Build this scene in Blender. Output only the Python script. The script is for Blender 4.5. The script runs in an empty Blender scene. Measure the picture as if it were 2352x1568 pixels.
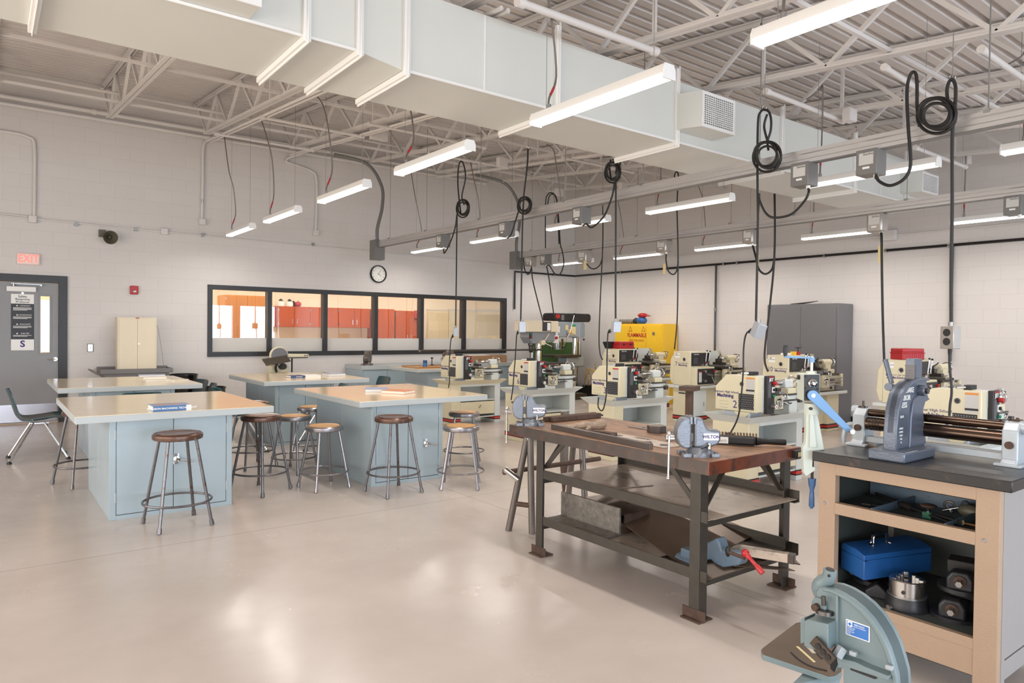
import bpy, math, random
from mathutils import Vector, Matrix
random.seed(7)
PI = math.pi
COL = bpy.context.scene.collection

# ---------------------------------------------------------------- camera model (also used to lay things out on real planes)
FPX, YAW, PITCH, ROLL, HC = 1599.98, -.64771, .015668, .0114434, 1.45
def _rot():
    cy, sy, cp, sp, cr, sr = math.cos(YAW), math.sin(YAW), math.cos(PITCH), math.sin(PITCH), math.cos(ROLL), math.sin(ROLL)
    Ry = Matrix(((cy,0,sy),(0,1,0),(-sy,0,cy))); Rx = Matrix(((1,0,0),(0,cp,-sp),(0,sp,cp))); Rz = Matrix(((cr,-sr,0),(sr,cr,0),(0,0,1)))
    return Rz @ Rx @ Ry
RR = _rot()
def ray(px, py):
    d = RR.transposed() @ Vector(((px-1176)/FPX, (py-784)/FPX, 1))
    return Vector((d.x, d.z, -d.y))
CAM = Vector((0, 0, HC))
def PZ(px, py, z): d = ray(px, py); return CAM + d*((z-HC)/d.z)
def PX(px, py, X): d = ray(px, py); return CAM + d*(X/d.x)
def PY(px, py, Y): d = ray(px, py); return CAM + d*(Y/d.y)

def make_camera():
    cd = bpy.data.cameras.new('camera'); cam = bpy.data.objects.new('camera', cd); COL.objects.link(cam)
    r = Vector((RR[0][0], RR[0][2], -RR[0][1])); dn = Vector((RR[1][0], RR[1][2], -RR[1][1])); f = Vector((RR[2][0], RR[2][2], -RR[2][1]))
    u = -dn; b = -f
    cam.matrix_world = Matrix(((r.x,u.x,b.x,0),(r.y,u.y,b.y,0),(r.z,u.z,b.z,HC),(0,0,0,1)))
    cd.sensor_width = 36; cd.sensor_fit = 'HORIZONTAL'; cd.lens = FPX/2352*36; cd.clip_start = .05; cd.clip_end = 200
    bpy.context.scene.camera = cam
make_camera()

# ---------------------------------------------------------------- materials
def lin(c):
    c = c/255
    return c/12.92 if c <= .04045 else ((c+.055)/1.055)**2.4
def C(r, g, b): return (lin(r), lin(g), lin(b), 1)
MATS = {}
def mat(name, col, rough=.5, metal=0, var=0, vs=8, bump=0, bs=60, wear=None, wt=.6, ws=14, coat=0, stretch=None, emis=0, alpha=1, ior=None, spec=None):
    """Principled material: noise-varied colour, optional worn patches of a second colour, optional bump."""
    m = bpy.data.materials.new(name); m.use_nodes = True; MATS[name] = m
    nt = m.node_tree; n = nt.nodes; l = nt.links; b = n['Principled BSDF']
    b.inputs['Base Color'].default_value = col; b.inputs['Roughness'].default_value = rough; b.inputs['Metallic'].default_value = metal
    if coat: b.inputs['Coat Weight'].default_value = coat; b.inputs['Coat Roughness'].default_value = .12
    if spec is not None: b.inputs['Specular IOR Level'].default_value = spec
    if emis: b.inputs['Emission Color'].default_value = col; b.inputs['Emission Strength'].default_value = emis
    tc = n.new('ShaderNodeTexCoord'); vec = tc.outputs['Object']
    if stretch:
        mp = n.new('ShaderNodeMapping'); mp.inputs['Scale'].default_value = stretch; l.new(vec, mp.inputs[0]); vec = mp.outputs[0]
    out = None
    if var:
        nz = n.new('ShaderNodeTexNoise'); nz.inputs['Scale'].default_value = vs; nz.inputs['Detail'].default_value = 5; l.new(vec, nz.inputs['Vector'])
        mr = n.new('ShaderNodeMapRange'); mr.inputs[1].default_value = .25; mr.inputs[2].default_value = .75; mr.inputs[3].default_value = 1-var; mr.inputs[4].default_value = 1+var
        l.new(nz.outputs[0], mr.inputs[0])
        mx = n.new('ShaderNodeVectorMath'); mx.operation = 'SCALE'; mx.inputs[0].default_value = col[:3]; l.new(mr.outputs[0], mx.inputs['Scale']); out = mx.outputs[0]
    if wear:
        nz = n.new('ShaderNodeTexNoise'); nz.inputs['Scale'].default_value = ws; nz.inputs['Detail'].default_value = 8; nz.inputs['Roughness'].default_value = .65; l.new(vec, nz.inputs['Vector'])
        rp = n.new('ShaderNodeValToRGB'); rp.color_ramp.elements[0].position = wt-.06; rp.color_ramp.elements[1].position = wt+.06; l.new(nz.outputs[0], rp.inputs[0])
        mx = n.new('ShaderNodeMix'); mx.data_type = 'RGBA'; l.new(rp.outputs[0], mx.inputs[0]); mx.inputs[6].default_value = col; mx.inputs[7].default_value = wear
        if out: l.new(out, mx.inputs[6])
        out = mx.outputs[2]
    if out: l.new(out, b.inputs['Base Color'])
    if bump:
        nz = n.new('ShaderNodeTexNoise'); nz.inputs['Scale'].default_value = bs; nz.inputs['Detail'].default_value = 4; l.new(vec, nz.inputs['Vector'])
        bp = n.new('ShaderNodeBump'); bp.inputs['Strength'].default_value = bump; bp.inputs['Distance'].default_value = .01; l.new(nz.outputs[0], bp.inputs['Height']); l.new(bp.outputs[0], b.inputs['Normal'])
    return m

def block_wall(name, axis):
    m = mat(name, C(212,203,197), .55); nt = m.node_tree; n = nt.nodes; l = nt.links; b = n['Principled BSDF']
    tc = n.new('ShaderNodeTexCoord'); sp = n.new('ShaderNodeSeparateXYZ'); l.new(tc.outputs['Object'], sp.inputs[0])
    cb = n.new('ShaderNodeCombineXYZ'); l.new(sp.outputs[axis], cb.inputs[0]); l.new(sp.outputs[2], cb.inputs[1])
    bt = n.new('ShaderNodeTexBrick'); bt.inputs['Scale'].default_value = 1; bt.inputs['Brick Width'].default_value = .406; bt.inputs['Row Height'].default_value = .2032
    bt.inputs['Mortar Size'].default_value = .0035; bt.inputs['Mortar Smooth'].default_value = .5; bt.inputs['Bias'].default_value = 0
    bt.inputs['Color1'].default_value = C(213,207,203); bt.inputs['Color2'].default_value = C(211,205,201); bt.inputs['Mortar'].default_value = C(201,195,191)
    l.new(cb.outputs[0], bt.inputs['Vector']); l.new(bt.outputs['Color'], b.inputs['Base Color'])
    nz = n.new('ShaderNodeTexNoise'); nz.inputs['Scale'].default_value = 90; l.new(tc.outputs['Object'], nz.inputs['Vector'])
    ad = n.new('ShaderNodeMath'); ad.operation = 'MULTIPLY_ADD'; l.new(bt.outputs['Fac'], ad.inputs[0]); ad.inputs[1].default_value = -1.2; l.new(nz.outputs[0], ad.inputs[2])
    bp = n.new('ShaderNodeBump'); bp.inputs['Strength'].default_value = .25; bp.inputs['Distance'].default_value = .004; l.new(ad.outputs[0], bp.inputs['Height']); l.new(bp.outputs[0], b.inputs['Normal'])
    return m
block_wall('block_x', 0); block_wall('block_y', 1)

def floor_mat():
    m = mat('floor', C(190,177,167), .24, coat=.08); nt = m.node_tree; n = nt.nodes; l = nt.links; b = n['Principled BSDF']
    tc = n.new('ShaderNodeTexCoord'); v = tc.outputs['Object']
    n1 = n.new('ShaderNodeTexNoise'); n1.inputs['Scale'].default_value = .9; n1.inputs['Detail'].default_value = 7; n1.inputs['Roughness'].default_value = .6; l.new(v, n1.inputs['Vector'])
    r1 = n.new('ShaderNodeValToRGB'); e = r1.color_ramp.elements; e[0].position = .3; e[0].color = C(184,172,163); e[1].position = .7; e[1].color = C(203,191,182); l.new(n1.outputs[0], r1.inputs[0])
    # saw-cut control joints
    sp = n.new('ShaderNodeSeparateXYZ'); l.new(v, sp.inputs[0]); last = r1.outputs[0]
    for ax, off, per in ((0, 3.36, 4.6), (1, 5.04, 4.6)):
        a = n.new('ShaderNodeMath'); a.operation = 'SUBTRACT'; l.new(sp.outputs[ax], a.inputs[0]); a.inputs[1].default_value = off
        p = n.new('ShaderNodeMath'); p.operation = 'PINGPONG'; l.new(a.outputs[0], p.inputs[0]); p.inputs[1].default_value = per/2
        g = n.new('ShaderNodeMath'); g.operation = 'LESS_THAN'; l.new(p.outputs[0], g.inputs[0]); g.inputs[1].default_value = .0022
        mx = n.new('ShaderNodeMix'); mx.data_type = 'RGBA'; l.new(g.outputs[0], mx.inputs[0]); l.new(last, mx.inputs[6]); mx.inputs[7].default_value = C(118,106,98); last = mx.outputs[2]
    l.new(last, b.inputs['Base Color'])
    n2 = n.new('ShaderNodeTexNoise'); n2.inputs['Scale'].default_value = 3; n2.inputs['Detail'].default_value = 8; l.new(v, n2.inputs['Vector'])
    mr = n.new('ShaderNodeMapRange'); mr.inputs[3].default_value = .15; mr.inputs[4].default_value = .34; l.new(n2.outputs[0], mr.inputs[0]); l.new(mr.outputs[0], b.inputs['Roughness'])
    n3 = n.new('ShaderNodeTexNoise'); n3.inputs['Scale'].default_value = 5; n3.inputs['Detail'].default_value = 3; l.new(v, n3.inputs['Vector'])
    bp = n.new('ShaderNodeBump'); bp.inputs['Strength'].default_value = .12; bp.inputs['Distance'].default_value = .01; l.new(n3.outputs[0], bp.inputs['Height']); l.new(bp.outputs[0], b.inputs['Normal'])
floor_mat()

def glass_mat(name, tint=(1,1,1,1), rough=0, refl=.12, frost=0):
    m = bpy.data.materials.new(name); m.use_nodes = True; MATS[name] = m; nt = m.node_tree; n = nt.nodes; l = nt.links
    n.remove(n['Principled BSDF']); o = n['Material Output']
    tr = n.new('ShaderNodeBsdfTransparent'); tr.inputs[0].default_value = tint
    gl = n.new('ShaderNodeBsdfGlossy'); gl.inputs['Roughness'].default_value = rough
    fr = n.new('ShaderNodeFresnel'); fr.inputs[0].default_value = 1.55
    mul = n.new('ShaderNodeMath'); mul.operation = 'MULTIPLY'; mul.use_clamp = True; l.new(fr.outputs[0], mul.inputs[0]); mul.inputs[1].default_value = refl*10
    mx = n.new('ShaderNodeMixShader'); l.new(mul.outputs[0], mx.inputs[0]); l.new(tr.outputs[0], mx.inputs[1]); l.new(gl.outputs[0], mx.inputs[2]); last = mx.outputs[0]
    if frost:
        df = n.new('ShaderNodeBsdfDiffuse'); df.inputs[0].default_value = C(246,247,245)
        tl = n.new('ShaderNodeBsdfTranslucent'); tl.inputs[0].default_value = C(240,240,236)
        m1 = n.new('ShaderNodeMixShader'); m1.inputs[0].default_value = .55; l.new(df.outputs[0], m1.inputs[1]); l.new(tl.outputs[0], m1.inputs[2])
        m2 = n.new('ShaderNodeMixShader'); m2.inputs[0].default_value = frost; l.new(last, m2.inputs[1]); l.new(m1.outputs[0], m2.inputs[2]); last = m2.outputs[0]
    l.new(last, o.inputs[0]); return m
glass_mat('glass', C(250,250,248), 0, .15); glass_mat('frost', C(250,250,250), .05, .12, .9); glass_mat('clear_plastic', C(236,240,240), .05, .2)
glass_mat('clock_glass', C(252,252,252), 0, .05)

def checker_dots(name, c1, c2, sc):   # dark panel carrying rows of small pale marks
    m = mat(name, c1, .5); nt = m.node_tree; n = nt.nodes; l = nt.links; b = n['Principled BSDF']
    tc = n.new('ShaderNodeTexCoord'); bt = n.new('ShaderNodeTexBrick'); mp = n.new('ShaderNodeMapping'); mp.inputs['Scale'].default_value = sc
    sp = n.new('ShaderNodeSeparateXYZ'); cb = n.new('ShaderNodeCombineXYZ'); l.new(tc.outputs['Object'], sp.inputs[0])
    ad = n.new('ShaderNodeMath'); ad.operation = 'ADD'; l.new(sp.outputs[0], ad.inputs[0]); l.new(sp.outputs[1], ad.inputs[1]); l.new(ad.outputs[0], cb.inputs[0]); l.new(sp.outputs[2], cb.inputs[1])
    l.new(cb.outputs[0], mp.inputs[0]); l.new(mp.outputs[0], bt.inputs['Vector'])
    bt.inputs['Scale'].default_value = 1; bt.inputs['Brick Width'].default_value = .9; bt.inputs['Row Height'].default_value = .8; bt.inputs['Mortar Size'].default_value = .28
    bt.inputs['Color1'].default_value = c2; bt.inputs['Color2'].default_value = c2; bt.inputs['Mortar'].default_value = c1; l.new(bt.outputs['Color'], b.inputs['Base Color'])
    return m

mat('deck', C(216,208,203), .55, var=.03); mat('duct', C(212,212,205), .42, var=.015, vs=3); mat('truss', C(216,210,206), .5); mat('pipe_paint', C(216,210,206), .45)
mat('housing', C(235,233,230), .4); mat('lens', (1,.95,.90,1), .5, emis=3.2)
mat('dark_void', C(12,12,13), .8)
mat('alu', C(196,193,192), .34, .6, var=.05, vs=6, stretch=(8,1,8)); mat('galv', C(150,150,148), .4, .7, var=.08, vs=12); mat('grey_enamel', C(112,110,108), .42)
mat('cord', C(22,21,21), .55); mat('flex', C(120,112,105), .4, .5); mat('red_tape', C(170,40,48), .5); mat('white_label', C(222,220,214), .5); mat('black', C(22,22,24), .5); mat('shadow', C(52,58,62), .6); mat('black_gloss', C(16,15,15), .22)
mat('light_box', C(176,182,190), .4, .3); mat('steel_box', C(170,164,158), .35, .7)
mat('frame_black', C(32,32,34), .42, var=.06, vs=20); mat('door_grey', C(136,135,136), .42, var=.05, vs=4); mat('kick', C(190,186,190), .25, .85, var=.08, vs=5)
mat('chrome', C(215,214,212), .12, 1); mat('steel', C(165,163,160), .28, .9, var=.1, vs=20); mat('dark_steel', C(82,76,72), .35, .8, var=.2, vs=14); mat('rust', C(78,58,47), .7, .2, var=.35, vs=18, bump=.3)
mat('red', C(176,28,34), .4); mat('exit_red', C(255,92,80), .4, emis=1.6); mat('exit_body', C(225,196,188), .35, emis=.15); mat('horn', C(96,92,76), .5, .2); mat('white', C(238,236,232), .45)
mat('clock_face', C(236,234,226), .5); mat('cream_cab', C(222,208,180), .42, var=.02); mat('cart_grey', C(112,108,106), .45, var=.05)
mat('laminate', C(222,203,168), .16, var=.05, vs=3, coat=.3, stretch=(.6,5,1)); mat('table_trim', C(178,184,184), .3); mat('cabinet_blue', C(158,174,181), .24, var=.03, vs=4)
mat('stool_steel', C(140,136,138), .28, .75, var=.1, vs=25); mat('stool_worn', C(104,102,104), .3, .75, var=.15, vs=20, wear=C(100,62,40), wt=.62, ws=30)
mat('stool_seat', C(196,146,88), .42, var=.08, vs=12); mat('stool_seat_dark', C(112,66,40), .32, .15, var=.25, vs=14, wear=C(40,28,24), wt=.56, ws=22, coat=.3)
mat('stool_rim_dark', C(92,66,54), .3, .5, var=.2, vs=20, wear=C(150,140,136), wt=.62, ws=28)
mat('chair_shell', C(26,62,68), .28); mat('chair_pad', C(190,160,124), .35)
mat('book_blue', C(52,104,160), .4); mat('book_navy', C(30,52,100), .4); mat('book_orange', C(206,130,90), .4); mat('book_cover', C(150,160,190), .4); mat('paper', C(238,232,220), .7, var=.04, vs=200, stretch=(1,1,6))
mat('wood_orange', C(172,72,24), .6, spec=.2, var=.12, vs=5, stretch=(6,6,.6)); mat('wood_tall', C(216,134,56), .32, var=.08, vs=5, stretch=(6,6,.6)); mat('room_wall', C(240,222,196), .6); mat('board', C(226,206,170), .6, var=.05, vs=40); mat('room_floor', C(180,165,150), .4)
mat('cream', C(218,208,176), .34, var=.03, vs=6); mat('pale_white', C(208,213,210), .34, var=.03, vs=6); mat('tray_oil', C(76,66,56), .4, .2, var=.3, vs=10)
mat('stripe_red', C(190,52,40), .45); mat('panel_black', C(34,32,33), .45); mat('navy_ink', C(56,44,110), .6); mat('green', C(30,140,100), .4); mat('yellow', C(240,190,40), .38, var=.02); mat('tag', C(222,204,150), .6); mat('orange', C(224,140,60), .5)
mat('green_guard', C(56,92,40), .5, var=.15); mat('drill_grey', C(128,130,134), .35); mat('drill_blue', C(150,162,172), .35, .2); mat('teal_base', C(60,84,92), .4)
mat('cab_grey', C(104,102,105), .42, var=.02); mat('bench_wood', C(142,106,80), .48, var=.2, vs=5, bump=.25, bs=25, wear=C(104,80,64), wt=.55, ws=7, stretch=(2,1,1)); mat('bench_edge', C(80,70,64), .36, .35, var=.22, vs=9, wear=C(112,76,58), wt=.62, ws=8)
mat('bench_red', C(110,52,32), .32, var=.3, vs=9, wear=C(60,40,34), wt=.56, ws=12, coat=.3); mat('bench_frame', C(62,57,50), .42, .3, var=.12, vs=20); mat('sheet', C(196,180,164), .26, .4, var=.15, vs=5, wear=C(140,126,114), wt=.62, ws=7); mat('sheet_dark', C(116,98,84), .3, .6, var=.2, vs=4)
mat('rough_iron', C(120,114,106), .6, .3, var=.35, vs=30, bump=.5, bs=50); mat('vise_silver', C(118,123,131), .34, .45, var=.05, vs=60, bump=.15, bs=90); mat('vise_dark', C(104,96,90), .4, .5, var=.15)
mat('glove', C(150,130,112), .9, var=.25, vs=30, bump=.5, bs=60); mat('brush_wood', C(160,110,62), .5, var=.2); mat('clamp_blue', C(92,111,128), .4, var=.12, vs=20, wear=C(70,70,72), wt=.66, ws=30)
mat('pastel_green', C(200,208,197), .35); mat('handle_blue', C(96,144,194), .3, var=.06); mat('handle_dkblue', C(62,94,136), .35, var=.1)
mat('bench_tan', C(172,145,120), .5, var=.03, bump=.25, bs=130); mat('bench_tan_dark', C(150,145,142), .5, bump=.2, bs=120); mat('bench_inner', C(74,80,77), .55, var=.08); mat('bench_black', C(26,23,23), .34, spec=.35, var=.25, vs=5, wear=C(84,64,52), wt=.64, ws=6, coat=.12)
mat('arbor_grey', C(88,96,110), .32, .35, var=.05, vs=30, bump=.12, bs=90); mat('roll_steel', C(84,68,58), .22, .95, var=.25, vs=8, stretch=(10,.4,10)); mat('roll_cast', C(168,176,182), .4, .2, var=.08, vs=14)
mat('tool_blue', C(30,84,150), .38, var=.06); mat('inner_dark', C(40,38,38), .5, .2, var=.2); mat('chuck_steel', C(178,172,166), .2, .95, var=.08, vs=14); mat('cast_black', C(40,40,44), .4, .25, var=.15)
mat('notch_green', C(114,131,134), .38, .05, var=.06, vs=6, wear=C(90,76,66), wt=.72, ws=18); mat('notch_table', C(92,74,56), .4, .35, var=.2, vs=6); mat('blade', C(78,66,56), .35, .6, var=.15)
mat('sticker_blue', C(52,110,186), .4); mat('cable_tan', C(186,170,146), .6); mat('poster_dark', C(44,46,52), .5); mat('brown_box', C(160,120,84), .7); mat('green_tool', C(40,98,74), .4, var=.2)
mat('tree_orange', C(230,160,50), .7)
checker_dots('chart', C(40,38,38), C(150,140,120), (70,60,1)); checker_dots('label_text', C(206,204,200), C(130,128,128), (90,110,1)); checker_dots('tiny_white', C(44,46,52), C(190,190,190), (70,90,1)); checker_dots('gear_marks', C(30,30,32), C(150,150,150), (50,40,1))

# ---------------------------------------------------------------- mesh builder
def M3(*cols): return Matrix([list(c) for c in cols]).transposed()
def rz(a): return Matrix.Rotation(a, 3, 'Z')
def rx(a): return Matrix.Rotation(a, 3, 'X')
def ry(a): return Matrix.Rotation(a, 3, 'Y')
def frame(d, up=Vector((0,0,1))):
    d = Vector(d).normalized(); s = d.cross(up)
    if s.length < 1e-4: s = d.cross(Vector((0,1,0)))
    s.normalize(); return d, s, s.cross(d)
class MB:
    K = 0
    def __init__(s): s.v = []; s.f = []; s.T = None
    def add(s, vs, fs):
        k = len(s.v); vs = [Vector(p) for p in vs]
        if s.T is not None: vs = [s.T @ p for p in vs]
        s.v += vs; s.f += [tuple(i+k for i in f) for f in fs]; return s
    def box(s, x0, y0, z0, x1, y1, z1):
        x0, x1 = min(x0,x1), max(x0,x1); y0, y1 = min(y0,y1), max(y0,y1); z0, z1 = min(z0,z1), max(z0,z1)
        MB.K = (MB.K+1) % 11; e = MB.K*.00009; x0 -= e; y0 -= e; z0 -= e*.3; x1 += e; y1 += e; z1 += e*.3   # no two box faces coplanar
        return s.add([(x0,y0,z0),(x1,y0,z0),(x1,y1,z0),(x0,y1,z0),(x0,y0,z1),(x1,y0,z1),(x1,y1,z1),(x0,y1,z1)], [(0,3,2,1),(4,5,6,7),(0,1,5,4),(1,2,6,5),(2,3,7,6),(3,0,4,7)])
    def obox(s, c, size, R=None):
        R = R or Matrix.Identity(3); c = Vector(c); h = [Vector(((i&1)*2-1, ((i>>1)&1)*2-1, ((i>>2)&1)*2-1)) for i in range(8)]
        vs = [c + R @ Vector((q.x*size[0]/2, q.y*size[1]/2, q.z*size[2]/2)) for q in h]
        return s.add(vs, [(0,2,3,1),(4,5,7,6),(0,1,5,4),(2,6,7,3),(0,4,6,2),(1,3,7,5)])
    def beam(s, p0, p1, w, h, up=(0,0,1)):
        p0 = Vector(p0); p1 = Vector(p1); d, a, b = frame(p1-p0, Vector(up)); vs = []
        for p in (p0, p1):
            for i, j in ((-1,-1),(1,-1),(1,1),(-1,1)): vs.append(p + a*w/2*i + b*h/2*j)
        return s.add(vs, [(0,1,2,3),(7,6,5,4),(0,4,5,1),(1,5,6,2),(2,6,7,3),(3,7,4,0)])
    def rings(s, rr, closed=False, cap=True):
        n = len(rr[0]); vs = [p for r in rr for p in r]; fs = []; m = len(rr)
        for i in range(m if closed else m-1):
            a = i*n; b = ((i+1) % m)*n
            for j in range(n): fs.append((a+j, a+(j+1)%n, b+(j+1)%n, b+j))
        if cap and not closed: fs.append(tuple(range(n-1,-1,-1))); fs.append(tuple((m-1)*n+j for j in range(n)))
        return s.add(vs, fs)
    def tube(s, pts, r, n=8, closed=False):
        pts = [Vector(p) for p in pts]; rr = []; m = len(pts); up = None
        for i, p in enumerate(pts):
            if closed: d = pts[(i+1)%m]-pts[i-1]
            else: d = pts[min(i+1,m-1)]-pts[max(i-1,0)]
            if d.length < 1e-9: d = Vector((0,0,1))
            d.normalize()
            if up is None: _, a, b = frame(d)
            else:
                b = up - d*up.dot(d)
                if b.length < 1e-6: _, a, b = frame(d)
                b.normalize(); a = d.cross(b)
            up = b; q = r[i] if isinstance(r, (list, tuple)) else r
            rr.append([p + (a*math.cos(2*PI*j/n) + b*math.sin(2*PI*j/n))*q for j in range(n)])
        return s.rings(rr, closed)
    def cyl(s, p0, p1, r0, r1=None, n=20): return s.tube([p0, p1], [r0, r0 if r1 is None else r1], n)
    def lathe(s, prof, c=(0,0,0), ax=(0,0,1), n=24, cap=True):
        c = Vector(c); d, a, b = frame(ax)
        return s.rings([[c + d*z + (a*math.cos(2*PI*j/n) + b*math.sin(2*PI*j/n))*max(r,1e-4) for j in range(n)] for r, z in prof], cap=cap)
    def torus(s, c, R, r, ax=(0,0,1), n=28, k=8, arc=(0,2*PI)):
        c = Vector(c); d, a, b = frame(ax); full = abs(arc[1]-arc[0]-2*PI) < 1e-6; m = n if full else n+1
        pts = [c + (a*math.cos(arc[0]+(arc[1]-arc[0])*i/n) + b*math.sin(arc[0]+(arc[1]-arc[0])*i/n))*R for i in range(m)]
        return s.tube(pts, r, k, full)
    def prism(s, poly, w0, w1, o=(0,0,0), u=(1,0,0), v=(0,0,1), w=(0,1,0)):
        o, u, v, w = Vector(o), Vector(u), Vector(v), Vector(w); n = len(poly)
        vs = [o+u*a+v*b+w*w0 for a, b in poly] + [o+u*a+v*b+w*w1 for a, b in poly]
        return s.add(vs, [tuple(range(n)), tuple(range(2*n-1,n-1,-1))] + [(i, i+n, (i+1)%n+n, (i+1)%n) for i in range(n)])
    def quad(s, a, b, c, d): return s.add([a,b,c,d], [(0,1,2,3)])
    def ell(s, c, r, n=16, k=10):
        if not isinstance(r, (tuple, list)): r = (r,r,r)
        c = Vector(c); rr = []
        for i in range(k+1):
            t = PI*i/k; q = max(math.sin(t), 1e-3)
            rr.append([c + Vector((r[0]*q*math.cos(2*PI*j/n), r[1]*q*math.sin(2*PI*j/n), -r[2]*math.cos(t))) for j in range(n)])
        return s.rings(rr)
    def build(s, name, m, parent=None, bevel=0, world=False, seg=2, ang=35):
        me = bpy.data.meshes.new(name); vs = s.v
        if world and parent is not None:
            R = parent.rotation_euler.to_matrix().inverted(); L = Vector(parent.location)
            vs = [R @ (p-L) for p in vs]
        me.from_pydata([tuple(p) for p in vs], [], s.f); me.update()
        import bmesh
        bm = bmesh.new(); bm.from_mesh(me); bmesh.ops.recalc_face_normals(bm, faces=bm.faces); bm.to_mesh(me); bm.free()
        me.materials.append(MATS[m] if isinstance(m, str) else m)
        for p in me.polygons: p.use_smooth = True
        me.set_sharp_from_angle(angle=math.radians(ang))
        o = bpy.data.objects.new(name, me); COL.objects.link(o)
        if parent is not None: o.parent = parent
        if bevel:
            b = o.modifiers.new('bevel', 'BEVEL'); b.width = bevel; b.segments = seg; b.limit_method = 'ANGLE'; b.angle_limit = math.radians(40); b.harden_normals = False
        return o
def sm(pts, k=5, closed=False):
    """Catmull-Rom smoothing of a polyline."""
    pts = [Vector(p) for p in pts]; n = len(pts); out = []
    for i in range(n if closed else n-1):
        if closed: a, b, c, d = pts[i-1], pts[i], pts[(i+1)%n], pts[(i+2)%n]
        else: a, b, c, d = pts[max(i-1,0)], pts[i], pts[i+1], pts[min(i+2,n-1)]
        for j in range(k):
            t = j/k; out.append(.5*((2*b)+(c-a)*t+(2*a-5*b+4*c-d)*t*t+(3*b-a-3*c+d)*t**3))
    if not closed: out.append(pts[-1])
    return out
def tag(o, label=None, cat=None, group=None, kind=None):
    if label: o['label'] = label
    if cat: o['category'] = cat
    if group: o['group'] = group
    if kind: o['kind'] = kind
    return o
def thing(name, label, cat, loc=(0,0,0), rotz=0, group=None):
    o = bpy.data.objects.new(name, None); COL.objects.link(o); o.location = loc; o.rotation_euler = (0,0,rotz); o.empty_display_size = .1
    return tag(o, label, cat, group)
def struct(name, mb, m, parent=None, bevel=0):
    o = mb.build(name, m, parent, bevel)
    if parent is None: o['kind'] = 'structure'
    return o
def dup(root, loc, rotz, label=None, group=None):
    r = root.copy(); COL.objects.link(r); r.location = loc; r.rotation_euler = (0,0,rotz)
    if label: r['label'] = label
    if group: r['group'] = group
    for ch in [c for c in bpy.data.objects if c.parent == root]:
        c = ch.copy(); COL.objects.link(c); c.parent = r
        for g in [q for q in bpy.data.objects if q.parent == ch]:
            d = g.copy(); COL.objects.link(d); d.parent = c
    return r
def text(s, size, loc, right, up, m, parent=None, name='lettering', align='CENTER', sx=1, ext=.0006, world=False, sp=1, bold=0):
    cu = bpy.data.curves.new(name, 'FONT'); cu.body = s; cu.size = size; cu.align_x = align; cu.align_y = 'CENTER'; cu.extrude = ext; cu.space_character = sp; cu.offset = bold; cu.resolution_u = 3
    t = bpy.data.objects.new('t', cu); COL.objects.link(t); dg = bpy.context.evaluated_depsgraph_get()
    me = bpy.data.meshes.new_from_object(t.evaluated_get(dg)); bpy.data.objects.remove(t); bpy.data.curves.remove(cu)
    R = Vector(right).normalized(); U = Vector(up).normalized(); N = R.cross(U); L = Vector(loc)
    mb = MB(); mb.add([L + R*v.co.x*sx + U*v.co.y + N*v.co.z for v in me.vertices], [tuple(p.vertices) for p in me.polygons]); bpy.data.meshes.remove(me)
    return mb.build(name, m, parent, world=world)
XR, ZU = (1,0,0), (0,0,1)   # text facing the -Y side;  (0,-1,0), ZU faces the -X side
YL = (0,-1,0)
# ================================================================ ROOM SHELL
YA, XB, XL, YF = 12.453, 11.3, -4.0, -6.5
def roof(y): return 3.967 + .095*y          # underside of the deck, rising towards the back wall
def chord(y): return 3.3675 + .095*y
struct('floor', MB().box(XL-.2, YF-.2, -.15, XB+.2, 16.4, 0), 'floor')
WX0, WX1, WZ0, WZ1 = 2.985, 9.24, .95, 2.165        # interior window opening in the back wall
DX0, DX1, DZ = -.12, .93, 2.13                       # door opening
b = MB(); T = .2
b.box(XL, YA, 0, DX0, YA+T, 5.3); b.box(DX0, YA, DZ, DX1, YA+T, 5.3); b.box(DX1, YA, 0, WX0, YA+T, 5.3)
b.box(WX0, YA, 0, WX1, YA+T, WZ0); b.box(WX0, YA, WZ1, WX1, YA+T, 5.3); b.box(WX1, YA, 0, XB+T, YA+T, 5.3)
struct('wall_back', b, 'block_x')
struct('wall_right', MB().box(XB, YF, 0, XB+T, YA, 5.3), 'block_y')
b = MB(); b.box(XL-T, YF, 0, XL, YA+T, .35); b.box(XL-T, YF, 3.3, XL, YA+T, 5.3)   # left wall with tall glazed bays
for y0, y1 in ((YF, -5), (-1.6, -1.2), (2.2, 2.6), (6, 6.4), (9.8, YA+T)): b.box(XL-T, y0, .35, XL, y1, 3.3)
struct('wall_left', b, 'block_y')
b = MB(); b.box(XL-T, YF-T, 0, XB+T, YF, .3); b.box(XL-T, YF-T, 2.4, XB+T, YF, 4.2)
for x0, x1 in ((XL-T, -3.4), (0, .5), (3.9, 4.4), (8.6, 8.9), (10.6, XB+T)): b.box(x0, YF-T, .3, x1, YF, 2.4)
struct('wall_front', b, 'block_x')
# corrugated steel deck
b = MB(); ys = []; y = YF-.3; st = .165
prof = []
while y < YA+.25:
    prof += [(y, 0), (y+.095, 0), (y+.115, .045), (y+.145, .045)]; y += st
vs = []
for yy, dz in prof:
    for X in (XL-.3, XB+.3): vs.append((X, yy, roof(yy)+dz))
b.add(vs, [(2*i, 2*i+1, 2*i+3, 2*i+2) for i in range(len(prof)-1)])
struct('ceiling', b, 'deck')
struct('baseboard_right', MB().box(XB-.012, YF, 0, XB, YA-.001, .11), 'black'); struct('baseboard_back', MB().box(WX1-.1, YA-.012, 0, XB-.012, YA, .11), 'black')
struct('trim_1', MB().box(XL-.2, YF-.2, 5.25, XB+.2, YA+.2, 5.3), 'deck')

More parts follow.
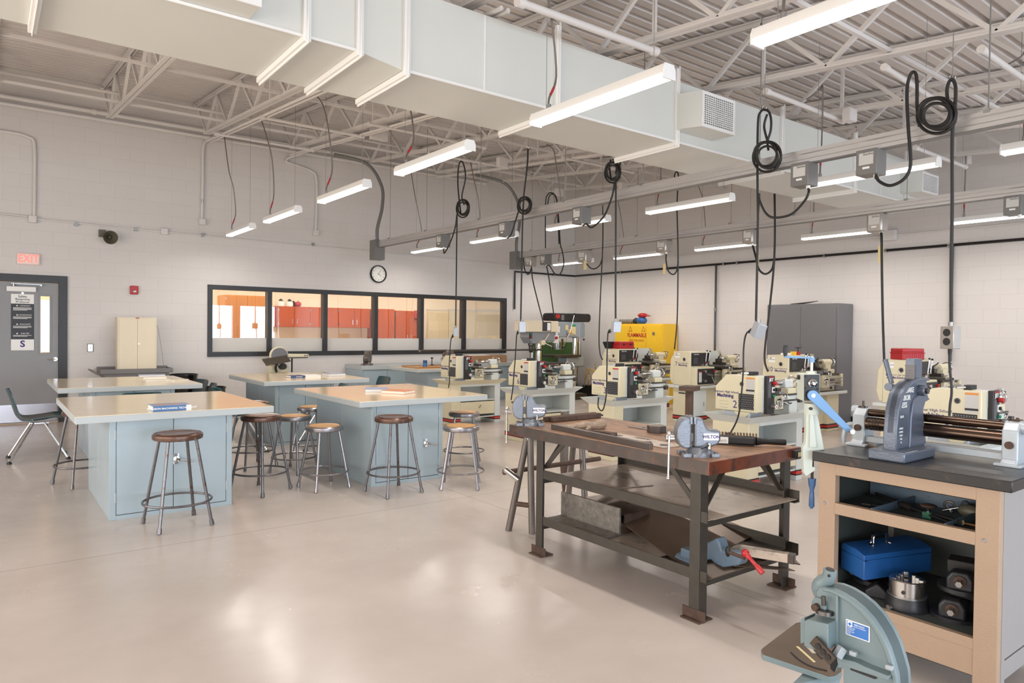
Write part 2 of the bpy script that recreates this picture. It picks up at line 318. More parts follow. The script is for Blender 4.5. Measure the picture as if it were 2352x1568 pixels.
# bar joists
def joist(i, X):
    t = thing('roof_truss', 'x', 'truss', (X, YA-.05, roof(YA)-.05))
    y0 = YF+.2
    for nm, f, o in (('top_chord', roof, -.03), ('bottom_chord', chord, .02)):
        ya = YA-.02 if nm == 'top_chord' else YA-.65
        b = MB()
        for s in (-1, 1):
            b.beam((X+s*.026, y0, f(y0)+o), (X+s*.026, ya, f(ya)+o), .044, .012); b.beam((X+s*.012, y0, f(y0)+o+.02*(-1 if f is roof else 1)), (X+s*.012, ya, f(ya)+o+.02*(-1 if f is roof else 1)), .007, .044)
        b.build(nm, 'truss', t, world=True)
    y = YA-.65; k = 0
    MB().beam((X, YA-.1, roof(YA-.1)-.05), (X, y, chord(y)+.03), .022, .022).build('web_member', 'truss', t, world=True)
    while y-1.1 > (0.2 if X > 3 else 2.5):
        a = (X, y, chord(y)+.03); m = (X, y-.62, roof(y-.62)-.045); c = (X, y-1.24, chord(y-1.24)+.03)
        MB().beam(a, m, .034, .034).build('web_member', 'truss', t, world=True); MB().beam(m, c, .034, .034).build('web_member', 'truss', t, world=True)
        if k % 2 == 0: MB().beam((X, y-.64, roof(y-.64)-.045), (X, y-.64, chord(y-.64)+.03), .024, .03).build('web_member', 'truss', t, world=True)
        y -= 1.24; k += 1
    b = MB().box(X-.06, YA-.13, roof(YA)-.12, X+.06, YA-.001, roof(YA)-.065); b.build('bearing_seat', 'truss', t, world=True)
    return t
TX = [-1.3, .06, 1.46, 2.8, 4.18, 5.65, 7.05, 8.45, 9.85]
tl = ['white open-web roof truss left of the frame edge over the door side', 'white roof truss ending above the door at the far left of the photo',
 'white roof truss meeting the back wall above the horn speaker, second from the left', 'white roof truss meeting the back wall above the conduit beside the long window',
 'white roof truss crossing above the second and third duct straps', 'white roof truss whose bottom chord passes above the big lit strip light at top right', 'white roof truss carrying the cable hooks above the duct at right',
 'white roof truss above the second busway, near the small junction boxes', 'white roof truss closest to the right-hand block wall']
for i, X in enumerate(TX): joist(i, X)['label'] = tl[i]

# cross bracing angle bars running across the trusses
for k, (y, lab) in enumerate(((10.6, 'slim white bridging bar across the trusses nearest the back wall'), (8.2, 'slim white bridging bar across the trusses behind the duct'), (2.6, 'slim white bridging bar across the trusses in front of the duct at top right'))):
    o = MB().beam((XL+.1, y, chord(y)+.05), (XB-.02, y, chord(y)+.05), .03, .03).build('bridging_bar', 'truss'); tag(o, lab, 'bar')

# sprinkler / conduit pipes along the room (X direction) and strut channels (Y direction)
def pipe(p0, p1, r, label, cat='pipe', m='pipe_paint', name='ceiling_pipe', couplings=()):
    t = thing(name, label, cat, p0); MB().cyl(p0, p1, r, n=12).build('tube', m, t, world=True)
    P0 = Vector(p0); P1 = Vector(p1); d = (P1-P0).normalized()
    for c in couplings: MB().cyl(P0+(P1-P0)*c-d*.03, P0+(P1-P0)*c+d*.03, r*1.35, n=12).build('coupling', m, t, world=True)
    return t
pipe((XL+.05, YA-.12, 4.70), (8.6, YA-.12, 4.70), .035, 'thicker white pipe running high along the back wall, upper of the pair', couplings=(.2,.42,.6))
pipe((XL+.05, YA-.1, 4.60), (8.6, YA-.1, 4.60), .028, 'thinner white pipe running high along the back wall, lower of the pair', couplings=(.3,.55))
pipe((XL+.05, 10.9, 4.62), (9, 10.9, 4.62), .022, 'thin white sprinkler pipe crossing under the deck near the back wall')
for k, (x0, x1, y, lab) in enumerate(((2.9, 4.3, 9.3, 'short white strut conduit spanning two trusses, third from the back wall'), (4.0, 5.8, 8.4, 'short white strut conduit ending over the far busway box'), (2.8, 4.3, 11.2, 'short white strut conduit closest to the back wall'),
      (4.2, 5.7, 6.6, 'white strut conduit behind the duct near the middle strap'), (5.6, 7.1, 9.6, 'white strut conduit above the drill presses'), (7.0, 8.5, 8.0, 'white strut conduit right of the window, above the far lights'), (5.6, 7.1, 7.2, 'white strut conduit above the second coiled cable'))):
    pipe((x0, y, chord(y)-.05), (x1, y, chord(y)-.05), .022, lab, 'conduit', name='strut_conduit', couplings=(0,1))
A = PZ(1195, 12, 3.48); B_ = PZ(1497, 118, 3.48)
pipe((2.8, 3.65, 3.60), (4.18, 3.72, 3.65), .026, 'white round conduit in front of the duct top reaching a clamp at upper middle', 'conduit', name='strut_conduit', couplings=(0,1))
pipe((5.65, 3.68, 3.64), (7.05, 3.72, 3.65), .022, 'white round conduit above the big cable coil running to a junction box', 'conduit', name='strut_conduit', couplings=(0,1))
pipe((5.65, 2.64, 3.55), (7.05, 2.77, 3.58), .022, 'white round conduit behind the looped cords left of the top right corner', 'conduit', name='strut_conduit', couplings=(0,1))
pipe((5.65, 1.97, 3.48), (7.05, 2.0, 3.48), .022, 'white round conduit at the top right corner of the photo', 'conduit', name='strut_conduit', couplings=(0,1))
pipe((8.45, 3.59, 3.58), (9.85, 3.6, 3.58), .022, 'white round conduit above the far diffuser ending at a junction box', 'conduit', name='strut_conduit', couplings=(0,1))
# paired conduits along trusses
for X, y0, y1, lab in ((2.9, 4.0, 12.2, 'pair of white conduits running under the truss left of the second light'), (4.28, 5, 12.2, 'pair of white conduits under the truss above the third light'), (8.3, -1, 6.4, 'pair of white conduits running beside the right-hand truss to a junction box'), (7.15, 4.9, 12.0, 'pair of white conduits under the truss behind the duct')):
    t = thing('conduit_pair', lab, 'conduit', (X, y0, chord(y0)))
    for s in (0, .06): MB().cyl((X+s, y0, chord(y0)-.03), (X+s, y1, chord(y1)-.03), .018, n=10).build('conduit', 'pipe_paint', t, world=True)
def jbox(c, s, lab, m='pipe_paint'):
    t = thing('junction_box', lab, 'junction box', c); MB().obox(c, s).build('box', m, t, .004, world=True)
    MB().obox((c[0], c[1]-s[1]/2-.003, c[2]), (s[0]*.94, .006, s[2]*.94)).build('cover', m, t, .002, world=True); return t
for p, Y, s, lab in (((1951,265), 3.6, .14, 'white junction box above the near busway at upper right'), ((2219,367), 3.9, .13, 'white junction box left of the small light at the right edge'), ((870,303), 9.2, .26, 'white junction box on the truss conduits at upper middle left'),
      ((1153,373), 8.6, .16, 'small white junction box hung under the truss left of the second cable coil'), ((1325,352), 8.0, .18, 'small white junction box right of the second cable coil'), ((1284,442), 10.4, .16, 'small white junction box just above the far busway hangers'), ((1430,428), 8.6,.14,'small white junction box behind the third cable coil')):
    q = PY(p[0], p[1], Y); jbox(tuple(q), (s, .08, s*.9), lab)

# ---------------------------------------------------------------- DUCT
DY0, DY1, DZ0, DZ1 = 4.1, 4.82, 3.14, 3.685
t = thing('air_duct', 'large white rectangular air duct crossing the whole room under the trusses', 'duct', (4, 4.4, DZ0))
def duct_seg(x0, x1, za, zb, ya, yb, ta, tb, nm='duct_section'):
    b = MB(); b.add([(x0,DY0,za),(x0,ya,za),(x0,ya,ta),(x0,DY0,ta),(x1,DY0,zb),(x1,yb,zb),(x1,yb,tb),(x1,DY0,tb)], [(0,3,2,1),(4,5,6,7),(0,1,5,4),(1,2,6,5),(2,3,7,6),(3,0,4,7)])
    return b.build(nm, 'duct', t, world=True)
duct_seg(XL+.1, 1.53, 3.19, 3.19, 4.95, 4.95, 3.75, 3.75); duct_seg(1.53, 1.87, 3.19, 3.19, 4.95, 4.95, 3.75, 3.75); duct_seg(1.87, 2.2, 3.19, 3.14, 4.95, 4.80, 3.75, 3.685)
duct_seg(2.2, 6.55, 3.14, 3.14, 4.80, 4.82, 3.685, 3.685); duct_seg(6.55, 9.35, 3.14, 3.14, 4.82, 4.82, 3.685, 3.685); duct_seg(9.35, 10.2, 3.14, 3.16, 4.82, 4.7, 3.685, 3.6)
for x, z, y1 in ((.22,3.19,4.95),(1.53,3.19,4.95),(1.87,3.19,4.95),(2.2,3.14,4.8),(3.5,3.14,4.8),(4.9,3.14,4.81),(6.55,3.14,4.82),(8.05,3.14,4.82),(9.35,3.14,4.82)):
    b = MB(); b.box(x-.022, DY0-.03, z-.035, x+.022, y1+.03, z); b.box(x-.022, DY0-.03, z-.035, x+.022, DY0, DZ1+.1); b.box(x-.003, DY0-.045, z-.05, x+.003, y1+.04, z-.03); b.box(x-.003, DY0-.045, z-.05, x+.003, DY0-.03, DZ1+.12)
    b.build('brace_strap', 'housing', t, .003, world=True)
b = MB()
for z in (3.142,): b.box(2.2, DY0-.008, z-.006, 9.35, DY0+.002, z+.012)
b.box(XL+.2, DY0-.008, 3.184, 1.87, DY0+.002, 3.2); b.build('edge_seam', 'housing', t, world=True)
for x in (2.82, 7.3, 8.7): MB().box(x, DY0-.006, 3.14, x+.012, DY0+.002, 3.68).build('seam', 'housing', t, world=True)
def diffuser(px0, px1, px2, pyt, pyb, lab, yf):
    a = PY(px0, (pyt+pyb)/2, DY0); x0 = a.x; f0 = PY(px1, pyt, yf).x; f1 = PY(px2, pyt, yf).x; zt = PY(px1, pyt, yf).z; zb = PY(px1, pyb, yf).z
    d = thing('air_diffuser', lab, 'vent', ((f0+f1)/2, DY0, zb))
    xm = (x0+f0)/2; ym = (DY0+yf)/2+.03
    b = MB(); poly = [(x0, DY0), (x0, ym), (f0, yf), (f1, yf), (f1, DY0)]
    n = len(poly); b.add([(p[0],p[1],zb) for p in poly]+[(p[0],p[1],zt) for p in poly], [tuple(range(n)), tuple(range(2*n-1,n-1,-1))]+[(i,(i+1)%n,(i+1)%n+n,i+n) for i in range(n)])
    b.build('neck_box', 'duct', d, world=True)
    w = f1-f0; h = zt-zb; b = MB(); g = .028
    for q in ((f0,zb,f1,zb+g),(f0,zt-g,f1,zt),(f0,zb,f0+g,zt),(f1-g,zb,f1,zt)): b.box(q[0], yf-.012, q[1], q[2], yf, q[3])
    b.build('grille_frame', 'housing', d, .002, world=True)
    MB().box(f0+g, yf-.002, zb+g, f1-g, yf-.0005, zt-g).build('throat', 'grey_enamel', d, world=True)
    b = MB(); k = 14
    for i in range(1, k): z = zb+g+(h-2*g)*i/k; b.box(f0+g, yf-.010, z-.003, f1-g, yf-.003, z+.003)
    for i in range(1, k): x = f0+g+(w-2*g)*i/k; b.box(x-.002, yf-.011, zb+g, x+.002, yf-.006, zt-g)
    b.build('louvers', 'housing', d, world=True)
diffuser(1549, 1612, 1687, 207, 290, 'square white air grille box on the duct front, above the middle light', 3.86)
diffuser(2068, 2117, 2154, 393, 440, 'square white air grille box at the far right end of the duct', 3.88)
d = thing('air_diffuser', 'corner of a white air grille box showing at the top edge over the left duct', 'vent', (1.3, 4.0, 3.4))
q = PY(598, 16, 3.9); MB().box(q.x-.5, 3.9, q.z, q.x, DY0, q.z+.4).build('neck_box', 'duct', d, .003, world=True)
MB().box(q.x-.5, 3.89, q.z-.003, q.x+.004, 3.9, q.z+.4).build('grille_frame', 'housing', d, world=True)

# ---------------------------------------------------------------- STRIP LIGHTS
def strip_light(X, yfar, lab, group, L=1.22):
    y0 = yfar-L; z = 2.9
    t = thing('strip_light', lab, 'light', (X, (y0+yfar)/2, z), 0, group)
    b = MB(); prof_ = [(-.052, .026), (-.05, .05), (-.036, .082), (.036, .082), (.05, .05), (.052, .026)]
    b.prism(prof_, y0+.0125, yfar-.0125, (X,0,z), (1,0,0), (0,0,1), (0,1,0)); b.build('housing', 'housing', t, world=True)
    b = MB(); pr = [(-.05,.0262),(-.046,.008),(-.03,0),(.03,0),(.046,.008),(.05,.0262)]
    b.prism(pr, y0+.013, yfar-.013, (X,0,z), (1,0,0), (0,0,1), (0,1,0)); b.build('lens', 'lens', t, world=True)
    ld = bpy.data.lights.new('strip_lamp', 'AREA'); ld.shape = 'RECTANGLE'; ld.size = .08; ld.size_y = L-.05; ld.energy = 15; ld.color = (1,.93,.86); ld.spread = math.radians(165)
    lo = bpy.data.objects.new('strip_lamp', ld); COL.objects.link(lo); lo.parent = t; lo.location = (0, 0, -.004)
    for ye in (y0, yfar-.012): MB().prism([(-.054,-.002),(-.054,.05),(-.038,.085),(.038,.085),(.054,.05),(.054,-.002)], ye, ye+.012, (X,0,z), (1,0,0), (0,0,1), (0,1,0)).build('end_cap', 'housing', t, .002, world=True)
    for ye in (y0+.12, yfar-.12):
        MB().cyl((X, ye, z+.07), (X, ye, roof(ye)-.01 if not 4.05 < ye < 4.86 else 3.139), .0022, n=5).build('hanger_wire', 'galv', t, world=True)
    ye = yfar-.15; h = random.uniform(.5, .8); sw = random.uniform(.05,.12)
    pts = sm([(X, ye, z+.07), (X, ye, z+.16), (X+sw, ye+.02, z+.16+h*.35), (X+.02, ye, z+.16+h), (X-.05, ye, min(z+.3+h*1.2, chord(ye)+.1)), (X-.1, ye+.1, chord(ye)+.03)], 5)
    MB().tube(pts, .008, 6).build('supply_cable', 'flex', t, world=True)
    MB().cyl((X, ye, z+.075), (X, ye, z+.12), .016, n=10).build('connector', 'galv', t, world=True)
    MB().tube(pts[6:9], .0095, 6).build('tape_band', 'red_tape', t, world=True)
    return t
L1 = ['lit strip light of the left row, farthest and lowest', 'lit strip light of the left row, second from the back wall', 'lit strip light of the left row, third from the back wall', 'lit strip light of the left row, fourth, above the window', 'large lit strip light in front of the duct, centre of the photo', 'largest lit strip light, cut by the top edge of the photo']
for y, lab in zip((11.66, 9.8, 7.83, 5.93, 3.88, 2.1), L1): strip_light(3.12, y, lab, 'strip lights over the tables')
L2 = ['lit strip light of the middle row, farthest, beside the first busway box', 'lit strip light of the middle row, second from the back wall', 'lit strip light of the middle row, third, crossing behind a busway plug box', 'lit strip light of the middle row, fourth, alone below the duct', 'middle-row strip light passing two busway plug boxes in front of the duct', 'lit strip light cut by the right edge of the photo']
for y, lab in zip((11.78, 9.76, 7.77, 5.87, 3.8, 2.12), L2): strip_light(6.52, y, lab, 'strip lights over the small lathes')
L3 = ['lit strip light of the right row, farthest, above the corner of the room', 'lit strip light of the right row, second from the corner', 'lit strip light of the right row, third from the corner', 'lit strip light of the right row, fourth, ending behind a plug box', 'lit strip light of the right row nearest the camera, at the right edge']
for y, lab in zip((11.82, 9.95, 7.95, 5.92, 3.84), L3): strip_light(10.1, y, lab, 'strip lights along the right wall')

# ---------------------------------------------------------------- BUSWAYS, PLUG BOXES, CORDS
def busway(X, yend, lab, lab2):
    z = 2.9; t = thing('busway', lab, 'busway', (X, yend-1, z))
    pr = [(-.03,0),(-.03,.03),(-.022,.04),(-.022,.075),(-.03,.085),(-.03,.115),(.03,.115),(.03,.085),(.022,.075),(.022,.04),(.03,.03),(.03,0)]
    MB().prism(pr, -1.5, yend, (X,0,z), (1,0,0), (0,0,1), (0,1,0)).build('rail', 'alu', t, world=True)
    MB().box(X-.033, -1.5, z-.008, X+.033, yend, z).build('slot_cover', 'grey_enamel', t, world=True)
    for y in [yend-.35, yend-1.6, yend-3.1, yend-4.9, 5.1, 3.7, 1.9]:
        MB().cyl((X,y,z+.11),(X,y,chord(y)+.6),.005,n=6).build('hanger_rod', 'galv', t, world=True); MB().box(X-.035,y-.02,z+.1,X+.035,y+.02,z+.125).build('hanger_clip', 'galv', t, world=True)
    e = thing('busway_end_box', lab2, 'electrical box', (X, yend+.1, z-.1))
    MB().box(X-.1, yend+.04, z-.22, X+.1, yend+.24, z+.13).build('box', 'grey_enamel', e, .003, world=True)
    MB().box(X-.05, yend-.02, z-.0, X+.05, yend+.045, z+.115).build('rail_flange', 'galv', e, world=True)
    pts = sm([(X, yend+.14, z+.13), (X, yend+.14, z+.35), (X+.12, yend+.2, z+.75), (X+.15, yend+.3, z+1.15), (X-.05, min(yend+.5, YA-.15), z+1.55), (X-.5, min(yend+.9, YA-.13), z+1.72)], 6)
    MB().tube(pts, .03, 10).build('supply_conduit', 'grey_enamel', e, world=True)
busway(5.58, 11.25, 'near long aluminium busway rail running over the small lathes', 'grey electrical box ending the near busway, above the clock')
busway(8.5, 10.98, 'far long aluminium busway rail running over the large lathes', 'grey electrical box ending the far busway, right of the long window')
BX1, BX2 = 5.58, 8.5
def plug_box(X, x0, y0, x1, y1, lab, curved=False):
    c = PX((x0+x1)/2-4, (y0+y1)/2, X-.06); h = PX(x0, y0, X-.1).z-PX(x0, y1, X-.1).z; w = abs(PX(x0, y0, X-.1).y-PX(x1-8, y0, X-.1).y); zt = 2.9
    h = max(.2, min(.3, h)); w = max(.16, min(.26, w))
    t = thing('plug_box', lab, 'plug box', (X, c.y, zt-h), 0, 'plug boxes on the busways')
    MB().box(X-.1, c.y-w/2, zt-h, X+.06, c.y+w/2, zt-.005).build('box', 'grey_enamel' if not curved else 'steel_box', t, .006 if not curved else .02, world=True)
    b = MB(); b.box(X-.1015, c.y-w*.34, zt-h*.62, X-.1, c.y+w*.34, zt-h*.16); b.build('label_plate', 'label_text', t, world=True)
    text('Starline', w*.16, (X-.1025, c.y-w*.1, zt-h*.22), YL, ZU, 'black', t, world=True)
    MB().box(X-.102, c.y-w*.16, zt-h*.78, X-.1, c.y+w*.16, zt-h*.7).build('warning_sticker', 'white', t, world=True)
    MB().cyl((X-.04, c.y-w*.3, zt-h-.03), (X-.04, c.y-w*.3, zt-h+.005), .018, n=12).build('cable_gland', 'white', t, world=True)
    return Vector((X-.04, c.y-w*.3, zt-h-.025))
g1 = plug_box(BX1, 1008, 540, 1026, 565, 'grey plug box on the near busway, farthest from the camera')
g2 = plug_box(BX1, 1155, 508, 1170, 535, 'grey plug box on the near busway, second from the far end')
g3 = plug_box(BX1, 1323, 474, 1345, 507, 'grey plug box on the near busway below the third cable coil')
g4 = plug_box(BX1, 1823, 375, 1868, 428, 'grey plug box on the near busway right of the fourth cable coil')
g5 = plug_box(BX1, 1971, 343, 2027, 402, 'grey plug box on the near busway feeding the rightmost cord')
h1 = plug_box(BX2, 1209, 590, 1230, 613, 'steel plug box on the far busway nearest its end box', True)
h2 = plug_box(BX2, 1246, 585, 1262, 605, 'small grey plug box on the far busway, second from its end box')
h3 = plug_box(BX2, 1330, 571, 1357, 601, 'steel plug box on the far busway with a yellow tag, above the corner', True)
h4 = plug_box(BX2, 1510, 550, 1541, 577, 'steel plug box on the far busway beside a yellow tag, middle', True)
h5 = plug_box(BX2, 1708, 525, 1740, 560, 'steel plug box on the far busway behind the long cord loop', True)
h6 = plug_box(BX2, 1993, 490, 2037, 535, 'steel plug box on the far busway feeding the straight tagged cord', True)
h7 = plug_box(BX2, 2313, 455, 2352, 500, 'grey plug box on the far busway cut by the right edge')
def cord(X, strands, coil, lab, r=.0105, box=None, boxrot=0, tails=(), tagp=None, hang=None, outlet=False):
    P = lambda p: PX(p[0], p[1], X)
    a = P(strands[0][0]) if strands else P(coil[:2])
    t = thing('hanging_power_cord', lab, 'power cord', tuple(a))
    for i, s_ in enumerate(strands): MB().tube(sm([q if isinstance(q, Vector) else P(q) for q in s_], 5), r, 7).build('cord_strand', 'cord', t, world=True)
    if coil:
        cx, cy, rx_, ry_ = coil; b = MB()
        for k in range(4):
            f = 1-.09*k; ph = k*1.1
            b.tube([PX(cx+math.cos(a_)*rx_*f+math.sin(ph*2)*rx_*.12, cy+math.sin(a_)*ry_*f+math.cos(ph*1.7)*ry_*.12, X-.01-.012*k) for a_ in [2*PI*i/28 for i in range(28)]], r, 6, True)
        b.build('cord_coil', 'cord', t, world=True)
        q = P((cx+rx_*.5, cy+ry_*.8)); MB().torus(q, .02, .004, (0,1,.4), 12, 5).build('cable_tie', 'white', t, world=True)
    if hang:
        q = P(hang); MB().cyl(q, (q.x, q.y, chord(q.y)+.02), .003, n=5).build('hook_wire', 'galv', t, world=True)
        MB().torus(q+Vector((0,0,.02)), .02, .003, (1,0,0), 12, 5).build('hook_ring', 'chrome', t, world=True)
    if box:
        q = P(box[:2]); sc = (q-CAM).length/1600; h = box[3]*sc; w = box[2]*sc
        R = rx(boxrot) @ rz(-.5) if not outlet else rz(-.25)
        o = MB().obox(q, (w*.8, w, h), R).build('outlet_box', 'steel_box' if outlet else 'light_box', t, .004, world=True)
        if outlet:
            nrm = R @ Vector((-1,0,0))
            for dz in (.22, -.18): MB().cyl(q+nrm*w*.38+Vector((0,0,h*dz)), q+nrm*w*.43+Vector((0,0,h*dz)), w*.27, n=16).build('socket', 'black', t, world=True)
        MB().tube([q+Vector((0,0,h/2-.004)), q+Vector((0,0,h/2+.03))], .016, 10).build('strain_relief', 'galv', t, world=True)
    for s_ in tails:
        MB().tube(sm([P(q) for q in s_], 5), r*.72, 7).build('machine_lead', 'cord', t, world=True)
        p0, p1 = P(s_[0]), P(s_[1]); MB().tube([p0, p0+(p1-p0)*.6], [.018,.013], 8).build('plug', 'black', t, world=True)
    if tagp:
        q = P(tagp[:2]); sc = (q-CAM).length/1600; MB().obox(q, (.003, tagp[2]*sc, tagp[3]*sc)).build('paper_tag', 'tag', t, world=True)
    return t
XD = BX1-.13
cord(XD, [[(1059,494),(1052,430),(1053,385),(1059,370),(1066,382),(1069,410),(1061,450),(1066,470)], [(1050,490),(1049,560),(1048,650),(1046.6,752)], [(1049,494),(1046,520),(1036,552),(1021,581),g1]], (1063,477,15,20),
     'black hanging cord with teardrop loop and coil in front of the window', box=(1047,762,13,19), boxrot=.15, tails=[[(1042,768),(1036,779),(1033,814),(1031.6,849),(1032.7,874),(1030,890)]], hang=(1059,370))
cord(XD, [[(1212.7,342),(1211,380),(1203,449)], [(1203,449),(1200,520),(1198,640),(1196,738)], [(1191,485),(1180,520),(1174,538),g2]], (1204.5,470,16,19),
     'black hanging cord with straight upper run and coil, feeding lathe 6', box=(1199,751,19,24), boxrot=-.05, tails=[[(1191,760),(1186.8,771),(1184,815),(1180.4,859),(1178,891),(1174,918)]], hang=(1212.7,342))
cord(XD, [[(1403,366),(1400,385),(1404,415)], [(1408,366),(1416,380),(1414,400)], [(1430,360),(1424,376),(1418,395)], [(1414.4,417),(1414.5,520),(1414,640),(1414,738)], [(1411,421),(1406,450),(1388,495),(1360,522),(1347,514),g3]], (1407,394,18,23),
     'black hanging cord with round coil just under the duct, feeding lathe 3', box=(1415,750,22,24), boxrot=.1, tails=[[(1403,757),(1396,768),(1394,847),(1393,900),(1388,932),(1382,943),(1374,934),(1374.8,912)]], hang=(1410,366))
cord(XD, [[(1741,504),(1739.6,387),(1741,280),(1747,257),(1756,252),(1766,257),(1771,275),(1770,300),(1763,325),(1765,345)], [(1763,325),(1755,290),(1762,262)], [(1741,504),(1739,621),(1736.5,738)], [(1741,490),(1744,445),(1745,460),(1759,489),(1779,499.7),(1817,492),(1846.7,463),(1858,440),g4]], (1761.6,357,32,34),
     'black hanging cord with teardrop loop and coil against the duct', box=(1742,758,25,32), boxrot=.42, tails=[[(1727,757),(1713.8,767),(1708,799.6),(1706.5,861),(1697.5,948),(1680,990),(1668,1004)]], hang=(1756,252))
cord(XD, [[(2012.6,402),(2019,416),(2044,426),(2074,413),(2089.7,388),(2091,352),(2087,306),(2083.6,245),(2084,199),(2091,172),(2099,165),(2105,176),(2106.5,210),(2106.5,245),(2112,290)], [(2177,232),(2175,208),(2180,188),(2188,183),(2195,200),(2194,239),(2190,275),(2187,330),(2187,480),(2185,620),(2185,748)], [(2012.6,402),g5]], (2151,262,44,40),
     'thick black hanging cord with two hooks and the largest coil', r=.012, box=(2183,775,27,44), tails=[[(2183,784),(2181,834),(2186,896),(2182,932),(2180,973)]], hang=(2188,183), outlet=True)
X2 = BX2-.13
cord(X2, [[(1384,470),(1385,520),(1384,575),(1381,640),(1376,767),(1378,810),(1384,826)], [(1384,590),(1378,608),(1366.7,617),(1356,615),(1348,606),h3]], None, 'black cord dropping behind lathe 8 from the far busway', hang=(1384,470), tagp=(1344,609,10,20))
cord(X2, [[(1553,420),(1549,405),(1553,395),(1558,405),(1555,470),(1557,560),(1557,640),(1555,740),(1549,802)], [(1558,600),(1554,622),(1546,630),(1535,622),(1530,600),h4]], None, 'black cord dropping to lathe 7 from the far busway', hang=(1553,395), tagp=(1526,617,8,22))
cord(X2, [[(1779,445),(1780,520),(1779,580),(1775,640),(1764,740),(1757,800),(1757,832),(1764,853)], [(1779,590),(1773,618),(1758,629),(1743,618),(1736,590),h5]], None, 'thick black cord dropping to lathe 10 past the grey cabinet', r=.014, hang=(1779,445), tagp=(1741,598,5,26))
cord(X2, [[h6,(2025,545),(2026,640),(2028,740),(2031,826)]], None, 'black cord falling straight with a tall yellow tag, right of the grey cabinet', r=.014, tagp=(2023,583,11,34))
cord(X2, [[h1,(1221,615),(1225,650),(1248,741)], [(1221,615),(1213,630),(1205,618),(1203,592)]], None, 'black cord slanting down to the left drill press', r=.012)
cord(X2, [[(1253,570),(1253,470),(1258,447),(1268,443),(1278,455),(1283,500),(1287,560),(1291,575),(1295,605),(1286,630),(1274,628),(1262,610),h2], [(1258,470),(1262,450),(1272,447),(1280,470),(1284,560)], [h2,(1261,640),(1266,680),(1272,722)]], None, 'black cord with a double high loop falling to the right drill press', r=.011, hang=(1266,443))
# ================================================================ BACK WALL FITTINGS
def W(px, py): return PY(px, py, YA)
# six-pane interior window
mx_ = [WX0, 4.02, 5.05, 6.075, 7.1, 8.13, WX1]
for i in range(6):
    x0, x1 = mx_[i], mx_[i+1]; b = MB(); f = .055; y0, y1 = YA-.035, YA+.12
    lx = .075 if i == 0 else .038; rx_ = .075 if i == 5 else .038
    b.box(x0, y0, WZ0, x1, y1, WZ0+.08); b.box(x0, y0, WZ1-.075, x1, y1, WZ1); b.box(x0, y0, WZ0, x0+lx, y1, WZ1); b.box(x1-rx_, y0, WZ0, x1, y1, WZ1)
    o = struct('window_%d' % (i+1), b, 'frame_black', None, .003)
    MB().box(x0+lx-.01, YA+.04, WZ0+.075, x1-rx_+.01, YA+.046, WZ1-.07).build('glass_pane', 'glass', o)
    MB().box(x0+lx-.005, YA+.036, WZ0+.08, x1-rx_+.005, YA+.038, 1.268).build('frosted_film', 'frost', o)
# room beyond the window
struct('wall_far', MB().box(-.5, 16.2, 0, 14, 16.4, 3.2), 'room_wall'); struct('wall_far_side', MB().box(-.7, YA+.2, 0, -.5, 16.4, 3.2), 'room_wall'); struct('wall_far_end', MB().box(14, YA+.2, 0, 14.2, 16.4, 3.2), 'room_wall')
struct('ceiling_far_room', MB().box(-.7, YA+.2, 3.05, 14.2, 16.4, 3.2), 'room_wall')
def wall_cab(x0, x1, z0, z1, lab, depth=.36, m='wood_orange', drs=2, nm='overhead_cabinet', Y=16.19):
    t = thing(nm, lab, 'cabinet', ((x0+x1)/2, Y-depth, z0), 0, None)
    MB().box(x0, Y-depth, z0, x1, Y, z1).build('carcass', m, t, world=True); w = (x1-x0)/drs
    for k in range(drs):
        a = x0+w*k+.004; c = a+w-.008
        d = MB().box(a, Y-depth-.02, z0+.005, c, Y-depth-.001, z1-.005).build('door', m, t, .002, world=True)
        hx = c-.05 if k % 2 == 0 else a+.05; zz = z0+.08 if z0 > 1 else 1.2
        h = MB().cyl((hx, Y-depth-.04, zz), (hx, Y-depth-.04, zz+.11), .006, n=8); h.box(hx-.005, Y-depth-.04, zz+.005, hx+.005, Y-depth-.02, zz+.012).box(hx-.005, Y-depth-.04, zz+.1, hx+.005, Y-depth-.02, zz+.107)
        h = h.build('handle', 'chrome', t, world=True); h.parent = d
        for zz in (z0+.05, z1-.1): 
            hh = MB().box((a-.003 if k % 2 == 0 else c-.012), Y-depth-.024, zz, (a+.012 if k % 2 == 0 else c+.003), Y-depth-.02, zz+.05).build('hinge', 'chrome', t, world=True); hh.parent = d
    return t
q = [PY(x, 745, 15.85).x for x in (638, 676, 711, 743, 776, 812, 845)]; zt = PY(680, 704, 15.85).z; zb = PY(680, 751, 15.85).z
wall_cab(q[0], q[2], zb, zt, 'orange wooden wall cabinet with jars and red pumpkin on top, second window pane')
wall_cab(q[2], q[4], zb, zt, 'orange wooden wall cabinet behind the second window mullion')
wall_cab(q[4], PY(866,745,15.55).x-.06, zb, zt, 'orange wooden wall cabinet seen through the third window pane')
wall_cab(PY(868,745,15.6).x, PY(905,745,15.6).x, .0, zt, 'tall orange wooden cupboard at the left of the fourth window pane', .6, 'wood_orange', 1, 'tall_cupboard')
wall_cab(PY(908,745,15.6).x, PY(968,745,15.6).x, .0, zt-.03, 'tall orange wooden cupboard filling the fourth window pane', .6, 'wood_orange', 2, 'tall_cupboard')
wall_cab(PY(517,745,14.6).x, PY(617,745,14.6).x, .0, PY(560,678,14.6).z, 'tall golden wooden cupboard standing behind the first window pane', .6, 'wood_tall', 2, 'tall_cupboard', Y=15.2)
cxr = PY(866,745,15.6).x-.05
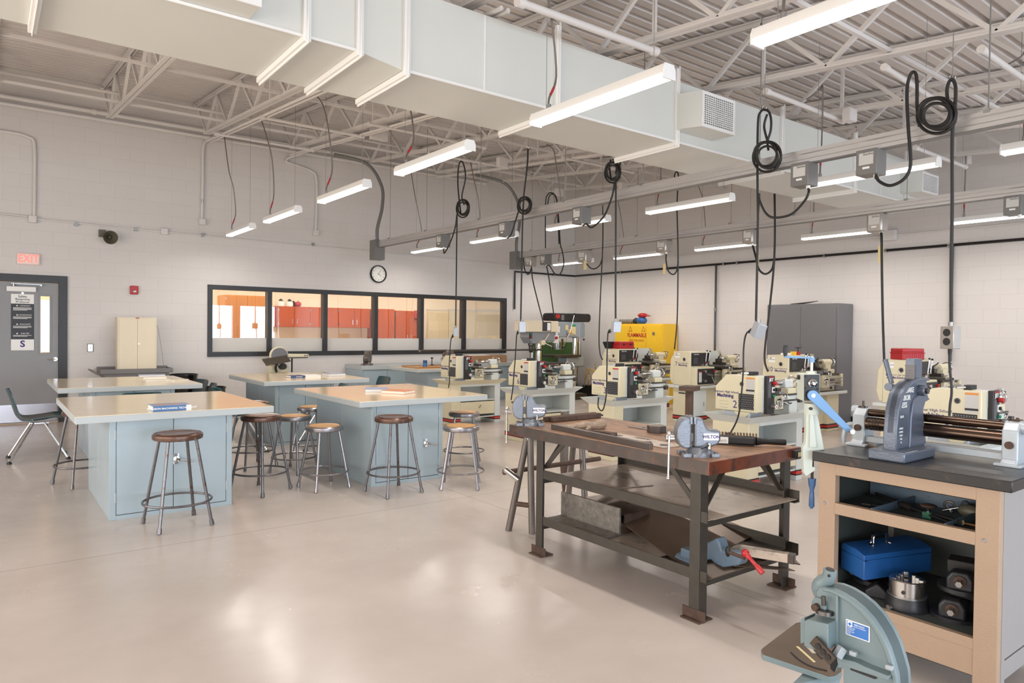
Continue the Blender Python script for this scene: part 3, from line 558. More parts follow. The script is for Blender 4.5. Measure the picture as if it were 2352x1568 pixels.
t = thing('counter_cabinet', 'pale counter running below the wall cabinets in the room beyond', 'counter', (6, 15.8, 0)); MB().box(4.5, 15.65, 0, cxr, 16.19, .86).build('carcass', 'room_wall', t, world=True); MB().box(4.45, 15.6, .86, cxr, 16.19, .9).build('countertop', 'board', t, world=True)
for px, nm, m, lab in ((645,'storage_jar','white','pale storage jar on the wall cabinets, leftmost'), (665,'storage_jar','white','pale storage jar on the wall cabinets, second from left'), (674,'small_ornament','black','small dark ornament beside the red pumpkin'), (684,'pumpkin','red','small red pumpkin on the wall cabinets in the far room')):
    p = PY(px, 703, 15.98); r = .075
    t = thing(nm, lab, nm.replace('_',' '), (p.x, 15.98, zt))
    if nm == 'pumpkin':
        b = MB(); [b.ell((p.x+.028*math.cos(a), 15.98+.028*math.sin(a), zt+.06), (.055,.055,.06), 10, 8) for a in [2*PI*i/8 for i in range(8)]]; b.build('body', m, t, world=True)
        MB().cyl((p.x,15.98,zt+.1),(p.x+.01,15.98,zt+.15),.01,.007,8).build('stem','green_guard',t, world=True)
    elif nm == 'storage_jar':
        MB().lathe([(0,0),(r,.0),(r*1.1,.05),(r,.1),(r*.6,.12)], (p.x,15.98,zt)).build('body', m, t, world=True); MB().lathe([(r*.6,.12),(r*.55,.15),(.015,.17),(0,.18)], (p.x,15.98,zt)).build('lid', 'black', t, world=True)
    else:
        MB().lathe([(0,0),(.07,0),(.06,.02),(.02,.03),(.03,.06),(.0,.08)], (p.x,15.98,zt)).build('base', m, t, world=True); MB().ell((p.x,15.98,zt+.1),.035).build('ball', m, t, world=True)
p0, p1 = PY(983,712,16.15), PY(1030,790,16.15)
t = thing('pin_board', 'tan pin board on the far room wall, seen through the fifth window pane', 'board', (p0.x,16.17,1)); MB().box(p0.x, 16.17, 1.0, p1.x, 16.199, p0.z).build('panel', 'board', t, world=True)
MB().box(p0.x-.02, 16.165, .98, p1.x+.02, 16.199, 1.0).box(p0.x-.02,16.165,p0.z,p1.x+.02,16.199,p0.z+.02).build('frame', 'alu', t, world=True)
p0, p1 = PY(1032,712,16.15), PY(1145,790,16.15)
t = thing('whiteboard', 'large pale whiteboard on the far room wall behind the last window panes', 'board', (p0.x,16.17,1)); MB().box(p0.x, 16.175, 1.0, p1.x, 16.199, p0.z).build('panel', 'cream_cab', t, world=True); MB().box(p0.x-.02, 16.165, p0.z, p1.x+.02, 16.199, p0.z+.025).build('top_rail', 'alu', t, world=True)
t = thing('soap_dispenser', 'small red dispenser on the tall cupboard in the far room', 'dispenser', tuple(PY(958,722,15.5))); q = PY(958,722,15.52); MB().box(q.x-.06,15.5,q.z-.1,q.x+.06,15.575,q.z+.1).build('body','red',t,.01,world=True); MB().box(q.x-.05,15.48,q.z-.12,q.x+.05,15.56,q.z-.1).build('lever','black',t,world=True)

# door
b = MB(); b.box(DX0, YA-.03, 0, DX0+.05, YA+.1, DZ+.02); b.box(DX1-.05, YA-.03, 0, DX1+.06, YA+.1, DZ+.06); b.box(DX0-.1, YA-.03, DZ-.05, DX1+.06, YA+.1, DZ+.06)
dr = struct('door_1', b, 'frame_black', None, .003)
dy = YA+.0; b = MB(); gx0, gx1, gz0, gz1 = .655, .77, 1.04, 1.88
b.box(DX0+.05, dy, .01, gx0, dy+.045, DZ-.055); b.box(gx1, dy, .01, DX1-.055, dy+.045, DZ-.055); b.box(gx0, dy, .01, gx1, dy+.045, gz0); b.box(gx0, dy, gz1, gx1, dy+.045, DZ-.055)
b.build('door_leaf', 'door_grey', dr)
b = MB(); f = .025
for a in ((gx0-f,gz0-f,gx1+f,gz0),(gx0-f,gz1,gx1+f,gz1+f),(gx0-f,gz0,gx0,gz1),(gx1,gz0,gx1+f,gz1)): b.box(a[0],dy-.008,a[1],a[2],dy,a[3])
b.build('vision_frame', 'door_grey', dr, .002); MB().box(gx0, dy+.02, gz0, gx1, dy+.024, gz1).build('vision_glass', 'glass', dr)
MB().box(DX0+.06, dy-.003, .03, DX1-.07, dy-.0005, .285).build('kick_plate', 'kick', dr)
b = MB(); [b.cyl((DX0+.1+.1*i, dy-.005, z), (DX0+.1+.1*i, dy-.003, z), .006, n=8) for i in range(9) for z in (.05, .268)]; b.build('screws', 'chrome', dr)
b = MB(); b.cyl((.84,dy,.945),(.84,dy-.02,.945),.028,n=18); b.cyl((.84,dy-.02,.945),(.84,dy-.05,.945),.012,n=10); b.tube(sm([(.84,dy-.05,.945),(.81,dy-.052,.945),(.745,dy-.05,.94)],4),.009,8); b.build('lever_handle', 'chrome', dr)
MB().box(.245, dy-.055, 1.935, .6, dy-.001, 2.01).build('door_closer', 'white', dr, .008)
b = MB(); b.beam((.3,dy-.04,2.05),(.67,dy-.05,2.045),.02,.012); b.cyl((.33,dy-.04,2.01),(.33,dy-.04,2.06),.018); b.cyl((.66,dy-.05,2.035),(.66,dy-.0,2.035),.012); b.build('closer_arm', 'steel', dr)
b = struct('wall_beyond_door', MB().box(-.6, YA+1.5, 0, 2.6, YA+1.55, 3), 'room_wall')
# poster
pz0, pz1, px0_, px1_ = 1.08, 1.9, .30, .575; t = thing('safety_poster', 'white and dark safety response poster hung on the grey door', 'poster', ((px0_+px1_)/2, dy-.006, pz0))
MB().box(px0_, dy-.007, pz0, px1_, dy-.004, pz1).build('sheet', 'white', t, world=True); MB().box(px0_, dy-.0085, pz0+.16, px1_, dy-.007, pz1-.14).build('dark_panel', 'poster_dark', t, world=True)
cx = (px0_+px1_)/2
for i, s in enumerate(('Safety', 'Response', 'Protocol')): text(s, .045, (cx, dy-.0078, pz1-.035-.04*i), XR, ZU, 'black', t, world=True, bold=.0006)
for i, (h, n) in enumerate((('LOCKOUT', 4), ('LOCKDOWN', 3), ('EVACUATE', 3), ('SHELTER', 2))):
    z = pz1-.17-.135*i; text(h, .026, (cx+.03, dy-.0092, z), XR, ZU, 'white', t, world=True); b = MB(); b.cyl((cx-.065,dy-.0085,z),(cx-.065,dy-.0092,z),.01,n=12)
    for k in range(n): b.box(px0_+.025, dy-.0092, z-.03-.012*k, px1_-.03-.05*(k == n-1), dy-.0085, z-.025-.012*k)
    b.build('printed_lines', 'white', t, world=True)
text('S', .13, (cx, dy-.0078, pz0+.09), XR, ZU, 'navy_ink', t, world=True, bold=.004)
MB().cyl((cx,dy-.008,pz1+.015),(cx,dy-.001,pz1+.015),.016,n=14).build('magnet_hook','chrome',t,world=True)
# exit sign, alarm, switch, horn, clock
t = thing('exit_sign', 'pale exit sign with glowing red EXIT letters above the door', 'sign', (.507, YA-.03, 2.33)); MB().box(.37, YA-.055, 2.33, .645, YA-.001, 2.5).build('housing', 'exit_body', t, .02, world=True, seg=3)
text('EXIT', .155, (.507, YA-.0556, 2.415), XR, ZU, 'exit_red', t, world=True, sx=.8, bold=.003, ext=.002)
t = thing('fire_alarm_strobe', 'red fire alarm with white strobe on the back wall', 'fire alarm', (1.885, YA-.02, 1.96)); MB().box(1.828, YA-.045, 1.955, 1.943, YA+.003, 2.09).build('base', 'red', t, .012, world=True); MB().ell((1.89, YA-.05, 2.0), (.028,.02,.024)).build('strobe', 'chrome', t, world=True)
t = thing('light_switch', 'chrome light switch plate beside the door', 'switch', (1.29, YA-.01, 1.07)); MB().box(1.25, YA-.008, 1.05, 1.33, YA-.001, 1.175).build('plate', 'black', t, .002, world=True); MB().box(1.258, YA-.012, 1.058, 1.322, YA-.008, 1.167).build('face', 'chrome', t, .002, world=True); MB().box(1.283, YA-.018, 1.09, 1.297, YA-.01, 1.135).build('rocker','white',t,.002,world=True)
hp = PY(251, 541, YA-.2); t = thing('horn_speaker', 'round olive horn loudspeaker high on the back wall over the door side', 'speaker', (hp.x, YA-.1, hp.z))
MB().lathe([(.03,0),(.035,.06),(.05,.1),(.08,.14),(.1,.17),(.104,.18),(.098,.178),(.075,.14),(.045,.1),(.02,.06)], (hp.x, YA-.03, hp.z), (.1,-1,-.15), 24, False).build('horn', 'horn', t, world=True)
MB().lathe([(.0,.06),(.022,.07),(.022,.12),(.01,.14),(0,.145)], (hp.x, YA-.03, hp.z), (.1,-1,-.15), 12).build('driver_cone', 'horn', t, world=True); MB().box(hp.x-.12, YA-.06, hp.z-.01, hp.x-.03, YA+.003, hp.z+.1).build('bracket', 'horn', t, .006, world=True)
ck = Vector((6.12, YA-.001, 2.522)); t = thing('wall_clock', 'round white wall clock with black rim above the long window', 'clock', tuple(ck)); R = .172
MB().lathe([(R-.02,0),(R,.0),(R+.003,.03),(R-.005,.045),(R-.022,.045),(R-.026,.02)], ck, (0,-1,0), 40, False).build('rim', 'black_gloss', t, world=True); MB().cyl(ck, ck+Vector((0,-.02,0)), R-.02, n=40).build('dial', 'clock_face', t, world=True)
for h in range(1, 13):
    a = PI/2-h*PI/6; text(str(h), .042, (ck.x+math.cos(a)*.118, ck.y-.0212, ck.z+math.sin(a)*.118), XR, ZU, 'black', t, 'numeral', world=True)
b = MB(); [b.beam((ck.x+math.cos(a)*.143, ck.y-.021, ck.z+math.sin(a)*.143), (ck.x+math.cos(a)*.149, ck.y-.021, ck.z+math.sin(a)*.149), .002, .001, (0,1,0)) for a in [i*PI/30 for i in range(60)]]; b.build('minute_marks', 'black', t, world=True)
for nm, ang, L_, w in (('hour_hand', PI/2-(4+6/60)*PI/6, .075, .007), ('minute_hand', PI/2-5.5*PI/30, .11, .005)): MB().beam((ck.x-math.cos(ang)*.02, ck.y-.024, ck.z-math.sin(ang)*.02), (ck.x+math.cos(ang)*L_, ck.y-.024, ck.z+math.sin(ang)*L_), w, .002, (0,1,0)).build(nm, 'black', t, world=True)
# wall conduits and boxes
def wall_run(pts, r, lab, m='pipe_paint', nm='wall_conduit', cat='conduit', clips=()):
    t = thing(nm, lab, cat, pts[0]); MB().tube(pts, r, 10).build('tube', m, t, world=True)
    for c in clips: MB().box(c[0]-.02, c[1]-.02, c[2]-.03, c[0]+.02, c[1]+.02, c[2]+.03).build('clip', 'galv', t, world=True)
    return t
yc = YA-.03
wall_run([(-.3,yc,3.02),(4,yc,2.965),(8,yc,2.93),(XB-.04,yc,2.9)], .012, 'thin conduit running the full width of the back wall below the lights', clips=[(x,yc,2.985) for x in (1.1,1.9,2.9,4.8)])
wall_run([(-.3,yc,3.05),(.5,yc,3.035)], .012, 'short thin conduit entering the leftmost wall box')
for x, z, s, lab in ((.555,3.0,.1,'square wall box at the foot of the leftmost riser conduit'),(2.31,2.985,.1,'square wall box on the thin wall conduit right of the horn'),(2.885,3.2,.1,'square wall box below the tall conduit with a flex loop'),(4.84,3.2,.1,'square wall box below the bent conduit over the first window mullion')): jbox((x, YA-.035, z), (s,.07,s), lab)
wall_run(sm([(-.3,yc,4.22),(.3,yc,4.22),(.5,yc,4.19),(.575,yc,4.1),(.58,yc,3.6),(.575,yc,3.05)],4), .022, 'leftmost grey riser conduit bending to the frame edge')
wall_run(sm([(3.05,yc-.1,4.62),(2.95,yc,4.55),(2.9,yc,4.42),(2.895,yc,3.9),(2.885,yc,3.25)],4), .024, 'grey riser conduit dropping from the ceiling pipes above the window corner', clips=[(2.89,yc,3.55)])
wall_run(sm([(4.6,yc-.1,4.6),(4.35,yc,4.5),(4.3,yc,4.42),(4.5,yc,4.38),(4.75,yc,4.32),(4.85,yc,4.2),(4.86,yc,3.7),(4.845,yc,3.25)],4), .024, 'grey riser conduit with a double bend near the middle of the back wall')
wall_run([(XB-.04,9.3,3.0),(XB-.04,YF+1,2.99)], .012, 'thin pale conduit along the right block wall above the black pipe')
q = PX(1700, 575, XB-.03); jbox((XB-.05, 5.15, 3.0), (.08,.2,.16), 'square junction box on the right wall conduit')
# black air line
bp = 2.77
wall_run([(9.46,yc,1.93),(9.46,yc,bp),(XB-.05,yc,bp)], .022, 'black air pipe on the back wall right of the window, with a drop leg', 'black_gloss', 'air_pipe', 'pipe', clips=[(x,yc,bp) for x in (9.9,10.6)])
wall_run([(XB-.045,YA-.05,bp),(XB-.045,YF+1,bp)], .022, 'long black air pipe along the right block wall', 'black_gloss', 'air_pipe', 'pipe', clips=[(XB-.045,y,bp) for y in (10.9,9.6,8.2,7.9,6.2,5.2,4.3,3.2)])
for px, y1_, lab in ((1645,830,'black drop pipe on the right wall between the yellow and grey cabinets'),(2187,830,'black drop pipe on the right wall behind the hanging outlet')):
    a = PX(px, 600, XB-.045); z1 = PX(px, y1_, XB-.045).z; t = wall_run([(XB-.045,a.y,bp),(XB-.045,a.y,z1)], .02, lab, 'black_gloss', 'air_pipe', 'pipe', clips=[(XB-.045,a.y,1.9)])
    MB().cyl((XB-.06,a.y,z1+.2),(XB-.12,a.y+.03,z1+.2),.012).build('brass_valve','yellow',t,world=True)
# cart with key cabinet on it
x0, x1, y0, y1, zt = 1.37, 2.36, YA-.5, YA-.05, .80
t = thing('service_cart', 'grey metal service cart with tray top standing under the cream cabinet', 'cart', ((x0+x1)/2, (y0+y1)/2, 0))
b = MB(); b.box(x0,y0,zt-.07,x1,y1,zt-.055); [b.box(*q) for q in ((x0,y0,zt-.07,x1,y0+.012,zt),(x0,y1-.012,zt-.07,x1,y1,zt+.02),(x0,y0,zt-.07,x0+.012,y1,zt),(x1-.012,y0,zt-.07,x1,y1,zt))]; b.build('tray_top', 'cart_grey', t, .004, world=True)
MB().box(x0+.05,y0+.03,.12,x1-.05,y1-.02,zt-.07).build('body', 'cart_grey', t, .004, world=True)
for s in (0,1): MB().box(x0+.07+s*.43,y0+.018,.16,x0+.48+s*.43,y0+.03,zt-.1).build('door', 'cart_grey', t, .003, world=True)
b = MB(); b.tube(sm([(x0+.02,y0+.05,zt-.1),(x0-.1,y0+.04,zt-.02),(x0-.12,y0+.2,zt-.01),(x0-.1,y1-.05,zt-.02),(x0+.02,y1-.05,zt-.1)],4),.012); b.build('push_handle', 'cart_grey', t, world=True)
for sx in (x0+.1,x1-.1):
    for sy in (y0+.08,y1-.08): MB().cyl((sx,sy-.015,.06),(sx,sy+.015,.06),.06).build('caster', 'black', t, world=True); MB().box(sx-.02,sy-.02,.06,sx+.02,sy+.02,.125).build('caster_fork','steel',t,world=True)
kx0, kx1, ky, kz0, kz1 = 1.60, 2.14, YA-.42, zt-.055, 1.585
t = thing('key_cabinet', 'cream two-door metal cabinet standing on the grey cart', 'cabinet', ((kx0+kx1)/2, ky, kz0))
MB().box(kx0,ky,kz0,kx1,ky+.2,kz1).build('carcass', 'cream_cab', t, .004, world=True)
for s in (0,1):
    a = kx0+.02+s*(kx1-kx0-.04)/2; d = MB().box(a+.002,ky-.008,kz0+.03,a+(kx1-kx0-.04)/2-.002,ky-.001,kz1-.02).build('door', 'cream_cab', t, .002, world=True)
MB().cyl((kx0+.29,ky-.014,1.18),(kx0+.29,ky-.008,1.18),.01).build('lock', 'chrome', t, world=True); MB().box(kx0+.245,ky-.012,kz1-.016,kx0+.295,ky-.001,kz1-.004).build('name_badge','red',t,world=True)
MB().tube(sm([(kx1-.0,ky+.1,kz1-.08),(kx1+.03,ky+.05,1.4),(kx1+.07,ky+.02,1.1),(kx1+.1,ky-.0,.83)],4),.003,5).build('pull_cord','flex',t,world=True)
# barrel bins
def barrel(c, r, h, lab):
    t = thing('steel_barrel', lab, 'barrel', c); MB().lathe([(r-.02,.01),(r,0),(r,.02),(r,h*.3),(r+.008,h*.32),(r,h*.34),(r,h*.64),(r+.008,h*.66),(r,h*.68),(r,h-.03),(r+.01,h-.015),(r+.01,h),(r-.012,h),(r-.012,.03),(0,.03)], c, n=32).build('drum', 'black_gloss', t, world=True)
    MB().torus((c[0],c[1],h-.005), r+.006, .008, n=32).build('rim', 'black_gloss', t, world=True)
barrel((2.55, YA-.35, 0), .2, .69, 'black open steel barrel against the back wall right of the cart'); barrel((2.88, YA-.75, 0), .2, .5, 'low black barrel half hidden behind the chairs')
# belt and disc sander on the floor stand
sx, sy = 4.02, 12.05; t = thing('belt_disc_sander', 'cream belt and disc sander with tilted dark table in front of the window', 'sander', (sx, sy, 0))
MB().box(sx-.16,sy-.15,0,sx+.2,sy+.17,.68).build('stand', 'cream', t, .01, world=True)
MB().prism([(-.13,0),(-.12,.1),(-.06,.15),(.02,.19),(.12,.17),(.19,.1),(.19,.03),(.16,0)], -.08, .1, (sx,sy,.68)).build('motor_body','cream',t,.008,world=True)
MB().cyl((sx+.06,sy-.08,.79),(sx+.06,sy-.2,.79),.06,.05).build('motor','black',t,world=True)
MB().lathe([(.0,0),(.15,0),(.16,.01),(.16,.05),(.15,.06),(0,.06)], (sx+.0,sy-.08,.97), (0,-1,0), 36).build('disc_guard','cream',t,world=True); MB().cyl((sx,sy-.141,.97),(sx,sy-.155,.97),.14,n=36).build('sanding_disc','cab_grey',t,world=True)
MB().obox((sx-.08,sy-.23,.9),(.42,.2,.02), ry(-.16) @ rx(.5)).build('tilted_table','tray_oil',t,.003,world=True); MB().obox((sx-.08,sy-.26,.878),(.42,.03,.012), ry(-.16) @ rx(.5)).build('table_edge','cream',t,world=True)
MB().obox((sx+.33,sy-.05,.965),(.42,.1,.07), ry(.02)).build('belt_arm','cream',t,.02,world=True); MB().obox((sx+.33,sy-.11,.935),(.36,.02,.02)).build('belt_guard','tray_oil',t,world=True)
for a in (.46,.5): MB().cyl((sx+a,sy-.1,.97),(sx+a,sy-.108,.97),.011,n=10).build('roller_screw','black',t,world=True)
MB().cyl((sx+.25,sy-.05,.68),(sx+.25,sy-.05,.95),.014).build('belt_post','black',t,world=True)
b = MB(); b.tube(sm([(sx-.04,sy-.12,.7),(sx-.07,sy-.16,.78),(sx-.03,sy-.17,.86)],4),.02); b.build('dust_hose','black',t,world=True)

# ================================================================ BENCH CABINETS AND WORK TABLES
def work_table(x0, y0, x1, y1, bx0, by0, bx1, by1, lab, h=.8, handle=True, lev=None):
    t = thing('work_table', lab, 'table', ((x0+x1)/2, (y0+y1)/2, 0)); 
    MB().box(x0,y0,h-.055,x1,y1,h-.004).build('top_frame', 'table_trim', t, .004, world=True)
    MB().box(x0+.004,y0+.004,h-.004,x1-.004,y1-.004,h).build('laminate_top', 'laminate', t, world=True)
    MB().box(bx0,by0+.008,0,bx1,by1,h-.055).build('cabinet_body', 'cabinet_blue', t, .003, world=True)
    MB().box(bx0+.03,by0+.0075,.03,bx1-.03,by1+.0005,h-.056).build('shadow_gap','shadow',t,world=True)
    for fy, sgn in ((by0,1),(by1,-1)):
        xm = (bx0+bx1)/2; dep = .008
        for a, c in ((bx0+.047, xm-.0025), (xm+.0025, bx1-.047)):
            ya, yb = (fy-.003, fy+.007) if sgn > 0 else (fy, fy+.008)
            d = MB().box(a, ya, .038, c, yb, h-.062).build('door', 'cabinet_blue', t, .003, world=True)
            for zz in (.13, h-.2):
                hx = a-.008 if a < xm-.1 else c+.008
                hh = MB().cyl((hx, fy, zz), (hx, fy, zz+.07), .007, n=8).build('hinge', 'table_trim', t, world=True); hh.parent = d; 
        [MB().box(xx, fy-.003, 0, xx+.043, fy+.009, h-.055).build('corner_post', 'cabinet_blue', t, .002, world=True) for xx in (bx0, bx1-.043)]; MB().box(bx0+.043, fy-.002, 0, bx1-.043, fy+.009, .033).build('base_strip', 'cabinet_blue', t, world=True)
    b = MB()
    for xx in (bx0-.0015, bx1-.001): b.box(xx, (by0+by1)/2-.003, .01, xx+.0025, (by0+by1)/2+.003, h-.06)
    b.build('side_seam', 'table_trim', t, world=True)
    if lev:
        lx, lz = lev; b = MB(); b.lathe([(0,.02),(.022,.018),(.026,.008),(.026,0)], (lx,by0,lz), (0,-1,0), 16); b.box(lx-.02,by0-.012,lz-.04,lx+.02,by0,lz+.04); b.tube(sm([(lx,by0-.02,lz),(lx+.03,by0-.03,lz-.008),(lx+.12,by0-.028,lz-.028)],4),[.012]*5+[.008]*4 if False else .009,8)
        b.build('latch_handle', 'chrome', t, world=True)
    return t
work_table(.51,5.81,1.92,7.46, .735,5.91,1.61,7.2, 'nearest left work table, holding one thick blue book', lev=(1.19,.42))
work_table(2.665,5.76,4.055,7.42, 2.82,5.84,3.575,7.15, 'work table with two stools along its front and two open-edge books on top', lev=(3.38,.36))
work_table(.60,8.54,2.0,10.12, .9,8.62,1.72,9.85, 'back left work table near the door with a stack of pale books')
work_table(2.68,8.47,4.05,10.0, 2.84,8.56,3.6,9.75, 'back centre work table with a navy book, in front of the disc sander')
work_table(5.64,10.0,7.1,11.0, 5.9,10.1,6.9,10.9, 'small far work table carrying a vise and machine parts, behind the small lathes')
# long wall cabinet run below the window
t = thing('cabinet_bench', 'long grey-blue cabinet bench under the window', 'cabinet', (7.5, 12, 0)); bx0, bx1, by0, bz = 5.45, 9.3, 11.7, .78
MB().box(bx0,by0,bz-.075,bx1,YA-.01,bz).build('bench_top', 'table_trim', t, .004, world=True); MB().box(bx0+.01,by0+.03,0,bx1-.01,YA-.02,bz-.075).build('carcass', 'cabinet_blue', t, world=True)
for k in range(8): MB().box(bx0+.05+k*.47,by0+.015,.06,bx0+.51+k*.47,by0+.028,bz-.1).build('door', 'cabinet_blue', t, .003, world=True)

# ---------------------------------------------------------------- STOOLS
def stool(name_m, seat_m, rim_m, h, R=.175, spread=.235):
    t = thing('stool', 'x', 'stool'); top = h
    MB().lathe([(0,-.0),(R*.72,.0),(R*.8,.004),(R*.8,-.01),(0,-.01)], (0,0,top+.004), n=36).build('seat_board', seat_m, t)
    MB().lathe([(R*.8,-.012),(R*.8,.002),(R*.93,.006),(R*.99,-.004),(R,-.014),(R*.985,-.034),(R*.93,-.04),(R*.7,-.038)], (0,0,top), n=36).build('seat_rim', rim_m, t)
    for k in range(4):
        a = PI/4+k*PI/2; p0 = Vector((math.cos(a)*R*.78, math.sin(a)*R*.78, top-.03)); p1 = Vector((math.cos(a)*spread, math.sin(a)*spread, .012))
        lg = MB().tube([p0, p0+(p1-p0)*.75, p1], [.0115,.0115,.0115], 10).build('leg', name_m, t)
        d = (p1-p0).normalized(); ft = MB().cyl(p1-d*.03, p1+d*.008, .015, .017, 10).build('foot_cap', name_m, t); ft.parent = lg
    zz = h*.27; rr = R*.78+(spread-R*.78)*(1-zz/h)+.008
    MB().torus((0,0,zz), rr, .0085, n=40, k=8).build('foot_ring', name_m, t)
    return t
sA = stool('stool_worn', 'stool_seat_dark', 'stool_rim_dark', .67, .172, .255); sA.location = (1.125,5.53,0); sA.rotation_euler = (0,0,.12); sA['label'] = 'tall worn steel stool with dark mottled seat in front of the nearest left table'
dup(sA, (2.9,5.56,0), .9-PI/4, 'tall worn stool with glossy brown seat, left of the pair before the two-book table')
dup(sA, (1.95,6.25,0), .55, 'tall dark-legged stool with amber seat at the corner of the nearest left table')
dup(sA, (2.22,7.42,0), .25, 'tall dark-legged stool partly hidden behind the nearest left table, its ring showing')
sB = stool('stool_steel', 'stool_seat', 'stool_steel', .56, .17, .235); sB.location = (3.52,5.42,0); sB.rotation_euler = (0,0,.95); sB['label'] = 'short grey steel stool with tan seat, right of the pair before the two-book table'
dup(sB, (2.47,6.09,0), .12, 'short grey steel stool with tan seat beside the left side of the two-book table')
dup(sB, (2.5,6.95,0), .6, 'short grey steel stool with tan seat just behind the amber-seated stool')
dup(sB, (4.13,6.3,0), .95, 'short grey stool with tan seat at the right end of the two-book table')
dup(sB, (2.96,7.64,0), .7, 'short stool mostly hidden behind the left side of the two-book table')
dup(sA, (.72,7.48-.02,0), .35, 'stool whose legs show left of the nearest left table, its seat under the tabletop')
# ---------------------------------------------------------------- CHAIRS
def chair():
    t = thing('shell_chair', 'x', 'chair'); W_ = .22
    prof = [(.25,.425),(.235,.44),(.17,.445),(.05,.43),(-.08,.42),(-.15,.435),(-.19,.48),(-.215,.55),(-.24,.64),(-.27,.73),(-.285,.765)]
    prof = [(p.x,p.z) for p in sm([(a,0,b_) for a,b_ in prof],3)]; n = len(prof); nu = 12
    def surf(off):
        g = []
        for i,(x,z) in enumerate(prof):
            f = i/(n-1); w = W_*(1 if .12 < f < .75 else .9 if f <= .12 else .9) * (math.sqrt(max(0,1-((f-.85)/.16)**2))*.35+.65 if f > .85 else 1) * (.88+.12*min(1,f/.1))
            row = []
            for j in range(nu+1):
                u = -1+2*j/nu; cz = .03*abs(u)**3*(1 if f < .55 else 0); cx = .035*u*u*(1 if f > .5 else 0)
                a_ = prof[max(i-1,0)]; b2 = prof[min(i+1,n-1)]; d = Vector((b2[0]-a_[0],0,b2[1]-a_[1])).normalized(); nn = Vector((d.z,0,-d.x))
                row.append(Vector((x+cx, u*w, z+cz))+nn*off)
            g.append(row)
        return g
    b = MB(); g0, g1 = surf(0), surf(.008); k = nu+1
    vs = [p for r in g0 for p in r]+[p for r in g1 for p in r]; o = n*k; fs = []
    for i in range(n-1):
        for j in range(nu): a = i*k+j; fs += [(a,a+1,a+k+1,a+k),(o+a,o+a+k,o+a+k+1,o+a+1)]
    for i in range(n-1): fs += [(i*k,(i+1)*k,o+(i+1)*k,o+i*k),(i*k+nu,o+i*k+nu,o+(i+1)*k+nu,(i+1)*k+nu)]
    for j in range(nu): fs += [(j,o+j,o+j+1,j+1),((n-1)*k+j,(n-1)*k+j+1,o+(n-1)*k+j+1,o+(n-1)*k+j)]
    b.add(vs, fs); b.build('shell', 'chair_shell', t, ang=60)
    for s in (-1,1):
        for x0, x1 in ((.1,.27),(-.06,-.25)):
            lg = MB().tube([(x0*.6,s*.12,.405),(x1,s*.215,.012)], .0125, 10).build('leg', 'chrome', t); ft = MB().lathe([(.012,.03),(.024,.012),(.024,0),(0,0)], (x1,s*.215,.0), n=12).build('glide', 'black', t); ft.parent = lg
    MB().box(-.06,-.13,.395,.1,.13,.405).build('seat_bracket', 'chrome', t)
    b = MB(); [b.cyl((-.262,s*.07,.69),(-.268,s*.07,.69),.008,n=8) for s in (-1,1)]; b.build('rivets', 'chrome', t)
    return t
cA = chair(); cA.location = (.45,9.12,0); cA.rotation_euler = (0,0,0); cA['label'] = 'dark teal shell chair with chrome legs standing alone at the left edge'
dup(cA, (2.02,9.62,0), PI+.15, 'dark teal chair back peeking over the back left table, nearer the barrel'); dup(cA, (1.97,8.95,0), PI-.1, 'dark teal chair with only its rounded top showing right of the first chair back')
dup(cA, (1.3,8.3,0), PI/2, 'dark teal chair between the two left tables, only its top showing')
dup(cA, (2.36,8.4,0), 0, 'teal chair seat with chrome legs under the corner of the nearest left table'); dup(cA, (3.3,8.16,0), PI-.15, 'dark teal chair with gold-lit legs facing the front of the back centre table')
dup(cA, (4.35,9.1,0), PI, 'dark teal chair with a pale-lit back at the right end of the back centre table')
# ---------------------------------------------------------------- BOOKS
def book(c, w, d, h, rot, cover, lab, spine=None, side=-1, title=None):
    t = thing('book', lab, 'book', c, rot)
    MB().box(-w/2+.004,-d/2+.004,.003,w/2-.004,d/2-.004,h-.003).build('pages', 'paper', t)
    MB().box(-w/2,-d/2,0,w/2,d/2,.0035).build('back_cover', cover, t); MB().box(-w/2,-d/2,h-.0035,w/2,d/2,h).build('front_cover', cover, t)
    if spine: MB().box(-w/2,-d/2-.001,0,w/2,-d/2+.004,h).build('spine', spine, t)
    if title: text(title, h*.5, (.0,-d/2-.0015,h*.5), XR, ZU, 'white', t, sx=1.0, bold=.0004)
    return t
p = PZ(366,938,.8); t = book((1.155,5.98,.8), .27, .21, .04, .02, 'book_cover', 'thick blue machining textbook lying on the nearest left table', 'book_blue', title='PRECISION MACHINING TECHNOLOGY')
MB().box(.1,-.107,.0,.135,-.1,.04).build('page_edge_patch', 'white', t); b = MB(); b.box(-.09,-.03,.0402,-.03,.03,.041); b.box(.0,.0,.0402,.08,.05,.041); b.build('cover_picture','book_orange',t)
book((3.36,6.35,.8), .22, .27, .03, .5, 'book_orange', 'orange-covered book on the two-book table, page edges forward, nearer one'); book((3.28,6.68,.8), .24, .27, .028, -.45, 'book_cover', 'book with a pale purple cover behind the orange one on the two-book table')
book((1.62,9.15,.8), .26, .2, .03, .05, 'cream_cab', 'lowest pale book of the stack on the back left table'); book((1.6,9.14,.83), .25, .2, .03, -.08, 'board', 'middle pale book of the stack on the back left table'); book((1.58,9.17,.86), .28, .2, .02, -.12, 'book_cover', 'top book with bluish cover on the back left stack'); book((1.83,9.1,.8), .2, .2, .02, .5, 'cream_cab', 'pale book leaning out to the right of the stack on the back left table')
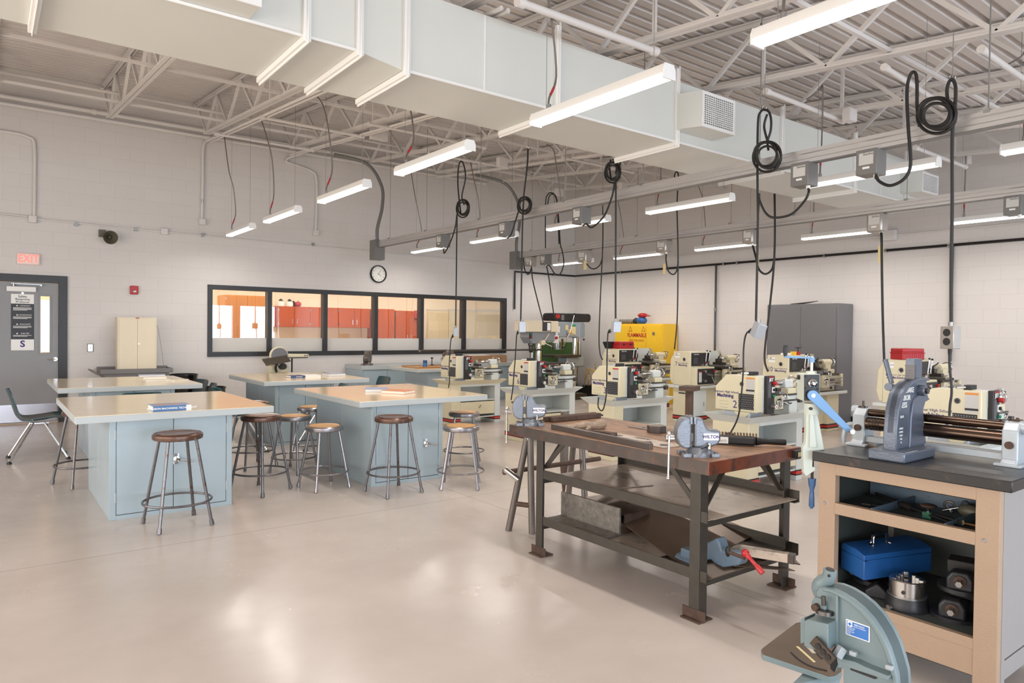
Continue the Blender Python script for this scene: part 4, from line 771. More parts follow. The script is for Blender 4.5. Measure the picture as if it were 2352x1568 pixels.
book((3.27,9.0,.8), .22, .18, .03, .0, 'book_navy', 'navy book spine forward on the back centre table', 'book_navy', title='MACHINING'); book((3.45,8.98,.8), .21, .2, .032, -.02, 'white', 'white-paged book right of the navy one on the back centre table'); book((3.83,9.12,.8), .26, .2, .034, .1, 'book_cover', 'lone pale book at the right on the back centre table')
# ================================================================ MACHINES
def wheel(t, c, R, r, ax, name='handwheel', m='chrome', spokes=3, knob=True):
    c = Vector(c); b = MB().torus(c, R, r, ax, 26, 8); b.lathe([(0,-r),(R*.25,-r),(R*.25,r*1.5),(0,r*1.5)], c, ax, 14); d, s, u = frame(ax)
    for k in range(spokes): a = .5+k*2*PI/spokes; b.beam(c, c+(s*math.cos(a)+u*math.sin(a))*R, r*1.2, r, d)
    o = b.build(name, m, t, world=True)
    if knob: a = .9; q = c+(s*math.cos(a)+u*math.sin(a))*R; k = MB().cyl(q, q+d*R*.7, r*1.1, r*.9, 8).build('crank_knob', 'black', t, world=True); k.parent = o
    return o
def small_lathe(X, Y, num, lab, top_item=True, twisted=0):
    t = thing('bench_lathe', lab, 'lathe', (X+.4, Y+.2, 0)); P = lambda x, y, z: (X+x, Y+y, z)
    def bx(nm, m, x0, y0, z0, x1, y1, z1, bev=0): return MB().box(X+x0,Y+y0,z0,X+x1,Y+y1,z1).build(nm, m, t, bev, world=True)
    # stand
    b = MB(); b.box(X-.06,Y+.03,0,X+.12,Y+.43,.62); bx('left_pedestal','cream',-.06,.03,0,.1,.43,.62,.004)
    bx('right_pedestal','pale_white',.74,.03,0,.84,.43,.62,.004)
    b = MB(); b.box(X+.1,Y+.40,.1,X+.74,Y+.43,.62); b.box(X+.1,Y+.03,.585,X+.74,Y+.05,.62); b.box(X+.1,Y+.04,.36,X+.74,Y+.43,.375); b.box(X+.1,Y+.04,.1,X+.74,Y+.43,.115); b.build('shelf_frame','pale_white',t,world=True)
    d = bx('drawer_front','cream',.105,.032,.15,.735,.045,.345,.003); h = MB().beam(P(.47,.02,.29),P(.44,.02,.25),.012,.012).build('drawer_pull','steel',t,world=True); h.parent = d
    for x0, x1 in ((-.062,.102),(.738,.842)):
        for z0, z1, m in ((.05,.105,'black'),(.062,.092,'stripe_red')): e = .001 if m == 'black' else .002; o = bx('stripe_band', m, x0-e, .028-e, z0, x1+e, .43, z1)
    MB().obox(P(-.0615,.24,.5),(.002,.1,.02)).build('vent_slot','black',t,world=True)
    # chip tray: flared pan
    b = MB(); o_ = [(-.14,-.05,.685),(.92,-.05,.685),(.92,.5,.685),(-.14,.5,.685)]; i_ = [(-.06,.03,.615),(.84,.03,.615),(.84,.43,.615),(-.06,.43,.615)]
    b.add([P(*q) for q in o_+i_]+[P(q[0]+.008*(1 if q[0]<.4 else -1),q[1]+.008*(1 if q[1]<.2 else -1),q[2]) for q in o_]+[P(q[0]+.008*(1 if q[0]<.4 else -1),q[1]+.008*(1 if q[1]<.2 else -1),q[2]+.008) for q in i_], [(0,1,5,4),(1,2,6,5),(2,3,7,6),(3,0,4,7),(4,5,6,7),(8,12,13,9),(9,13,14,10),(10,14,15,11),(11,15,12,8),(12,15,14,13),(0,8,9,1),(1,9,10,2),(2,10,11,3),(3,11,8,0)])
    b.build('chip_tray','cream' if num in '5' else 'pale_white',t,world=True); bx('tray_liner','tray_oil',-.04,.05,.624,.83,.42,.63)
    bx('headstock_foot','light_box',.02,.08,.63,.22,.36,.72,.01); bx('tail_foot','pale_white',.72,.1,.63,.86,.32,.8,.01)
    # headstock cover
    MB().prism([(0,.715),(.0,1.055),(.33,1.055),(.45,.94),(.45,.715)], 0, .1, P(0,0,0), (0,1,0), (0,0,1), (1,0,0)).build('gear_cover','cream',t,.008,world=True)
    MB().prism([(.07,.715),(.12,.66),(.2,.66),(.25,.715)], .01, .09, P(0,0,0), (0,1,0), (0,0,1), (1,0,0)).build('cover_foot','cream',t,.006,world=True)
    bx('headstock','pale_white',.1,.005,.715,.27,.36,1.05,.006); bx('control_panel','panel_black',.13,-.03,.7,.25,.006,1.055,.004)
    fx = X-.0015
    text('Seymour High School', .031, (fx,Y+.325,.89), YL, ZU, 'navy_ink', t, world=True); text('Machining', .046, (fx,Y+.335,.854), YL, ZU, 'navy_ink', t, world=True, bold=.0016); text(num, .1, (fx,Y+.225,.775), YL, ZU, 'navy_ink', t, 'machine_number', world=True)
    MB().cyl((X-.002,Y+.155,.975),(X+.002,Y+.155,.975),.018,n=16).build('spindle_hole','black',t,world=True); MB().torus((X-.002,Y+.155,.975),.018,.004,(1,0,0),16,6).build('hole_ring','cab_grey',t,world=True)
    MB().box(X-.002,Y+.02,.895,X-.0005,Y+.105,1.04).build('warning_label','label_text',t,world=True); MB().box(X-.0026,Y+.02,1.025,X-.001,Y+.105,1.04).build('label_header','orange' if num in '24' else 'stripe_red',t,world=True); MB().box(X-.0026,Y+.02,.912,X-.001,Y+.105,.928).build('label_band','black',t,world=True)
    MB().box(X-.003,Y+.025,.74,X-.0005,Y+.185,.885).build('gear_chart','gear_marks',t,.001,world=True)
    b = MB(); [b.obox((X-.004,Y+.35,.745+.03*k),(.008,.1,.008)) for k in range(3)]; b.build('cover_louvers','cream',t,.002,world=True)
    MB().box(X+.108,Y+.0035,.93,X+.128,Y+.005,1.03).build('spec_label','label_text',t,world=True)
    # panel dressing
    yp = Y-.0315; text('JET', .04, (X+.19,yp,1.018), XR, ZU, 'white', t, world=True, sx=1.2, bold=.001); MB().box(X+.15,yp-.001,1.04,X+.235,yp+.001,1.048).build('logo_bar','red',t,world=True)
    MB().cyl((X+.225,yp,.985),(X+.225,yp-.035,.985),.018,n=16).build('stop_button','red',t,.003,world=True); MB().box(X+.2,yp-.006,.9,X+.24,yp,.95).build('switch_plate','white',t,world=True); MB().cyl((X+.22,yp-.006,.925),(X+.22,yp-.02,.925),.013,n=12).build('selector_knob','black',t,world=True)
    MB().cyl((X+.225,yp,.865),(X+.225,yp-.018,.865),.011,n=12).build('start_button','green',t,world=True); MB().box(X+.14,yp-.0008,.85,X+.185,yp+.001,.99).build('panel_print','tiny_white',t,world=True)
    MB().cyl((X+.205,yp,.77),(X+.205,yp-.045,.77),.022,n=18).build('speed_knob','steel',t,world=True); MB().cyl((X+.205,yp-.045,.77),(X+.205,yp-.048,.77),.02,n=18).build('knob_face','white',t,world=True); MB().beam((X+.2,yp-.049,.78),(X+.21,yp-.049,.757),.007,.002,(0,1,0)).build('knob_pointer','red',t,world=True)
    # bed, carriage, tailstock
    bx('bed','pale_white',.25,.13,.775,.93,.27,.835,.006); bx('bed_ways','dark_steel',.27,.125,.835,.93,.275,.848)
    MB().prism([(.62,.775),(.93,.775),(.9,.68),(.78,.68),(.74,.74),(.66,.76)], .14, .26, P(0,0,0), (1,0,0), (0,0,1), (0,1,0)).build('bed_foot','pale_white',t,.006,world=True)
    MB().lathe([(0,0),(.05,0),(.05,.02),(.062,.022),(.062,.065),(.03,.07),(0,.07)], P(.25,.19,.955), (1,0,0), 24).build('chuck','dark_steel',t,world=True)
    bx('saddle','dark_steel',.4,.08,.848,.54,.3,.87,.003); bx('cross_slide','steel',.43,.03,.87,.51,.3,.893,.003); bx('compound','dark_steel',.44,.06,.893,.5,.2,.925,.003); bx('tool_post','steel',.44,.12,.925,.5,.18,.965,.004)
    b = MB(); b.cyl(P(.47,.15,.965),P(.47,.15,.985),.012); b.tube(sm([P(.47,.15,.985),P(.5,.11,.99),P(.56,.06,1.0)],3),.006,6); b.build('tool_lever','chrome',t,world=True)
    bx('apron','cream',.39,.065,.715,.55,.085,.85,.006); bx('apron_bottom','dark_steel',.39,.07,.71,.55,.09,.716)
    wheel(t,P(.44,.035,.785),.045,.008,(0,-1,0)); wheel(t,P(.51,.01,.845),.022,.006,(0,-1,0),'slide_handle'); MB().cyl(P(.5,.02,.79),P(.53,.0,.77),.006).build('feed_lever','chrome',t,world=True)
    b = MB(); b.cyl(P(.25,.1,.79),P(.93,.1,.79),.009,n=10); b.cyl(P(.25,.1,.76),P(.75,.1,.76),.007,n=10); b.build('lead_screw','dark_steel',t,world=True); bx('screw_bearing','dark_steel',.88,.085,.76,.93,.12,.81,.003)
    bx('tailstock_base','cream',.74,.13,.848,.87,.25,.905,.006); bx('tailstock','pale_white',.73,.15,.905,.87,.23,.99,.014)
    b = MB(); b.cyl(P(.62,.19,.955),P(.73,.19,.955),.017); b.cyl(P(.58,.19,.955),P(.62,.19,.955),.006,.017); [b.torus(P(.65+.02*k,.19,.955),.018,.003,(1,0,0),14,5) for k in range(4)]; b.build('quill','chrome',t,world=True)
    wheel(t,P(.905,.19,.955),.055,.008,(1,0,0),'tail_handwheel'); MB().tube(sm([P(.8,.19,.99),P(.8,.17,1.02),P(.78,.12,1.03)],3),.006,6).build('clamp_lever','chrome',t,world=True)
    # things lying on top of the headstock
    if top_item:
        s = thing('lathe_dog_tool', {'4': 'small dark tool block on top of the rightmost small lathe', '2': 'small dark tool block on the small lathe behind the front vise', '3': 'small dark tool block on the middle small lathe', '6': 'small dark tool block on the small lathe before the drill presses', '5': 'small dark tool block on the farthest small lathe'}[num], 'tool', P(.1,.12,1.055))
        MB().box(X+.06,Y+.09,1.055,X+.17,Y+.14,1.09).build('block','black',s,.004,world=True); MB().cyl(P(.06,.13,1.073),P(-.01,.16,1.073),.012,.008).build('stem','chrome',s,world=True)
    return t
small_lathe(5.66, 1.93, '4', 'cream small lathe number 4 behind the roller machine at the right edge')
small_lathe(5.65, 3.74, '2', 'cream small lathe number 2 with the cord in front, behind the brown workbench')
small_lathe(5.66, 5.48, '3', 'cream small lathe number 3, in the middle of the near row')
small_lathe(5.64, 7.08, '6', 'cream small lathe number 6 in front of the drill presses')
small_lathe(5.66, 8.86, '5', 'cream small lathe farthest in the near row, beside the last window pane')

def big_lathe(X, Y, num, lab):
    t = thing('engine_lathe', lab, 'lathe', (X+.7, Y+.2, 0)); P = lambda x, y, z: (X+x, Y+y, z)
    def bx(nm, m, x0, y0, z0, x1, y1, z1, bev=0): return MB().box(X+x0,Y+y0,z0,X+x1,Y+y1,z1).build(nm, m, t, bev, world=True)
    bx('left_cabinet','cream',.05,.0,.0,.42,.38,.56,.005); d = bx('cabinet_door','pale_white',.09,-.012,.1,.4,.0,.52,.004); h = MB().cyl(P(.33,-.02,.33),P(.33,-.02,.26),.008,n=8).build('door_handle','chrome',t,world=True); h.parent = d
    bx('center_panel','cream',.42,.06,.0,1.05,.36,.56); bx('right_cabinet','cream',1.05,.0,.0,1.38,.38,.56,.005)
    MB().obox(P(.048,.2,.47),(.003,.13,.02)).build('vent_slot','black',t,world=True)
    for z0, z1, m, e in ((.04,.11,'black',.002),(.06,.09,'stripe_red',.004)): bx('stripe_band',m,.05-e,-.012-e,z0,.42+e,.38,z1); bx('stripe_band',m,1.05-e,-.0-e,z0,1.38+e,.38,z1); bx('stripe_band',m,.42,.06-e,z0,1.05,.3,z1)
    bx('chip_pan','pale_white',-.03,-.07,.555,1.5,.45,.6,.008); bx('pan_liner','tray_oil',.4,-.05,.6,1.46,.42,.604)
    bx('headstock','cream',.0,.0,.6,.47,.34,1.145,.01); MB().prism([(.34,.62),(.34,1.1),(.40,1.02),(.42,.75),(.38,.62)],.0,.1,P(0,0,0),(0,1,0),(0,0,1),(1,0,0)).build('belt_cover','cream',t,.01,world=True)
    bx('gearbox','cream',.03,-.09,.61,.5,.02,.9,.008); bx('gearbox_panel','panel_black',.07,-.1,.625,.49,-.09,.875,.003); bx('head_panel','panel_black',.02,-.012,.915,.47,.0,1.125,.003)
    fx = X-.0015; text('Seymour High School', .024, (fx,Y+.15 if len(num)<2 else Y+.125,.958), YL, ZU, 'navy_ink', t, world=True); text('Machining', .043, (fx,Y+.15 if len(num)<2 else Y+.125,.925), YL, ZU, 'navy_ink', t, world=True, bold=.001)
    text(num, .1, (fx,Y+.285,.94), YL, ZU, 'navy_ink', t, 'machine_number', world=True, sx=.8)
    b = MB().box(X-.0015,Y+.21,1.04,X-.0004,Y+.31,1.115).build('maker_label','white',t,world=True); text('JET', .022, (fx-.0005,Y+.275,1.1), YL, ZU, 'black', t, world=True, bold=.001); MB().box(X-.0022,Y+.21,1.078,X-.001,Y+.31,1.083).build('label_rule','black',t,world=True)
    MB().cyl((X-.003,Y+.12,1.02),(X+.002,Y+.12,1.02),.026,n=20).build('spindle_hole','black',t,world=True); MB().torus((X-.003,Y+.12,1.02),.027,.005,(1,0,0),18,6).build('hole_ring','steel',t,world=True); MB().ell((X-.001,Y+.05,.985),(.002,.009,.018)).build('sight_glass','pale_white',t,world=True)
    yp = Y-.0135; text('GHB-1340A', .026, (X+.13,yp,1.1), XR, ZU, 'white', t, world=True); MB().box(X+.06,yp-.001,.95,X+.17,yp,1.05).build('speed_chart','gear_marks',t,world=True)
    text('JET', .034, (X+.4,yp,.935), XR, ZU, 'white', t, world=True, sx=1.3, bold=.001); MB().box(X+.36,yp-.001,.957,X+.44,yp,.967).build('logo_bar','red',t,world=True)
    for x, z, L_ in ((.33,1.03,.12),(.41,1.04,.1)):
        b = MB(); b.cyl(P(x,-.012,z-.05),P(x,-.05,z-.05),.018); b.cyl(P(x,-.045,z-.05),P(x+.01,-.06,z+L_),.007); b.build('speed_lever','chrome',t,world=True); MB().ell(P(x+.01,-.06,z+L_+.01),.014).build('lever_knob','black',t,world=True)
    MB().cyl(P(.27,-.012,.94),P(.27,-.05,.94),.022).build('feed_knob','chrome',t,world=True)
    for x, z in ((.22,.83),(.22,.68),(.33,.78)): MB().cyl(P(x,-.1,z),P(x,-.14,z),.021).build('gear_knob','chrome',t,world=True)
    b = MB(); b.cyl(P(.38,-.13,.75),P(.44,-.14,.64),.006); b.cyl(P(.25,-.14,.78),P(.38,-.14,.77),.006); b.cyl(P(.38,-.1,.77),P(.38,-.15,.77),.014); b.build('shift_lever','chrome',t,world=True)
    MB().box(X+.09,Y-.1015,.66,X+.16,Y-.1,.83).build('instruction_plate','label_text',t,world=True); MB().box(X+.09,Y-.1022,.815,X+.16,Y-.1015,.83).build('plate_header','stripe_red',t,world=True)
    MB().cyl(P(.47,-.1,.83),P(.47,-.125,.83),.016).build('stop_button','red',t,world=True); MB().cyl(P(.47,-.1,.7),P(.47,-.112,.7),.011).build('start_button','green',t,world=True)
    MB().lathe([(0,0),(.05,0),(.05,.03),(.085,.032),(.095,.045),(.095,.11),(.085,.12),(.03,.122),(0,.122)],P(.47,.16,1.02),(1,0,0),28).build('chuck','dark_steel',t,world=True)
    MB().add([P(.42,.4,.86),P(.42,.4,1.14),P(1.22,.4,1.14),P(1.36,.4,.86),P(.42,.385,.86),P(.42,.385,1.14),P(1.22,.385,1.14),P(1.36,.385,.86)],[(0,1,2,3),(7,6,5,4),(1,5,6,2),(2,6,7,3),(0,4,5,1),(0,3,7,4)]).build('splash_guard','pale_white',t,world=True)
    MB().add([P(1.22,.4,1.14),P(1.36,.4,.86),P(1.36,.3,.86),P(1.24,.34,1.14),P(1.215,.4,1.14),P(1.35,.4,.86)],[(0,1,2,3),(4,3,2,5)]).build('guard_wing','cream',t,world=True)
    bx('bed','cream',.5,.04,.73,1.5,.3,.83,.008); bx('bed_ways','dark_steel',.5,.03,.83,1.5,.31,.855); bx('bed_web','cream',.5,.08,.6,1.38,.26,.73); bx('bed_end','cream',1.44,.0,.66,1.5,.3,.85,.008)
    b = MB(); [b.cyl(P(.5,-.0,z),P(1.46,-.0,z),r,n=10) for z, r in ((.79,.012),(.74,.011),(.69,.01))]; b.build('feed_rods','steel',t,world=True); MB().box(X+1.05,Y-.0,.755,X+1.25,Y+.04,.775).build('name_strip','dark_steel',t,world=True)
    bx('apron','cream',.8,-.06,.66,1.0,-.01,.855,.01); bx('saddle','dark_steel',.74,-.06,.855,1.06,.32,.885,.004); bx('cross_slide','steel',.84,-.06,.885,.94,.3,.915,.004); bx('compound','dark_steel',.86,.0,.915,.93,.22,.96,.006); bx('tool_post','dark_steel',.85,.08,.96,.93,.16,1.02,.006)
    b = MB(); b.cyl(P(.89,.12,1.02),P(.89,.12,1.05),.014); b.tube(sm([P(.89,.12,1.05),P(.86,.07,1.07),P(.8,.02,1.1)],3),.007,6); b.build('tool_lever','black',t,world=True)
    wheel(t,P(.84,-.1,.75),.055,.009,(0,-1,0)); wheel(t,P(.92,-.1,.87),.035,.012,(0,-1,0),'slide_handwheel'); MB().cyl(P(.96,.05,.93),P(1.05,-.0,.93),.014,.009).build('compound_handle','chrome',t,world=True); MB().cyl(P(.98,-.07,.7),P(1.08,-.1,.73),.007).build('feed_lever','chrome',t,world=True); MB().ell(P(1.0,-.08,.66),.02).build('lever_ball','black',t,world=True)
    bx('tailstock_base','cream',1.18,.06,.855,1.36,.26,.92,.01); MB().cyl(P(1.14,.16,1.02),P(1.38,.16,1.02),.05,n=20).build('tailstock_barrel','cream',t,world=True); bx('tailstock_web','cream',1.2,.11,.91,1.34,.21,1.0,.01)
    b = MB(); b.cyl(P(1.05,.16,1.02),P(1.14,.16,1.02),.022); b.cyl(P(.98,.16,1.02),P(1.05,.16,1.02),.04,.032) if num == '10' else 0; b.cyl(P(.95 if num == '10' else 1.02,.16,1.02),P(.98 if num == '10' else 1.05,.16,1.02),.005,.02); b.build('quill','chrome' if num != '10' else 'dark_steel',t,world=True)
    wheel(t,P(1.42,.16,1.02),.065,.01,(1,0,0),'tail_handwheel')
    return t
big_lathe(8.95, 8.7, '8', 'large cream lathe number 8 with a red case on top, before the yellow cabinet')
big_lathe(8.95, 7.12, '7', 'large cream lathe number 7, left of the grey cabinet')
big_lathe(8.95, 5.42, '10', 'large cream lathe number 10 standing before the grey cabinet')
big_lathe(8.95, 3.8, '9', 'large cream lathe with a red plastic case on top, nearest the right edge')
def small_case(c, s, lab, m='red', rot=0, ribs=True, latch=True):
    t = thing('tool_case', lab, 'case', c, rot); w, d, h = s
    MB().box(-w/2,-d/2,0,w/2,d/2,h*.58).build('case_body', m, t, .008); MB().box(-w/2-.006,-d/2-.006,h*.56,w/2+.006,d/2+.006,h*.66).build('rim', m, t, .003); MB().box(-w/2,-d/2,h*.64,w/2,d/2,h).build('lid', m, t, .012)
    if latch:
        for x in (-w*.25, w*.25): MB().box(x-.02,-d/2-.012,h*.5,x+.02,-d/2-.0,h*.74).build('latch','black',t,.003)
    if ribs:
        b = MB(); [b.box(-w/2+.02+(w-.04)*k/9-.003,-d/2-.004,.01,-w/2+.02+(w-.04)*k/9+.003,-d/2,h*.54) for k in range(10)]; b.build('ribs', m, t)
    return t
small_case((9.17,3.95,1.146),(.3,.22,.14),'red ribbed plastic case on top of the rightmost large lathe', rot=-.5, latch=False)
small_case((9.2,8.83,1.146),(.36,.2,.13),'red toolbox with black latches on top of lathe 8', ribs=False)
t = thing('plastic_bin', 'black tapered bin standing beside the red toolbox on lathe 8', 'bin', (8.985,8.98,1.146)); MB().add([(-.03,-.06,0),(.03,-.06,0),(.03,.06,0),(-.03,.06,0),(-.06,-.1,.12),(.04,-.1,.12),(.04,.1,.12),(-.06,.1,.12)],[(0,3,2,1),(0,1,5,4),(1,2,6,5),(2,3,7,6),(3,0,4,7)]).build('shell','black',t); MB().torus((-.01,0,.12),.07,.006,n=20).build('rim','black',t)
for k, (x, y, m, s, lab) in enumerate(((9.1,5.55,'white',(.16,.08,.03),'white box of inserts lying on top of lathe 10'),(9.2,5.5,'yellow',(.06,.06,.05),'small yellow package on top of lathe 10'),(9.3,5.5,'red',(.08,.05,.05),'small red box on top of lathe 10'))):
    t = thing('small_box', lab, 'box', (x,y,1.146)); MB().box(-s[0]/2,-s[1]/2,0,s[0]/2,s[1]/2,s[2]*.8).build('body',m,t,.002); MB().box(-s[0]/2-.001,-s[1]/2-.001,s[2]*.8,s[0]/2+.001,s[1]/2+.001,s[2]).build('lid',m,t,.002)
t = thing('tee_wrench', 'black T-handled chuck wrench upright behind lathe 10', 'wrench', (9.62,5.5,1.146)); MB().cyl((9.42,5.56,1.146),(9.42,5.56,1.25),.008).build('shaft','black',t,world=True); MB().cyl((9.34,5.56,1.25),(9.5,5.56,1.25),.006).build('cross_bar','black',t,world=True)

# drill press / mill pair
X, Y = 10.0, 11.35
q = PX(1165+80, 760, 9.9)
def milling(X, Y):   # left, cream head, bench mill
    t = thing('milling_machine', 'cream-headed bench mill left of the black-topped drill press', 'mill', (X, Y, 0)); P = lambda x, y, z: (X+x, Y+y, z)
    MB().box(X-.35,Y-.3,0,X+.35,Y+.3,.75).build('stand','teal_base',t,.01,world=True); MB().box(X-.45,Y-.35,.75,X+.45,Y+.3,.82).build('table_base','dark_steel',t,.008,world=True)
    MB().cyl(P(.05,.1,.82),P(.05,.1,1.5),.06).build('column','chrome',t,world=True); MB().cyl(P(-.12,.1,.82),P(-.12,.1,1.4),.03).build('guide_column','steel',t,world=True)
    MB().box(X-.5,Y-.22,1.43,X+.3,Y+.2,1.65).build('head_cover','cream_cab',t,.012,world=True); MB().box(X-.12,Y-.226,1.445,X+.1,Y-.22,1.63).build('speed_plate','poster_dark',t,world=True); MB().box(X-.0,Y-.23,1.46,X+.085,Y-.226,1.61).build('instruction_card','white',t,world=True)
    MB().prism([(-.42,1.43),(-.42,1.32),(-.33,1.2),(-.18,1.2),(-.14,1.26),(.24,1.24),(.24,1.43)],-.18,.12,P(0,0,0),(1,0,0),(0,0,1),(0,1,0)).build('quill_housing','drill_grey',t,.01,world=True)
    MB().lathe([(0,0),(.03,.0),(.045,.03),(.045,.12),(.06,.14),(.06,.2),(0,.2)],P(-.25,-.03,1.02),n=18).build('drill_chuck','dark_steel',t,world=True)
    b = MB(); c = Vector(P(-.1,-.24,1.22)); b.cyl(c,c+Vector((0,.08,0)),.05); b.build('feed_hub','cream_cab',t,world=True)
    for a in (.9,-.35,2.2+PI/2): d = Vector((math.cos(a),0,math.sin(a))); h = MB().cyl(c,c+d*.22,.009).build('feed_handle','cream_cab',t,world=True)
    MB().box(X-.42,Y-.2,1.3,X-.36,Y-.18,1.41).build('switch_box','black',t,world=True); MB().cyl(P(-.39,-.2,1.38),P(-.39,-.21,1.38),.015).build('start_button','green',t,world=True); MB().cyl(P(-.39,-.2,1.33),P(-.39,-.21,1.33),.015).build('stop_button','red',t,world=True)
    return t
c = PX(1240, 780, 8.9); milling(c.x, c.y)
def drill(X, Y):
    t = thing('drill_press', 'grey-blue drill press with black belt cover in the room corner', 'drill press', (X, Y, 0)); P = lambda x, y, z: (X+x, Y+y, z)
    MB().box(X-.3,Y-.3,0,X+.35,Y+.3,.12).build('base','dark_steel',t,.01,world=True); MB().cyl(P(.3,.05,.12),P(.3,.05,1.5),.06).build('column','chrome',t,world=True); MB().cyl(P(.44,.05,.7),P(.44,.05,1.4),.03).build('rack','steel',t,world=True)
    b = MB(); pr = [(-.5,1.7),(-.46,1.65),(.5,1.65),(.54,1.7),(.54,1.79),(.5,1.83),(-.46,1.83),(-.5,1.79)]; b.prism(pr,-.2,.2,P(0,0,0),(1,0,0),(0,0,1),(0,1,0)); b.build('belt_cover','black',t,.02,world=True)
    MB().box(X-.47,Y-.207,1.72,X-.36,Y-.2,1.8).build('maker_plate','red',t,world=True); MB().box(X-.32,Y-.205,1.68,X-.24,Y-.2,1.79).build('hinge_plate','cab_grey',t,world=True)
    MB().box(X-.42,Y-.2,1.32,X+.2,Y+.18,1.65).build('head','drill_blue',t,.02,world=True); b = MB(); b.cyl(P(.33,-.02,1.3),P(.33,-.02,1.64),.13,n=24); [b.box(X+.33+.13*math.cos(a)-.006,Y-.02+.13*math.sin(a)-.006,1.34,X+.33+.14*math.cos(a)+.006,Y-.02+.14*math.sin(a)+.006,1.6) for a in [i*PI/8 for i in range(16)]]; b.build('motor','drill_blue',t,world=True)
    MB().box(X-.04,Y-.206,1.38,X+.09,Y-.2,1.58).build('chart_label','tag',t,world=True); MB().box(X-.04,Y-.208,1.55,X+.09,Y-.204,1.59).build('label_header','green',t,world=True); MB().box(X-.2,Y-.206,1.48,X-.12,Y-.2,1.58).build('warning_label','tag',t,world=True); MB().box(X-.4,Y-.206,1.42,X-.36,Y-.2,1.55).build('dial_label','white',t,world=True)
    c = Vector(P(-.12,-.26,1.43)); MB().cyl(c,c+Vector((0,.07,0)),.055).build('feed_hub','chrome',t,world=True)
    for a in (1.35,-.4,-2.2): d = Vector((math.cos(a),-.1,math.sin(a))); h = MB().cyl(c,c+d*.38,.009).build('feed_handle','chrome',t,world=True); k = MB().ell(c+d*.39,.024).build('knob','black',t,world=True); k.parent = h
    MB().cyl(P(-.28,-.05,1.32),P(-.28,-.05,1.2),.05).build('quill','chrome',t,world=True); MB().lathe([(0,0),(.02,0),(.04,.04),(.04,.09),(0,.09)],P(-.28,-.05,1.12)).build('drill_chuck','dark_steel',t,world=True)
    b = MB(); b.lathe([(.13,.0),(.13,.23),(.126,.23),(.126,.0)],P(-.28,-.05,1.06),n=24,cap=False); b.build('chip_guard','clear_plastic',t,world=True)
    MB().box(X-.5,Y-.22,.9,X+.25,Y+.2,.95).build('work_table','dark_steel',t,.008,world=True); MB().box(X-.46,Y-.21,1.32,X-.42,Y-.18,1.5).build('switch_bracket','white',t,world=True); MB().cyl(P(-.5,-.25,1.31),P(-.5,-.28,1.31),.03).build('stop_button','red',t,world=True); MB().box(X-.56,Y-.25,1.2,X-.42,Y-.2,1.36).build('switch_box','white',t,.004,world=True)
    MB().box(X-.1,Y-.15,.68,X+.4,Y+.15,.9).build('table_bracket','drill_blue',t,.03,world=True)
    return t
c = PX(1300, 780, 9.95); drill(c.x, c.y)
c = Vector((10.45, 12.12, 0)); t = thing('guarded_press', 'dark green guarded machine behind the drill presses', 'machine', (c.x,c.y,0)); MB().box(c.x-.45,c.y-.3,0,c.x+.4,c.y+.3,.72).build('stand','teal_base',t,.01,world=True); MB().box(c.x-.5,c.y-.3,.75,c.x+.42,c.y+.25,1.2).build('guard','green_guard',t,.01,world=True); MB().box(c.x-.5,c.y-.31,.72,c.x+.42,c.y+.3,.75).build('table','dark_steel',t,world=True)
# coil of cables and crate in the corner
c = Vector((10.95, 11.05, 0)); t = thing('cable_heap', 'tangled heap of tan cables in a black crate in the room corner', 'cables', (c.x, c.y, 0)); MB().box(c.x-.35,c.y-.4,0,c.x+.2,c.y+.35,.26).build('crate','black',t,.01,world=True)
for k in range(11):
    a0 = random.uniform(0,6); R_ = random.uniform(.18,.38); cc = Vector((c.x-.1+random.uniform(-.12,.12), c.y+random.uniform(-.2,.2), random.uniform(.3,.5)))
    MB().tube([cc+Vector((math.cos(a)*R_*.8, math.sin(a)*R_, .18*math.sin(2*a+a0)+.08*math.cos(a+a0))) for a in [2*PI*i/26 for i in range(26)]], .009, 6, True).build('cable_loop', 'yellow' if k in (3,8) else 'cable_tan', t, world=True)
# yellow flammable cabinet
x0, y0, y1, h = XB-.48, 9.3, 10.62, 1.62
t = thing('flammable_cabinet', 'bright yellow flammable storage cabinet by the right wall', 'cabinet', (x0+.2,(y0+y1)/2,0)); MB().box(x0,y0,0,XB-.03,y1,h).build('carcass','yellow',t,.004,world=True)
ym = y0+.5
for a, c in ((y0+.02,y0+.42),(y0+.43,y1-.02)): MB().box(x0-.02,a,.06,x0-.001,c,h-.03).build('door','yellow',t,.003,world=True)
MB().cyl((x0-.03,y0+.22,1.42),(x0-.02,y0+.22,1.42),.035).build('lock_paddle','steel',t,world=True)
text('FLAMMABLE', .115, (x0-.0215,9.98,1.38), YL, ZU, 'red', t, world=True, bold=.003, sx=.85); text('KEEP FIRE AWAY', .07, (x0-.0215,9.98,1.27), YL, ZU, 'red', t, world=True, sx=.8)
for y in (9.8,10.16): b = MB(); b.prism([(-.055,0),(.055,0),(0,.11)],0,.001,(x0-.0215,y,1.46),(0,-1,0),(0,0,1),(-1,0,0)); b.build('hazard_triangle','red',t,world=True); b = MB(); b.prism([(-.038,0),(.038,0),(0,.075)],0,.001,(x0-.0228,y,1.47),(0,-1,0),(0,0,1),(-1,0,0)); b.build('hazard_symbol','yellow',t,world=True)
